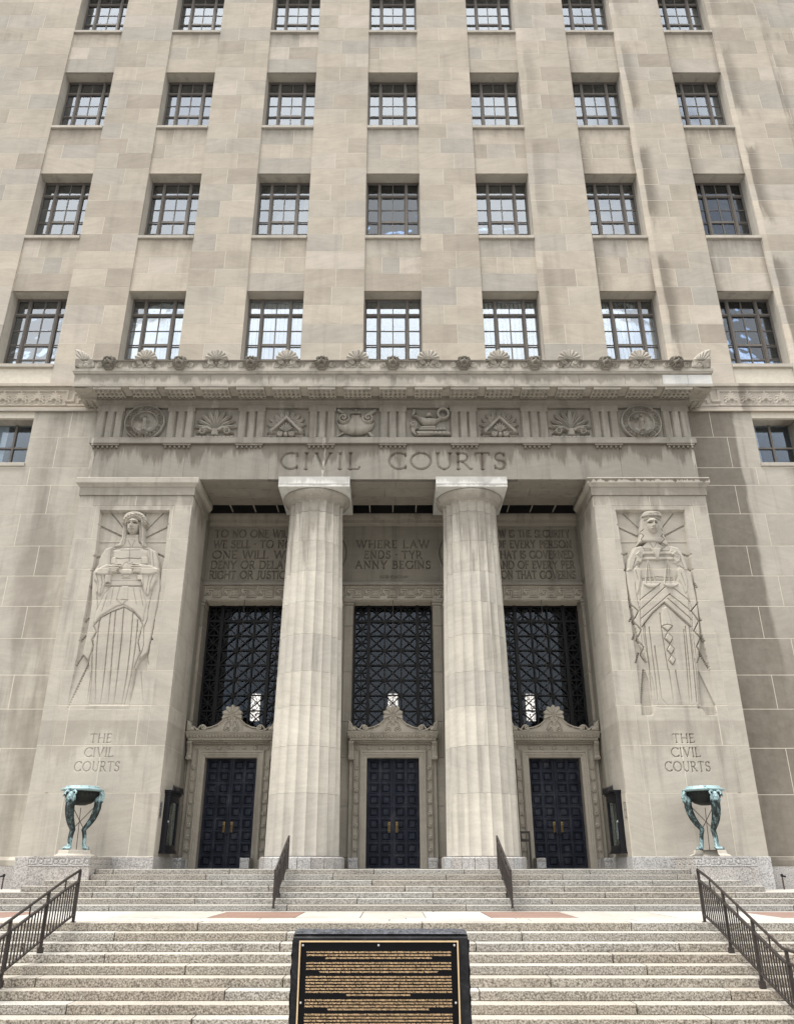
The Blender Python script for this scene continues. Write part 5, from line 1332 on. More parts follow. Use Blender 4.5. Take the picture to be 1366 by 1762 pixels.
# cornice: corona blocks, mouldings, gutter with carved scrolls
cor = empty('cornice', (0, CD, 16.2), house)
HX = EX + .78
e = [-HX, -9.2, -6.75, -4.6, -2.1, .1, 2.4, 4.5, 6.9, 8.6, 10.0, 10.95, HX]
for i, (a, b) in enumerate(zip(e[:-1], e[1:])):
    MB().cbox(a + .004, b - .004, CD, CD + .70, 16.265, 16.70, .006).build('corona_stone', m_white if i in (10, 11) else m_crown, cor)
for s in (-1, 1): MB().box(*sorted((s * (HX - .70), s * HX)), CD + .70, DW + .1, 16.265, 16.70).build('corona_return', m_crown, cor)
cpath = [(-HX, DW + .1, -1, 0), (-HX, CD, -1, -1), (HX, CD, 1, -1), (HX, DW + .1, 1, 0)]
MB().sweep([(-.70, 16.20), (-.03, 16.20), (-.02, 16.185), (.015, 16.19), (.02, 16.26), (.0, 16.265)], cpath).build('drip_moulding', m_crown, cor)
MB().sweep([(-.02, 16.70), (.01, 16.705), (.02, 16.74), (.055, 16.75), (.055, 16.79), (.075, 16.80), (.085, 16.82), (.085, 16.925), (.06, 16.935), (-.5, 16.95)], cpath).build('gutter_moulding', m_crown, cor)
MB().box(-HX + .1, HX - .1, CD + .3, DW + .01, 16.71, 16.93).build('pavilion_roof', m_sill, cor)
GD = CD - .045
F = Field(-HX + .35, HX - .35, 16.93, 17.30, .017)
for k in range(-9, 9):
    for q in range(2):
        for s_ in (-1, 1):
            cx_ = (k + .5) * MOD / 2 + s_ * (.30 + q * .20)
            if abs(cx_) > HX - .5: continue
            r_ = .105 if q == 0 else .115
            sp = spiral(cx_, 17.085 + (.02 if q else 0), r_, .015, rad(-90), -s_ * 1.6, 22)
            w = F.win(sp, .05); d = F.seg(sp, w); F.H[w] = np.maximum(F.H[w], .085 * np.sqrt(np.clip(1 - (d / .028) ** 2, 0, 1)))
            ln = [(cx_ - s_ * .1, 16.96), (cx_ + s_ * .06, 17.0), (cx_ + s_ * .14, 17.12), (cx_ + s_ * .2, 17.2)]
            w = F.win(ln, .05); d = F.seg(ln, w); F.H[w] = np.maximum(F.H[w], .07 * np.sqrt(np.clip(1 - (d / .026) ** 2, 0, 1)))
F.H[F.Z > 17.26] = .05; F.H[F.Z < 16.95] = .03
grid_mesh('gutter_scrolls', F.xs, F.zs, F.H, front(GD), m_crown, cor)
gut_c = MB(); gut_c.box(-HX, HX, GD + .003, GD + .16, 16.93, 17.295)
for s in (-1, 1): gut_c.box(*sorted((s * (HX - .1), s * (HX + .04))), GD + .165, DW + .05, 16.93, 17.29)
gut_c.build('gutter', m_crown, cor)
# shell antefixes between lion heads
F = Field(-.42, .42, -.26, .48, .0125); F.H[:] = -1
R = np.hypot(F.X, F.Z); A = np.degrees(np.arctan2(F.X, F.Z))
lob = .40 + .026 * np.abs(np.cos(np.radians(A * 180 / 24)))
m = (R < lob) & (np.abs(A) < 112)
F.H = np.where(m, .05 + .06 * np.abs(np.cos(np.radians(A * 180 / 24))) * np.clip(R / .12, 0, 1) + .02, F.H)
for s_ in (-1, 1):
    sp = spiral(s_ * .19, -.13, .115, .01, rad(90), -s_ * 1.3); w = F.win(sp, .05); d = F.seg(sp, w)
    F.H[w] = np.maximum(F.H[w], np.where(d < .045, .06 + .05 * np.sqrt(np.clip(1 - (d / .045) ** 2, 0, 1)), -1))
ANT = mask_relief('antefix', F, F.H > -.5, -3.5 * MOD, GD, m_crown, cor, skirt=-.10, z=17.30)
ANT_P = WPOS[ANT.name].copy()
for k in range(1, 8): link('antefix', ANT.data, ANT_P + np.array((k * MOD, 0, 0)), cor)
# lion heads
F = Field(-.32, .32, -.34, .32, .0125); R = np.hypot(F.X, F.Z); A = np.arctan2(F.X, F.Z)
mane = .27 + .02 * np.cos(A * 15)
F.H = np.where(R < mane, .12 + .05 * np.cos(A * 15 + R * 9) * (R > .17) + .13 * np.sqrt(np.clip(1 - (R / .29) ** 2, 0, 1)), -1)
F.dome(rounded([(-.17, .10), (-.10, .19), (.10, .19), (.17, .10), (.16, -.06), (.09, -.19), (-.09, -.19), (-.16, -.06)]), .20, .13, .12)
for s_ in (-1, 1):
    F.dome(ell(s_ * .075, .05, .042, .03, 10), .24, .03, .02); F.line([(s_ * .02, .08), (s_ * .12, .10)], .03, .06)
    F.line([(s_ * .03, .035), (s_ * .12, .02)], .022, -.08)
    F.dome(ell(s_ * .055, -.075, .05, .045, 10), .34, .05, .04)
    F.dome(ell(s_ * .17, .17, .045, .05, 10), .18, .06, .04)
F.line([(0, .10), (0, -.04)], .05, .07)
F.dome(ell(0, -.045, .045, .03, 10), .38, .04, .03)
F.dome(ell(0, -.135, .085, .035, 12), .16, .0, .02)
F.dome([(-.08, -.16), (.08, -.16), (.06, -.215), (-.06, -.215)], .24, .07, .03)
F.dome([(-.15, -.22), (.15, -.22), (.13, -.30), (-.13, -.30)], .06, .10, .04)
LION = mask_relief('lion_head', F, F.H > -.5, -4 * MOD, GD, m_soot_shade, cor, skirt=-.02, z=17.13)
LP = WPOS[LION.name].copy()
for k in range(1, 9): link('lion_head', LION.data, LP + np.array((k * MOD, 0, 0)), cor)
# curled palmettes on the two corners
for s in (-1, 1):
    F = Field(-.08, .62, 0, .78, .0125); F.H[:] = -1
    out = [(.61, .0), (.62, .14), (.56, .32), (.46, .46), (.34, .58), (.18, .70), (-.07, .78), (-.02, .6), (.0, .4), (.02, .2), (.04, 0)]
    F.dome(rounded(out, 1), .03, .07, .12)
    for k in range(7):
        a = rad(60 + k * 12)
        F.line([(.34 + .1 * cos(a), .16 + .10 * sin(a)), (.36 + .5 * cos(a + .12), .14 + .6 * sin(a + .12))], .02, -.05)
    sp = spiral(.36, .12, .11, .01, 0, 1.4); w = F.win(sp, .05); d = F.seg(sp, w); F.H[w] = np.maximum(F.H[w], np.where(d < .035, .06 + .06 * np.clip(1 - (d / .035) ** 2, 0, 1), -1))
    grid_mesh('acroterion', F.xs, F.zs, F.H, (lambda X, Z, H: (s * (HX + .06) - s * X * 1.25, GD - H, 16.93 + Z * 1.12)), m_crown, cor, mask=F.H > -.5, skirt=-.16)
    # palmette under the corner of the soffit
    F = Field(0, .72, 0, .72, .0125); F.H[:] = 0
    for k in range(8):
        a = rad(4 + k * 11.7); L = .62
        p = [(.08 * cos(a), .08 * sin(a)), (L * cos(a), L * sin(a))]; w = F.win(p, .05); d = F.seg(p, w)
        F.H[w] = np.maximum(F.H[w], .05 * np.sqrt(np.clip(1 - (d / .045) ** 2, 0, 1)))
    grid_mesh('soffit_palmette', F.xs, F.zs, F.H, (lambda X, Z, H: (s * (HX - .03 - X), CD + .03 + Z, 16.19 - H)), m_crown, cor)
    g2 = MB()
    g2.box(*sorted((s * (HX - .04), s * (HX - .70))), CD + .78, CD + 1.4, 16.10, 16.2)
    for r_ in range(4):
        for q in range(2): g2.lathe([(.036, 16.10), (.05, 16.05), (.05, 16.038), (.02, 16.034)], s * (HX - .2 - .22 * q), CD + .86 + .15 * r_, 9)
    g2.build('mutule', m_crown, cor)

# ---------------------------------------------------------------- porch: back wall, windows, doors
porch = empty('porch', (0, DB, -.1), house)
BX = 5.62
XW = [-BX, 0, BX]
OW = 1.49                                        # half width of the window and door bays
PW = 8.2
# wall piers between the bays, courses of stone with joints
edges = [(-PW, -BX - OW)] + [(XW[i] + OW, XW[i + 1] - OW) for i in range(2)] + [(BX + OW, PW)]
PC = [-.1, .24, 1.85, 3.44, 4.68, 6.45, 8.18, 8.98]
for a, b in edges:
    MB().box(a + .01, b - .01, DB + .03, DB + .75, -.1, 9.2).build('porch_wall', m_mortar, porch)
    for z0, z1 in zip(PC[:-1], PC[1:]):
        if b - a > 2:
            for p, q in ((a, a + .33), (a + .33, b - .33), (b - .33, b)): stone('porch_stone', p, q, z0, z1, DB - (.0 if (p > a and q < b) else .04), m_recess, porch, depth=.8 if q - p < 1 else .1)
        else: stone('porch_stone', a, b, z0, z1, DB - .04, m_recess, porch, depth=.8)
    # pilaster caps
    for p, q in (((a, a + .33), (b - .33, b)) if b - a > 2 else ((a, b),)):
        MB().cbox(p - .02, q + .02, DB - .07, DB + .5, 8.985, 9.09, .02).cbox(p - .045, q + .045, DB - .10, DB + .5, 9.095, 9.20, .02).build('pilaster_cap', m_recess, porch)
# inscription panels
def line5(F, lines, x0, x1):
    for (txt, a, b), z in zip(lines, (11.95, 11.50, 11.06, 10.64, 10.23)):
        inscribe(F, txt, a, b, z - .16, .31, .022, .10, gap=.16, deep=True)
BZ0, BZ1 = 9.96, 12.24
for i, (x0, x1) in enumerate(((-7.75, -1.80), (-1.80, 1.80), (1.80, 7.75))):
    F = Field(x0, x1, BZ0, BZ1, .0135)
    if i == 0: line5(F, (('TO NO ONE WILL', -6.98, -3.95), ('WE SELL . TO NO', -7.0, -3.93), ('ONE WILL WE', -7.02, -3.95), ('DENY OR DELAY', -7.03, -3.98), ('RIGHT OR JUSTICE', -7.05, -3.95)), 0, 0)
    elif i == 2: line5(F, (('LAW IS THE SECURITY', 3.80, 6.94), ('OF EVERY PERSON', 3.98, 6.98), ('THAT IS GOVERNED', 3.98, 7.0), ('AND OF EVERY PER', 4.0, 7.02), ('SON THAT GOVERNS', 4.0, 7.03)), 0, 0)
    else:
        for (txt, a, b), z in zip((('WHERE LAW', -1.42, 1.42), ('ENDS . TYR', -1.10, 1.12), ('ANNY BEGINS', -1.45, 1.46)), (11.50, 11.06, 10.64)): inscribe(F, txt, a, b, z - .16, .31, .022, .10, gap=.24, deep=True)
        inscribe(F, 'LORD CHATHAM', -.5, .55, 10.09, .10, .012, .05, deep=True)
    t = np.full_like(F.X, .2 + .27 * i)
    for cx_ in (-COLX, COLX):                                           # round medallions behind the columns
        R = np.hypot(F.X - cx_, F.Z - 11.1)
        if (R < 1.1).any():
            F.H[R < 1.08] = .05; F.H[R < 1.02] = -.03; F.H[(R < .95) & (R > .85)] = .04; F.H[(R < .85)] = .02
            A = np.arctan2(F.Z - 11.1, F.X - cx_); F.H[R < .8] += (.04 * np.abs(np.cos(A * 6)) * np.clip(R / .3, 0, 1))[R < .8]
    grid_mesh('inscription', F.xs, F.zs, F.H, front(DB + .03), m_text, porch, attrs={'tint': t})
MB().box(-PW, PW, DB + .16, DB + .75, 9.2, 12.3).build('porch_lintel', m_mortar, porch)
MB().prism([(DB - .10, 9.76), (DB - .12, 9.80), (DB - .12, 9.86), (DB - .06, 9.90), (DB - .02, 9.955), (DB + .2, 9.955), (DB + .2, 9.76)], -PW, PW, 'x').build('ledge', m_soot_shade, porch)
bead = MB()
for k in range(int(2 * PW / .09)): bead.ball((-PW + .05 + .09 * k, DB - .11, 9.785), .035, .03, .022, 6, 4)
tag(bead.build('bead_moulding', m_soot_shade, porch), kind='stuff')
# key pattern with rosettes, one strip per bay
F = Field(-PW, PW, 9.205, 9.755, .0125)
U = .67
def KC(pts): F.cut(pts, .026, -.07)
for k in range(-13, 14):
    x = k * U
    F.cut([(x - .12, 9.37), (x + .12, 9.37), (x + .12, 9.61), (x - .12, 9.61), (x - .12, 9.37)], .016, -.06)
    for q in range(4):
        a = pi / 4 + q * pi / 2; F.cut(ell(x + .055 * cos(a), 9.49 + .055 * sin(a), .04, .04, 8), .012, -.03)
    F.cut([(x - .12, 9.49), (x + .12, 9.49)], .010, -.03); F.cut([(x, 9.37), (x, 9.61)], .010, -.03)
    KC([(x - .20, 9.30), (x + .17, 9.30), (x + .17, 9.70)]); KC([(x - .42, 9.67), (x + .17 - .0, 9.67)])
    KC([(x + .25, 9.67), (x + .25, 9.46), (x + .33, 9.46)]); KC([(x + .36, 9.58), (x + .50, 9.58), (x + .50, 9.30)]); KC([(x + .21, 9.40), (x + .42, 9.40), (x + .42, 9.50)])
F.H[(F.Z > 9.725) | (F.Z < 9.235)] = .02
grid_mesh('key_frieze', F.xs, F.zs, F.H, front(DB + .0), m_jamb, porch, attrs={'tint': np.mod(np.floor((F.X + 9) / 2.2) * .37, 1)})
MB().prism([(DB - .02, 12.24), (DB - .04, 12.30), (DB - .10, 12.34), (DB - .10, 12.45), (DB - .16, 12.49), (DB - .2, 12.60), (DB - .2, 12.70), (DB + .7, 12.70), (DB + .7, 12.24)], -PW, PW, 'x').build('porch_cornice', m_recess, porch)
# dark slot in the ceiling with its ribs
slot = MB().box(-PW - .5, PW + .5, ED + 2.1, DB + .76, 13.5, 13.6).box(-PW - .5, PW + .5, DB + .705, DB + .76, 12.2, 13.5).box(-PW - .5, PW + .5, ED + 2.252, ED + 2.27, 13.31, 13.5).build('ceiling_slot', m_room, porch)
for k in range(-9, 10): MB().box(k * .9 - .02, k * .9 + .02, ED + 2.26, DB - .21, 12.74, 12.80).build('ceiling_rib', m_jamb, slot)
for s in (-1, 1):
    MB().box(*sorted((s * (PIN + .10), s * (PW + .5))), DB - .955, DB + .02, -.1, 12.74).build('porch_return', m_recess, porch)

CELLS = {}
def lattice():
    """the iron grille of one tall window, about its own centre line"""
    fr = MB()
    y0, y1 = .0, .07
    zs = [9.15] + [8.575 - .565 * k for k in range(0, 9)]
    colx = [-OW + .03, -.93, -.31, .31, .93, OW - .03]
    for x, w in zip(colx, (.035, .06, .03, .03, .06, .035)): fr.box(x - w, x + w, y0 - (.03 if w > .05 else 0), y1, 4.0, 9.2)
    for i, z in enumerate(zs): fr.box(-OW, OW, y0 + .006, y1 - .006, z - (.045 if i == 1 else .024), z + (.045 if i == 1 else .024))
    cells = []
    for i, (za, zb) in enumerate(zip(zs[1:], zs[:-1])):
        for j, (xa, xb) in enumerate(zip(colx[:-1], colx[1:])):
            th = MB(); w2, h2 = (xb - xa) / 2, (zb - za) / 2
            for p, q, yy in (((-w2, -h2), (w2, h2), .012), ((-w2, h2), (w2, -h2), .022)):
                dx, dz = q[0] - p[0], q[1] - p[1]; L = math.hypot(dx, dz); nx, nz = -dz / L * .019, dx / L * .019
                th.prism([(p[0] + nx, p[1] + nz), (p[0] - nx, p[1] - nz), (q[0] - nx, q[1] - nz), (q[0] + nx, q[1] + nz)], yy, yy + .03, 'y')
            if j in (0, 4):
                th.box(-.014, .014, .03, .055, -h2, h2); th.box(-w2, w2, .032, .057, -.014, .014); th.ball((0, .03, 0), .045, .02, .045, 8, 4)
            elif i == 0: th.box(-.014, .014, .03, .055, -h2, h2)
            key = (round(w2, 3), round(h2, 3), j in (0, 4), i == 0)
            if key not in CELLS: CELLS[key] = mesh_of(th, 'lattice_panel', m_iron)
            cells.append(((xa + xb) / 2, (za + zb) / 2, CELLS[key]))
    return fr, cells
FRm, LCELLS = lattice()
FRM = mesh_of(FRm, 'grille', m_iron)
GLM = mesh_of(MB().box(-OW, OW, .10, .11, 3.9, 9.2), 'glazing', m_glass2)
GY = DB + .70
for xc in XW:
    g = link('grille', FRM, (xc, GY, 0), house)
    for qx, qz, qm in LCELLS: link('lattice_panel', qm, (xc + qx, GY, qz), g)
    link('glazing', GLM, (xc, GY, 0), g)
    MB().box(xc - .011, xc + .011, DB + .03, DB + .052, 4.9, 9.21).build('tie_rod', m_rail, g)
# dark hall behind the windows
hall = MB()
x0, x1, y0, y1, z0, z1 = -9, 9, DB + .76, DB + 9, -.12, 12.0
hall.add([(x0, y0, z0), (x1, y0, z0), (x1, y1, z0), (x0, y1, z0), (x0, y0, z1), (x1, y0, z1), (x1, y1, z1), (x0, y1, z1)], [(0, 1, 2, 3), (4, 7, 6, 5), (1, 2, 6, 5), (2, 3, 7, 6), (3, 0, 4, 7)])
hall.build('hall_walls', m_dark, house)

# door surround: jambs, rosette band, dentils, cornice, consoles, crest
DOOR_H = 3.43
def surround(xc):
    s_ = empty('door_surround', (xc, DB - .2, -.1), house)
    b = MB()
    yF = DB - .20
    # inner moulded frame (three fasciae), carried up, over and down
    prof = [(0.0, .44), (0, .03), (.085, .0), (.095, -.02), (.16, -.02), (.17, -.05), (.225, -.05), (.235, .0)]
    st = []
    for (o, y) in prof: st.append((o, yF + y))
    def arch(pr, w, h, z0):
        n = len(pr); vs = []
        for (x, z, sx, sz) in ((-w, z0, -1, 0), (-w, h, -1, 1), (w, h, 1, 1), (w, z0, 1, 0)):
            vs += [(xc + x + sx * o, y, z + sz * o) for (o, y) in pr]
        fs = [(k * n + i, (k + 1) * n + i, (k + 1) * n + i + 1, k * n + i + 1) for k in range(3) for i in range(n - 1)]
        b.add(vs, fs)
    arch(st, .905, DOOR_H, -.1)
    arch([(.232, yF + .0), (.24, yF - .03), (.262, yF - .03), (.27, yF + .015), (.42, yF + .015), (.425, yF - .03), (.447, yF - .03), (.455, yF + .05), (.50, yF + .05), (.60, yF + .06), (.60, yF + .45)], .905, DOOR_H - .02, -.1)
    b.build('frame', m_jamb, s_)
    rs = MB()
    def ros(x, z):
        for q in range(6):
            a = q * pi / 3; rs.ball((x + .048 * cos(a), yF - .0, z + .048 * sin(a)), .036, .035, .036, 6, 4)
        rs.ball((x, yF - .02, z), .028, .03, .028, 6, 4)
    for k in range(7): ros(xc - 1.25 + 1.25 / 3 * k, DOOR_H + .325)
    for k in range(9):
        for sx in (-1, 1): ros(xc + sx * 1.25, .10 + .375 * k)
    bd = MB()
    for sx in (-1, 1):
        for o in (.251, .436):
            for k in range(56): bd.box(xc + sx * (.905 + o) - .012, xc + sx * (.905 + o) + .012, yF - .05, yF - .03, -.04 + .066 * k, -.005 + .066 * k)
    for k in range(36): bd.box(xc - 1.22 + .069 * k, xc - 1.19 + .069 * k, yF - .05, yF - .03, DOOR_H + .222, DOOR_H + .245)
    tag(rs.build('rosettes', m_jamb, s_), kind='stuff'); tag(bd.build('bead_strip', m_jamb, s_), kind='stuff')
    # entablature
    c = MB()
    yo = yF
    def course(z0, z1, out, hw): c.box(xc - hw, xc + hw, yo - out, DB + .05, z0, z1)
    course(DOOR_H + .44, DOOR_H + .50, .04, 1.33)
    for k in range(40): c.box(xc - 1.33 + k * .0672, xc - 1.33 + k * .0672 + .04, yo - .09, yo - .041, DOOR_H + .445, DOOR_H + .495)
    course(DOOR_H + .503, DOOR_H + .545, .12, 1.37)
    course(DOOR_H + .548, DOOR_H + .62, .26, 1.50)
    for k in range(34): c.ball((xc - 1.47 + k * .089, yo - .262, DOOR_H + .575), .03, .02, .02, 6, 4)
    c.prism([(yo - .26, DOOR_H + .623), (yo - .36, DOOR_H + .72), (yo - .38, DOOR_H + .78), (DB, DOOR_H + .78), (DB, DOOR_H + .623)], xc - 1.56, xc + 1.56, 'x')
    for k in range(28):
        c.ball((xc - 1.50 + k * .111, yo - .325, DOOR_H + .685), .036, .03, .05, 6, 4)
    course(DOOR_H + .783, DOOR_H + .82, .41, 1.585)
    c.build('cornice', m_jamb, s_)
    # consoles
    for sx in (-1, 1):
        k_ = MB()
        pr = [(yF + .02, DOOR_H + .54), (yF - .22, DOOR_H + .54), (yF - .24, DOOR_H + .46), (yF - .17, DOOR_H + .36), (yF - .12, DOOR_H + .2), (yF - .13, DOOR_H + .06), (yF - .19, DOOR_H + .0), (yF - .18, DOOR_H - .07), (yF - .10, DOOR_H - .10), (yF + .02, DOOR_H - .06)]
        xa, xb = sorted((xc + sx * 1.36, xc + sx * 1.53))
        k_.prism(pr, xa, xb, 'x')
        for q in (.3, .7): k_.tube([(xa + (xb - xa) * q, p[0] - .008, p[1]) for p in pr[1:9]], .016, 5)
        k_.tube([(xa - .012, yF - .12, DOOR_H - .02), (xb + .012, yF - .12, DOOR_H - .02)], .055, 8)
        k_.build('console', m_jamb, s_)
    # crest: palmette between sweeping volutes, corner leaves
    F = Field(-1.60, 1.60, 0, .98, .0115); F.H[:] = -1
    half = [(0, 0), (1.55, 0), (1.55, .05), (1.30, .055), (1.12, .06), (.92, .075), (.70, .12), (.50, .20), (.36, .32), (.29, .44), (.27, .50), (.20, .56), (0, .58)]
    F.dome(half + mirror(half[::-1]), .0, .06, .03)
    F.dome([(x * .86, .02 + z * .90) for x, z in half + mirror(half[::-1])], .035, .005, .02)
    R = np.hypot(F.X, F.Z - .56); A = np.arctan2(F.X, F.Z - .56)
    lob = .335 + .028 * np.cos(A * 10)
    m = (R < lob) & (np.abs(A) < 1.95)
    F.H = np.where(m, .05 + .085 * (.25 + .75 * np.abs(np.cos(A * 5))) * np.clip(R / .1, .2, 1), F.H)
    def rid(p, wd, h, base=.05):
        w = F.win(p, wd + .02); d = F.seg(p, w); F.H[w] = np.maximum(F.H[w], np.where(d < wd, base + h * np.sqrt(np.clip(1 - (d / wd) ** 2, 0, 1)), -1))
    for sx in (-1, 1):
        rid([(sx * x, z + .03) for x, z in ((.27, .46), (.34, .34), (.48, .22), (.68, .13), (.92, .08))], .03, .05)
        rid([(sx * .04, .52), (sx * .10, .42), (sx * .04, .32), (sx * .04, .24)], .022, .06)
        rid([(sx * .12, .50), (sx * .09, .40), (sx * .20, .28), (sx * .24, .16)] + spiral(sx * .15, .11, .10, .02, 0 if sx > 0 else pi, -sx * 1.25), .024, .06)
        rid(spiral(sx * .10, .46, .07, .01, pi / 2, sx * 1.2), .018, .05)
        rid(spiral(sx * .98, .13, .10, .015, -pi / 2, -sx * 1.45), .028, .06, .04)
        rid([(sx * 1.02, .03), (sx * 1.15, .05), (sx * 1.26, .12), (sx * 1.34, .18)], .03, .05, .04)
        rid([(sx * .98, .225), (sx * 1.07, .21), (sx * 1.14, .12), (sx * 1.2, .05)], .03, .06, .04)
        lf = [(sx * x, z) for x, z in ((1.27, .04), (1.56, .02), (1.575, .40), (1.50, .38), (1.42, .28), (1.38, .20), (1.30, .14))]
        F.dome(lf, .03, .07, .07)
        for q in range(3): F.line([(sx * (1.50 - .03 * q), .06), (sx * (1.53 - .06 * q), .33 - .07 * q)], .016, -.04)
        rid(spiral(sx * 1.45, .09, .06, .01, 0, 1.2), .018, .05, .06)
        rid(ell(sx * .30, .52, .02, .02, 6), .03, .05, .05)
    grid_mesh('crest', F.xs, F.zs, F.H, (lambda X, Z, H: (X + xc, yo - .30 - H, DOOR_H + .82 + Z)), m_jamb, s_, mask=F.H > -.5, skirt=-.14)
    # granite sockets of the jambs and the two guard blocks in front
    for sx in (-1, 1):
        MB().cbox(*sorted((xc + sx * 1.135, xc + sx * 1.52)), yF - .04, DB + .05, -.1, .17, .01).build('jamb_socket', m_gran, s_)
        xg = xc + sx * (1.30 if abs(xc) < 1 else (1.38 if sx * xc > 0 else .82))
        MB().cbox(xg - .15, xg + .15, yF - .62, yF - .06, -.1, .12, .012).cbox(xg - .152, xg + .152, yF - .625, yF - .06, .125, .22, .012).build('guard_block', m_gran, s_)
    return s_
for xc in XW: surround(xc)

# bronze doors: two leaves each with a grid of sunk panels, brass pulls
def leaf_mesh(w, h):
    b = MB(); cols, rows = 2, 9
    mx, my = .062, .052
    pw = (w - mx * (cols + 1)) / cols; ph = (h - my * (rows + 1)) / rows
    b.box(0, w, .045, .075, 0, h)
    for c in range(cols + 1): b.box(c * (pw + mx), c * (pw + mx) + mx, 0, .044, 0, h)
    for r in range(rows + 1):
        for c in range(cols): b.box(mx + c * (pw + mx), mx + c * (pw + mx) + pw, .002, .044, r * (ph + my), r * (ph + my) + my)
    return b, pw, ph, mx, my
LW = .885
lb, pw, ph, mx, my = leaf_mesh(LW, DOOR_H + .09)
LEAF = mesh_of(lb, 'door_leaf', m_door)
pb = MB()
hw, hh = pw / 2, ph / 2
v = []
rings = [(0, .0), (.008, -.018), (.022, -.018), (.034, .034), (.05, .034), (.085, .008), (.095, .006)]
for o, y in rings: v += [(-hw + o, y, -hh + o), (hw - o, y, -hh + o), (hw - o, y, hh - o), (-hw + o, y, hh - o)]
pb.add(v, [(i * 4 + k, i * 4 + (k + 1) % 4, (i + 1) * 4 + (k + 1) % 4, (i + 1) * 4 + k) for i in range(len(rings) - 1) for k in range(4)] + [tuple(len(rings) * 4 - 4 + k for k in range(4))])
PANEL = mesh_of(pb, 'panel', m_door)
for xc in XW:
    for sx in (-1, 1):
        x0 = xc - .005 - LW if sx < 0 else xc + .005
        lf = link('door_leaf', LEAF, (x0, DB + .18, -.09), house); WPOS[lf.name] = np.array((x0, DB + .18, -.09))
        for r in range(9):
            for c in range(2):
                link('panel', PANEL, (x0 + mx + c * (pw + mx) + hw, DB + .182, -.09 + my + r * (ph + my) + hh), lf)
        xh = xc + sx * .13
        h = MB()
        h.box(xh - .035, xh + .035, DB + .155, DB + .178, 1.02, 1.36)
        h.tube([(xh, DB + .15, 1.26), (xh, DB + .08, 1.25), (xh, DB + .075, 1.05), (xh, DB + .15, 1.04)], .017, 6)
        h.ball((xh, DB + .15, 1.31), .02, .02, .02, 8, 4)
        h.build('handle', m_brass, lf)
    MB().box(xc - .9, xc + .9, DB + .02, DB + .3, -.1, -.092).build('threshold', m_brass if 0 else m_plate, house)
    if xc:
        ch = MB(); ch.tube([(xc - .13 + .26 * q / 8, DB + .09, 1.03 - .06 * sin(pi * q / 8)) for q in range(9)], .012, 5); ch.ball((xc, DB + .075, .965), .03, .02, .035, 8, 5)
        ch.build('chain_lock', m_case, house)

# hanging lanterns in the hall, lit
for xc in XW:
    t = empty('hall_lantern', (xc, 33.2, 5.3))
    tag(t, {-BX: 'lit hall lantern glowing through the grille behind the left column', 0: 'lit hall lantern glowing through the grille over the middle door', BX: 'lit hall lantern glowing through the grille behind the right column'}[xc], 'lantern', 'lit lanterns inside the hall')
    MB().tube([(xc, 33.2, 6.68), (xc, 33.2, 11.9)], .02, 6).build('rod', m_iron, t)
    b = MB()
    for sx in (-1, 1):
        for sy in (-1, 1): b.box(xc + sx * .22 - .02, xc + sx * .22 + .02, 33.2 + sy * .19 - .02, 33.2 + sy * .19 + .02, 5.3, 6.5)
    for z in (5.3, 6.46): b.box(xc - .25, xc + .25, 32.95, 33.45, z, z + .04)
    b.lathe([(.26, 6.51), (.16, 6.62), (.03, 6.7)], xc, 33.2, 8); b.build('frame', m_iron, t)
    MB().lathe([(.20, 5.36), (.21, 6.45)], xc, 33.2, 12).build('glass_shade', m_lamp, t)

# ---------------------------------------------------------------- stairs, landing, ground
LZ, UZ = -1.045, -.10                                    # landing, porch floor
D_LOW, D_UP = 17.83, 22.2
SX = 17.0
low = tag(MB().box(-SX, SX, D_LOW + .1, D_UP + .3, -3.2, LZ - .02).build('lower_stairs', m_joint), kind='structure')
def step(parent, D, z, h, tread, n, off, x0=-SX, x1=SX, mat=None):
    w = (x1 - x0) / n
    e = sorted({x0, x1} | {min(max(x0 + w * (k + off) + rng.uniform(-.5, .5), x0 + .5), x1 - .5) for k in range(n)})
    for a, b in zip(e[:-1], e[1:]):
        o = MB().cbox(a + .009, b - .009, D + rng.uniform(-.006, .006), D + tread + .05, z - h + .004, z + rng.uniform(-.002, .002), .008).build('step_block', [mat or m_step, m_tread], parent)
        for q in (3, 7): o.data.polygons[q].material_index = 1                # tread and arris take the paler, top-lit colour
RISE, TREAD = .15, .3625
for k in range(13):                                      # k = 0 is the landing edge
    D, z = D_LOW - k * TREAD, LZ - k * RISE
    step(low, D, z, RISE, TREAD if k else .5, 8, (.15, .62, .38, .85)[k % 4])
    if k: MB().box(-SX, SX, D + .02, D_LOW + .2, z - RISE - .2, z - RISE - .0).build('stair_bed', m_joint, low)
up_ = tag(MB().box(-8.2, 8.2, 24.5, DB + .3, -1.0, UZ - .12).build('upper_stairs', m_joint), kind='structure')
RU = (UZ - LZ) / 7
for k in range(7):
    D, z = D_UP + k * .36, LZ + (k + 1) * RU
    x = (SX, SX, SX, 9.83, 9.39, 8.28, 8.28)[k]
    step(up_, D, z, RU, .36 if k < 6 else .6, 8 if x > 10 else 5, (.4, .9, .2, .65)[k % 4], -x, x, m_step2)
    MB().box(-x + .1, x - .1, D + .03, D + .9, z - RU - .1, z - RU).build('stair_bed', m_joint, up_)
tag(MB().box(-SX, SX, 23.1, DW + .4, -1.2, LZ + 3 * RU - .03).build('terrace', m_concrete), kind='structure')
for s in (-1, 1): tag(MB().box(*sorted((s * 8.3, s * SX)), 23.15, DW + .2, LZ + 3 * RU - .02, LZ + 3 * RU - .004).build('terrace_paving', m_concrete), kind='structure')
fl = tag(MB().box(-8.25, 8.25, 24.9, DB + .5, UZ - .11, UZ - .02).build('porch_floor', m_mortar), kind='structure')
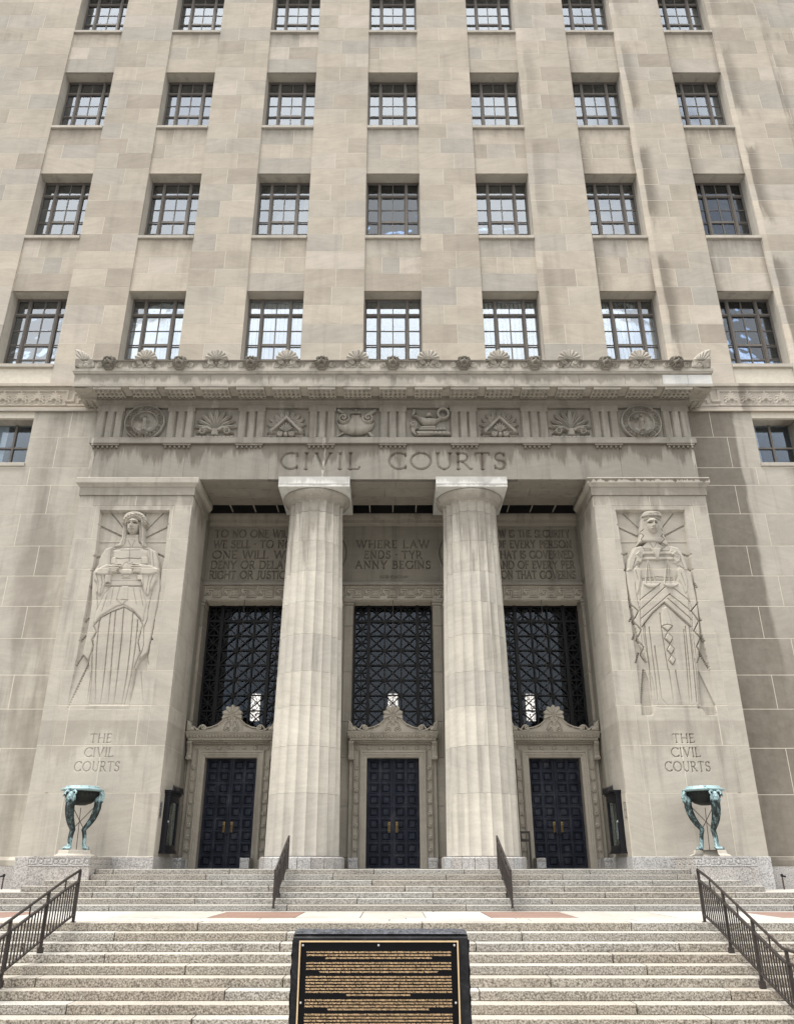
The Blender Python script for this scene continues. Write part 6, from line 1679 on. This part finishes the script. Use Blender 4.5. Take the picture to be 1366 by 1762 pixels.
for k in range(8):
    for j in range(4): MB().cbox(-8.2 + k * 2.05 + .006, -8.2 + (k + 1) * 2.05 - .006, 24.97 + j * 1.06 + .006, 24.97 + (j + 1) * 1.06 - .006, UZ - .03, UZ - .003, .002).build('floor_slab', m_step2, fl)
# landing: pale slabs with red panels let in
land = tag(MB().box(-SX, SX, D_LOW + .4, D_UP + .2, LZ - .10, LZ - .03).build('landing', m_joint), kind='structure')
ye = [D_LOW + .5, 19.0, 19.45, 21.0 + .9, D_UP + .03]
def slab(a, b, c, d, mat): MB().box(a + .012, b - .012, c + .014, d - .014, LZ - .05, LZ + rng.uniform(-.0025, .0)).build('paving_slab', mat, land)
for j, (c, d) in enumerate(zip(ye[:-1], ye[1:])):
    if j == 2:
        e = [-SX, -15.5, -12.0, -8.5, -6.2, -4.05, -2.15, -.72, .72, 2.15, 4.05, 6.2, 8.5, 12.0, 15.5, SX]
        for a, b in zip(e[:-1], e[1:]):
            red = (2.1 < abs((a + b) / 2) < 4.1) or (8.5 <= abs((a + b) / 2) < 12.0)
            slab(a, b, c, d, m_red if red else m_pave)
    else:
        e = runs(-SX, SX, (14, 12, 0, 11)[j], .2)
        for a, b in zip(e[:-1], e[1:]): slab(a, b, c, d, m_pave)
tag(MB().box(-400, 400, -400, 400, -3.4, -2.86).build('ground', m_asphalt), kind='structure')
tag(MB().box(-60, 60, 7.2, 13.6, -2.9, -2.845).build('sidewalk', m_concrete), kind='structure')
tag(MB().box(-14, 14, -24, 6.4, -2.9, -1.6).build('plaza', m_concrete), kind='structure')

# ---------------------------------------------------------------- railings
def railing(name, label, P, top_off, sections, nbal, ends, low_ext=None, group='brown metal railings on the stairs'):
    """P(t) gives the foot line; posts at sections; balusters between the second rail and the bottom rail"""
    t = empty(name, P(0)); tag(t, label, 'railing', group)
    N = 24
    def off(h): return [(P(i / N)[0], P(i / N)[1], P(i / N)[2] + h) for i in range(N + 1)]
    H = top_off
    return t, off
def rail_run(label, pts, H, posts, nb, base_h=.14, mid=.20, r=.027):
    """pts: foot line polyline from the top end downwards"""
    t = empty('stair_railing', pts[0]); tag(t, label, 'railing', 'brown metal railings on the stairs')
    L = [0]
    for a, b in zip(pts[:-1], pts[1:]): L.append(L[-1] + math.dist(a, b))
    def at(u):
        s_ = u * L[-1]
        for i in range(len(pts) - 1):
            if s_ <= L[i + 1] + 1e-9:
                f = (s_ - L[i]) / (L[i + 1] - L[i]); return tuple(a + (b - a) * f for a, b in zip(pts[i], pts[i + 1]))
        return pts[-1]
    def up_by(p, h): return (p[0], p[1], p[2] + h)
    def bar(a, b, w, h):
        m = MB(); d = Vector(b) - Vector(a); d.normalize(); sd_ = d.cross(Vector((0, 0, 1))).normalized() * w; u_ = sd_.cross(d).normalized() * h
        vs = [Vector(q) + sd_ * i + u_ * j for q in (a, b) for i, j in ((-1, -1), (1, -1), (1, 1), (-1, 1))]
        m.add(vs, [(0, 1, 2, 3)[::-1], (4, 5, 6, 7), (0, 1, 5, 4), (1, 2, 6, 5), (2, 3, 7, 6), (3, 0, 4, 7)]); return m
    m = MB(); m.tube([up_by(p, H) for p in pts], r, 8); m.ball(up_by(pts[0], H), r * 1.05, r * 1.05, r * 1.05, 8, 5); m.build('handrail', m_rail, t, True)
    m1, m2 = MB(), MB()
    for a, b in zip(pts[:-1], pts[1:]):
        q = bar(up_by(a, H - mid), up_by(b, H - mid), .026, .018); m1.add(q.v, q.f)
        q = bar(up_by(a, base_h), up_by(b, base_h), .022, .014); m2.add(q.v, q.f)
    m1.build('middle_rail', m_rail, t); m2.build('bottom_rail', m_rail, t)
    for u in posts:
        p = at(u); g = .30 if 0 < u < 1 else .0
        MB().box(p[0] - .024, p[0] + .024, p[1] - .024, p[1] + .024, p[2] - g * 0 - .10 * (0 < u < 1), p[2] + H - .01).box(p[0] - .045, p[0] + .045, p[1] - .045, p[1] + .045, p[2] - .10 * (0 < u < 1) - .0, p[2] + .015).build('post', m_rail, t)
    for k in range(1, nb):
        u = k / nb
        if min(abs(u - q) for q in posts) < .35 / nb: continue
        p = at(u)
        MB().box(p[0] - .010, p[0] + .010, p[1] - .010, p[1] + .010, p[2] + base_h + .01, p[2] + H - mid - .01).build('baluster', m_rail, t)
    for u in [(a + b) / 2 for a, b in zip(posts[:-1], posts[1:])]:
        p = at(u); MB().box(p[0] - .011, p[0] + .011, p[1] - .011, p[1] + .011, p[2] + H - mid + .01, p[2] + H - .02).build('short_post', m_rail, t)
    return t
sl = RISE / TREAD
def foot(D): return LZ - (D_LOW - D) * sl + .02
yb = 12.6
rail_run('brown stair railing flaring out below the left bronze tripod', [(-6.40, 17.93, LZ), (-6.46, 17.4, foot(17.4)), (-6.95, 15.0, foot(15.0)), (-7.6, 12.6, foot(12.6))], .955, [0, .19, .38, .57, .76, .97], 60)
rail_run('brown stair railing running straight down below the right bronze tripod', [(6.24, 17.93, LZ), (6.26, 17.4, foot(17.4)), (6.42, 14.95, foot(14.95)), (6.44, 14.0, foot(14.95) - .05), (6.46, 12.6, foot(12.6))], .965, [0, .19, .38, .57, .76, .97], 60)
for s, lab in ((-1, 'short brown railing on the upper steps before the left fluted column'), (1, 'short brown railing on the upper steps before the right fluted column')):
    rail_run(lab, [(s * 2.96, 24.55, UZ), (s * 2.96, 22.05, LZ + .07)], .86, [0, .33, .66, 1.0], 26, mid=.17)

# ---------------------------------------------------------------- bronze tripods
def tripod(sx):
    cx, cy, zb = sx * 9.12, 24.78, .40
    t = empty('bronze_tripod', (cx, cy, .225))
    tag(t, 'green patinated bronze tripod with lion masks on the %s granite pedestal' % ('left' if sx < 0 else 'right'), 'tripod', 'bronze tripods before the carved piers')
    # stone plinth: triangle with cut corners, spreading at the foot
    az = [rad(258), rad(8), rad(150)]
    if sx > 0: az = [pi - a for a in az]
    def tri(r, z):
        out = []
        for a in az:
            for d in (-.28, .28): out.append((cx + r * cos(a + d), cy + r * sin(a + d), z))
        if sx > 0: out = [out[i] for i in (1, 0, 5, 4, 3, 2)]
        return out
    lv = [tri(.66, .228), tri(.66, .25), tri(.58, .28), tri(.52, .30), tri(.50, .375), tri(.49, .40)]
    vs = [p for l in lv for p in l]
    fs = [(i * 6 + k, i * 6 + (k + 1) % 6, (i + 1) * 6 + (k + 1) % 6, (i + 1) * 6 + k) for i in range(5) for k in range(6)] + [tuple(30 + k for k in range(6)), tuple(range(6))[::-1]]
    make('plinth', np.array(vs), fs, m_sill, t)
    # bowl with rim and frieze ring
    b = MB().lathe([(.02, 1.60), (.14, 1.605), (.30, 1.66), (.40, 1.74), (.43, 1.80), (.46, 1.815), (.46, 1.85), (.48, 1.87), (.48, 1.95), (.50, 1.985)], cx, cy, 40, cap=False)
    for k in range(24):
        a = 2 * pi * k / 24
        b.ball((cx + .48 * cos(a), cy + .48 * sin(a), 1.905), .03, .03, .045, 6, 4)
    b.build('bowl', m_bronze, t, True)
    b = MB().lathe([(.50, 1.98), (.585, 2.00), (.60, 2.02), (.595, 2.045), (.56, 2.055), (.50, 2.06), (.48, 2.065), (.48, 2.10), (.465, 2.12), (.42, 2.12), (.36, 2.09), (.0, 2.08)], cx, cy, 40, cap=False)
    b.build('rim', m_patina, t, True)
    for a in az:
        u = (cos(a), sin(a))
        P = lambda r, z: (cx + u[0] * r, cy + u[1] * r, z)
        m = MB()
        pf = [(.46, 1.84), (.485, 1.70), (.485, 1.55), (.455, 1.40), (.395, 1.24), (.31, 1.10), (.225, .99), (.195, .93), (.215, .87), (.235, .78), (.25, .66), (.255, .57), (.27, .50), (.29, .46)]
        rr = [.10, .112, .112, .106, .096, .084, .070, .072, .062, .060, .057, .055, .060, .064]
        m.tube([P(*q) for q in pf], rr, 10)
        m.ball(P(.175, .95), .05, .05, .06, 8, 6)                       # knee scroll
        m.build('leg', m_patina, t, True)
        lg = MB()
        for q in range(4):                                              # lion paw with four toes
            o = (q - 1.5) * .045
            tx, ty = -u[1] * o, u[0] * o
            lg.tube([(cx + u[0] * .28 + tx, cy + u[1] * .28 + ty, .47), (cx + u[0] * .36 + tx * 1.15, cy + u[1] * .36 + ty * 1.15, .452), (cx + u[0] * .415 + tx * 1.2, cy + u[1] * .415 + ty * 1.2, .425)], [.034, .036, .022], 7)
        lg.ball(P(.29, .45), .075, .075, .055, 10, 6)
        lg.build('paw', m_patina, t, True)
        mk = MB()                                                       # mask: head, horns, muzzle, beard
        mk.ball(P(.545, 1.86), .085, .085, .11, 10, 8); mk.ball(P(.60, 1.82), .055, .055, .05, 8, 6); mk.ball(P(.575, 1.74), .065, .05, .085, 8, 6)
        for s2 in (-1, 1):
            sd_ = (-u[1] * s2, u[0] * s2)
            Q = lambda r, o, z: (cx + u[0] * r + sd_[0] * o, cy + u[1] * r + sd_[1] * o, z)
            mk.tube([Q(.56, .05, 1.95), Q(.57, .12, 1.97), Q(.58, .17, 1.93), Q(.60, .17, 1.88), Q(.61, .13, 1.87)], [.028, .032, .03, .022, .012], 7)
            mk.ball(Q(.615, .035, 1.88), .018, .018, .014, 6, 4)
            mk.ball(Q(.535, .10, 1.80), .04, .04, .09, 7, 5)
        mk.build('lion_mask', m_patina, t, True)
    m = MB()
    for i in range(3):
        a0, a1 = az[i], az[(i + 1) % 3]
        m.tube([(cx + .40 * cos(a0), cy + .40 * sin(a0), 1.56), (cx + .18 * cos(a1), cy + .18 * sin(a1), .97)], .011, 6)
    m.build('brace', m_pipe, t)
    m = MB(); m.tube([(cx - sx * .02, cy, 1.54), (cx - sx * .06, cy + .02, .40)], .010, 6); m.build('drain_pipe', m_pipe, t)
tripod(-1); tripod(1)

# ---------------------------------------------------------------- notice cases on the inner faces of the piers
def notice_case(sx):
    xf = sx * PIN; y0, y1 = 26.38, 27.62; z0, z1 = .43, 2.05
    t = empty('notice_case', (xf - sx * .1, (y0 + y1) / 2, z0))
    tag(t, 'black notice case with bare board on the left carved pier' if sx < 0 else 'black notice case with pinned papers on the right carved pier', 'notice case', 'black notice cases beside the doors')
    d = .17
    def bx(m, o0, o1, *r):
        a, b = sorted((xf - sx * o0, xf - sx * o1)); m.box(a, b, *r); return m
    f = MB()
    bx(f, .0, d, y0, y0 + .13, z0, z1); bx(f, .0, d, y1 - .13, y1, z0, z1); bx(f, .0, d - .003, y0 + .13, y1 - .13, z1 - .22, z1); bx(f, .0, d - .003, y0 + .13, y1 - .13, z0, z0 + .14)
    bx(f, .0, d + .03, y0 - .02, y1 + .02, z0 - .06, z0 - .001); bx(f, .0, d + .06, y0 - .05, y1 + .05, z0 - .10, z0 - .061)
    bx(f, .0, .02, y0 + .13, y1 - .13, z0 + .14, z1 - .22)
    f.build('frame', m_case, t)
    c = MB(); bx(c, .0, d + .04, y0 - .04, y1 + .04, z1 + .001, z1 + .06); bx(c, .0, d + .09, y0 - .08, y1 + .08, z1 + .061, z1 + .11)
    for k in range(9):
        y = y0 + .0 + k * (y1 - y0) / 8
        c.tube([(xf - sx * (d + .07), y, z1 + .10), (xf - sx * (d + .07), y, z1 + .22), (xf - sx * (d + .07), y, z1 + .27)], [.018, .018, .003], 6)
    c.build('crest', m_case, t)
    m = MB(); bx(m, .021, .03, y0 + .13, y1 - .13, z0 + .14, z1 - .22); m.build('board', m_backing, t)
    m = MB(); bx(m, .13, .136, y0 + .13, y1 - .13, z0 + .14, z1 - .22); m.build('glass', m_glass3, t)
    m = MB(); m.ball((xf - sx * (d + .005), y0 + .06, (z0 + z1) / 2), .025, .025, .035, 8, 5); m.build('lock', m_plate, t)
    if sx > 0:
        for yy, zz, w, h in ((y0 + .2, 1.50, .22, .28), (y0 + .17, 1.22, .2, .26), (y0 + .16, 1.0, .16, .2), (y0 + .42, .75, .45, .55), (y0 + .15, .62, .12, .3)):
            m = MB(); bx(m, .032, .035, yy, yy + w, zz, zz + h); m.build('paper', m_paper, t)
notice_case(-1); notice_case(1)
# small plates beside the cases
for sx in (-1, 1):
    xf = sx * PIN
    t = empty('wall_plate', (xf, 26.03, 1.34))
    tag(t, 'small number plate beside the bare black notice case' if sx < 0 else 'small outlined blank plate beside the notice case with papers', 'plate')
    m = MB(); m.box(*sorted((xf, xf - sx * .012)), 25.93, 26.13, 1.34, 1.78); m.build('plate', m_plate if sx < 0 else m_pier, t)
    m = MB()
    a, b = sorted((xf - sx * .012, xf - sx * .018))
    for r in ((25.93, 25.942, 1.34, 1.78), (26.118, 26.13, 1.34, 1.78), (25.942, 26.118, 1.34, 1.352), (25.942, 26.118, 1.768, 1.78)): m.box(a, b, *r)
    if sx < 0:
        for z in (1.64, 1.51, 1.38):
            for r in ((25.97, 25.985, z, z + .10), (26.07, 26.085, z, z + .10), (25.985, 26.07, z, z + .012), (25.985, 26.07, z + .088, z + .10)): m.box(a, b, *r)
    else: m.box(a, b, 26.015, 26.045, 1.53, 1.58)
    m.build('outline', m_case, t)

# door opener post by the right column, two standpipes at the foot of the flank walls
t = empty('door_opener_post', (4.32, 28.0, UZ)); tag(t, 'brown metal door opener post between the right column and right door', 'post')
MB().box(4.40, 4.46, 27.97, 28.03, UZ, 1.02).build('post', m_rail, t)
MB().box(4.12, 4.399, 27.98, 28.02, .95, 1.02).box(4.12, 4.18, 27.98, 28.02, .70, .949).box(4.181, 4.399, 27.975, 28.02, .70, .78).build('push_plate', m_rail, t)
for sx in (-1, 1):
    x = sx * 11.35; zt = LZ + 3 * RU
    t = empty('standpipe', (x, 25.6, zt)); tag(t, 'thin iron standpipe at the foot of the %s flank wall' % ('left' if sx < 0 else 'right'), 'standpipe', 'standpipes by the flank walls')
    MB().tube([(x, 25.6, zt), (x, 25.6, zt + .34)], .022, 8).build('pipe', m_pipe, t)
    MB().ball((x, 25.6, zt + .37), .045, .045, .05, 8, 6).tube([(x, 25.6, zt + .36), (x + sx * .09, 25.55, zt + .34)], .025, 7).build('valve_head', m_case, t)

# ---------------------------------------------------------------- memorial stone in front
MX0, MX1, MD = -.442, .332, 4.0
t = empty('memorial_stone', (-.055, 4.15, -1.6)); tag(t, 'black granite memorial stone with a lettered gold edged plaque before the stairs', 'memorial')
zt = -.283
ms = MB()
ms.prism([(MD, -1.6), (MD, zt - .012), (MD + .012, zt), (MD + .21, zt - .002), (MD + .23, zt - .03), (MD + .23, -1.6)], MX0, MX1, 'x')
ms.build('slab', m_black, t)
F = Field(MX0 + .002, MX1 - .002, MD + .004, MD + .215, .008)
rs_ = np.random.RandomState(5)
F.H = .004 + .010 * rs_.rand(*F.H.shape) * (F.Z > MD + .016)
grid_mesh('rough_top', F.xs, F.zs, F.H, (lambda X, Z, H: (X, Z, zt + H)), m_rough, t, smooth=False)
F = Field(MD + .006, MD + .225, -1.6, zt - .02, .02); F.H = .002 + .006 * rs_.rand(*F.H.shape)
grid_mesh('rough_side', F.xs, F.zs, F.H, (lambda X, Z, H: (MX1 + H, X, Z)), m_rough, t, smooth=False)
F = Field(MD + .006, MD + .225, -1.6, zt - .02, .02); F.H = .002 + .006 * rs_.rand(*F.H.shape)
grid_mesh('rough_side', F.xs, F.zs, F.H, (lambda X, Z, H: (MX0 - H, X, Z)), m_rough, t, smooth=False)
px0, px1, pz1 = -.412, .288, -.304
pl = MB().box(px0, px1, MD - .012, MD - .0005, -1.30, pz1); plq = pl.build('plaque', m_panel, t)
bd = MB()
for r in ((px0, px0 + .006, -1.30, pz1), (px1 - .006, px1, -1.30, pz1), (px0 + .006, px1 - .006, pz1 - .006, pz1), (px0 + .006, px1 - .006, -1.30, -1.294)): bd.box(r[0], r[1], MD - .016, MD - .0125, r[2], r[3])
bd.build('gilt_edge', m_border, plq)
for x, z in ((px0 + .016, pz1 - .018), (-.063, pz1 - .018), (px1 - .018, pz1 - .018), (px0 + .016, pz1 - .236), (px1 - .018, pz1 - .236)):
    MB().ball((x, MD - .014, z), .005, .004, .005, 8, 4).build('bolt', m_plate, plq)
PARAS = [
 ['FOR MORE THAN TWO HUNDRED YEARS BEFORE THE CIVIL WAR, SLAVERY WAS LEGAL IN NORTH AMERICA. WHITE CITIZENS COULD LEGALLY "OWN" BLACK AFRICANS WHO HAD BEEN', 'CAPTURED IN AFRICA AND COULD KEEP THEM IN PERMANENT SERVITUDE AND SUFFERING. UNDER THIS LEGALIZED SLAVERY THESE AFRICANS WERE FORCED TO SHOULDER THE HARD', 'LABOR NEEDED TO ADVANCE THE ECONOMIC DEVELOPMENT OF THE AMERICAN COLONIES AND, LATER, OF POST-REVOLUTIONARY WAR AMERICA.'],
 ['AS MOST MISSOURI TERRITORIAL STATUTES PROVIDED THAT A PERSON HELD IN SLAVERY COULD SUE FOR THEIR FREEDOM AND HAVE COUNSEL APPOINTED BY THE COURT. THE MISSOURI', 'SUPREME COURT RULED THAT IF AN ENSLAVED PERSON WAS TAKEN TO LIVE IN A TERRITORY OR STATE WHERE SLAVERY WAS PROHIBITED, THEY COULD NO LONGER BE LEGALLY HELD', 'AS A SLAVE. THEY WERE THEREFORE FREE, IF ONE OF THE LANDMARK CASES OF MISSOURI WENT UNCHALLENGED AND BINDING. LAWYERS CALLED THIS LEGAL PRINCIPLE', '"ONCE FREE, ALWAYS FREE," AND RELIED UPON IT. THE LAWSUITS THEY FILED ON BEHALF OF THOSE SEEKING FREEDOM WERE CALLED "FREEDOM SUITS."'],
 ['ALL SUITS WERE AFFECTED BY PRO-SLAVERY EXTREMISTS WHO TRIED TO WEAKEN THE POSITION OF THE ENSLAVED IN COURT. THE LAWYERS AND JUDGES WHO HELPED FREEDOM SUIT', 'PLAINTIFFS HAD A NUMBER OF CHALLENGES: TO OVERCOME AN OVERWHELMING PRO-SLAVERY ENVIRONMENT. SOME FACED THREATS, MANY LOST BUSINESS AND SOME PAID A PRICE.', 'THEY FILED HUNDREDS OF PETITIONS FOR FREEDOM IN ST. LOUIS COURTS. SOMETIMES THEY WON, MANY TIMES THEY DID NOT. IN RESPONSE TO THE SUITS, MANY PLAINTIFFS', 'WERE SOLD DESPITE THE PENDING LAW SUITS. HELD IN JAIL, MOST OF THEM WERE HIRED OUT BY THE SHERIFF. CHILDREN WERE SOLD AWAY. THE COURTS COULD PROTECT', 'THEIR CHILDREN BY FILING ON THEIR OWN BEHALF. IN THESE COURTROOMS, THE LAWS OF SLAVERY WERE, HOWEVER, USED AGAINST BLACK PEOPLE WHO WERE PROHIBITED FROM TESTIFYING IN', 'COURT AGAINST WHITE PEOPLE. ALTHOUGH PLAINTIFFS HAD TO RELY ON THE TESTIMONY OF WHITE PEOPLE FOR PROOF OF THE FACTS, MANY PREVAILED AND THEY RECEIVED THEIR', 'FREEDOM BY LOCATING WITNESSES, OBTAINING STATEMENTS, AND IN OTHER WAYS.'],
 ['BY THE 1850S, THE PRO-SLAVERY ADVOCATES HAD GAINED MORE ALLIES ON THE MISSOURI SUPREME COURT. IN 1852, THE COURT REVERSED THE VERDICT OF ST. LOUIS CIRCUIT COURT', 'JURIES AND HAD SHUT THE DOOR THAT HAD OPENED WIDE. SCOTT V. EMERSON: THE "ONCE FREE, ALWAYS FREE" DOCTRINE. IN SO DOING, THE COURT SPECIFICALLY REJECTED THIS LEGAL', 'PRINCIPLE, WHICH HAD BEEN THE CLEAR PRECEDENT FOR NEARLY A QUARTER OF A CENTURY. WITH THIS PRO-SLAVERY DECISION, MISSOURI\'S "GOLDEN AGE" OF FREEDOM SUITS', 'HAD ENDED. EVEN THE BLACK MISSOURI FREEDOM SUIT PETITIONERS WERE SUCCESSFUL IN WINNING THEIR FREEDOM AFTER 1852.'],
 ['THE SCOTTS\' ELEVEN YEAR CAMPAIGN FOR THEIR FREEDOM IN FEDERAL COURT, TAKING IT ALL THE WAY TO THE UNITED STATES SUPREME COURT, WHICH IN 1857 DELIVERED ITS INFAMOUS', 'DECISION IN DRED SCOTT V. SANDFORD. THERE, THE SUPREME COURT DECLARED THAT ALL PEOPLE OF AFRICAN DESCENT HAD "NO RIGHTS WHICH THE WHITE MAN WAS BOUND TO', 'RESPECT" AND THEREFORE COULD NOT BE CITIZENS OF THE UNITED STATES. THE COURT ALSO RULED THAT THE FEDERAL GOVERNMENT HAD NO POWER TO PROHIBIT SLAVERY IN', 'ANY OF ITS TERRITORIES. THIS PRO-SLAVERY DECISION STIRRED THE NATION, HELPING TO PROPEL THE NATION TOWARD CIVIL WAR. IT IS GENERALLY CONSIDERED THE WORST', 'DECISION IN THE HISTORY OF THE SUPREME COURT.'],
 ['AFTER THE CIVIL WAR ENDED, THE UNITED STATES ABOLISHED SLAVERY WITH THE RATIFICATION OF THE THIRTEENTH AMENDMENT TO THE UNITED STATES CONSTITUTION IN DECEMBER 1865.', 'NEARLY THREE YEARS LATER, IN 1868, THE STATES RATIFIED THE FOURTEENTH AMENDMENT TO GRANT CITIZENSHIP TO ALL PERSONS BORN IN THE UNITED STATES.'],
 ['THE PEOPLE OF THE CITY OF SAINT LOUIS AND MANY PARTNERS HAVE ERECTED THIS MEMORIAL, TO HONOR THE HEROISM AND COURAGE OF THE ENSLAVED PEOPLE WHO FILED FREEDOM', 'SUITS, AND THE LAWYERS AND JUDGES WHO STOOD WITH THEM.'],
]
z = pz1 - .048
dg = bpy.context.evaluated_depsgraph_get()
for para in PARAS:
    for ln in para:
        cu = bpy.data.curves.new('text_line', 'FONT'); cu.body = ln; cu.size = .0088; cu.align_x = 'CENTER'; cu.resolution_u = 1; cu.extrude = .0004; cu.offset = 0.0
        ob = bpy.data.objects.new('text_line', cu); COL.objects.link(ob)
        bpy.context.view_layer.update()
        w = ob.dimensions.x
        me = bpy.data.meshes.new_from_object(ob.evaluated_get(bpy.context.evaluated_depsgraph_get()))
        k = .00388 * len(ln) / w if len(ln) < 135 else .632 / w
        bpy.data.objects.remove(ob); bpy.data.curves.remove(cu)
        co = np.zeros(len(me.vertices) * 3); me.vertices.foreach_get('co', co); co = co.reshape(-1, 3)
        nv = np.stack([co[:, 0] * k, -co[:, 2], co[:, 1]], 1); me.vertices.foreach_set('co', nv.ravel()); me.update()
        me.materials.clear(); me.materials.append(m_letter)
        link('text_line', me, (-.062, MD - .0128, z), plq)
        z -= .0113
    z -= .0078
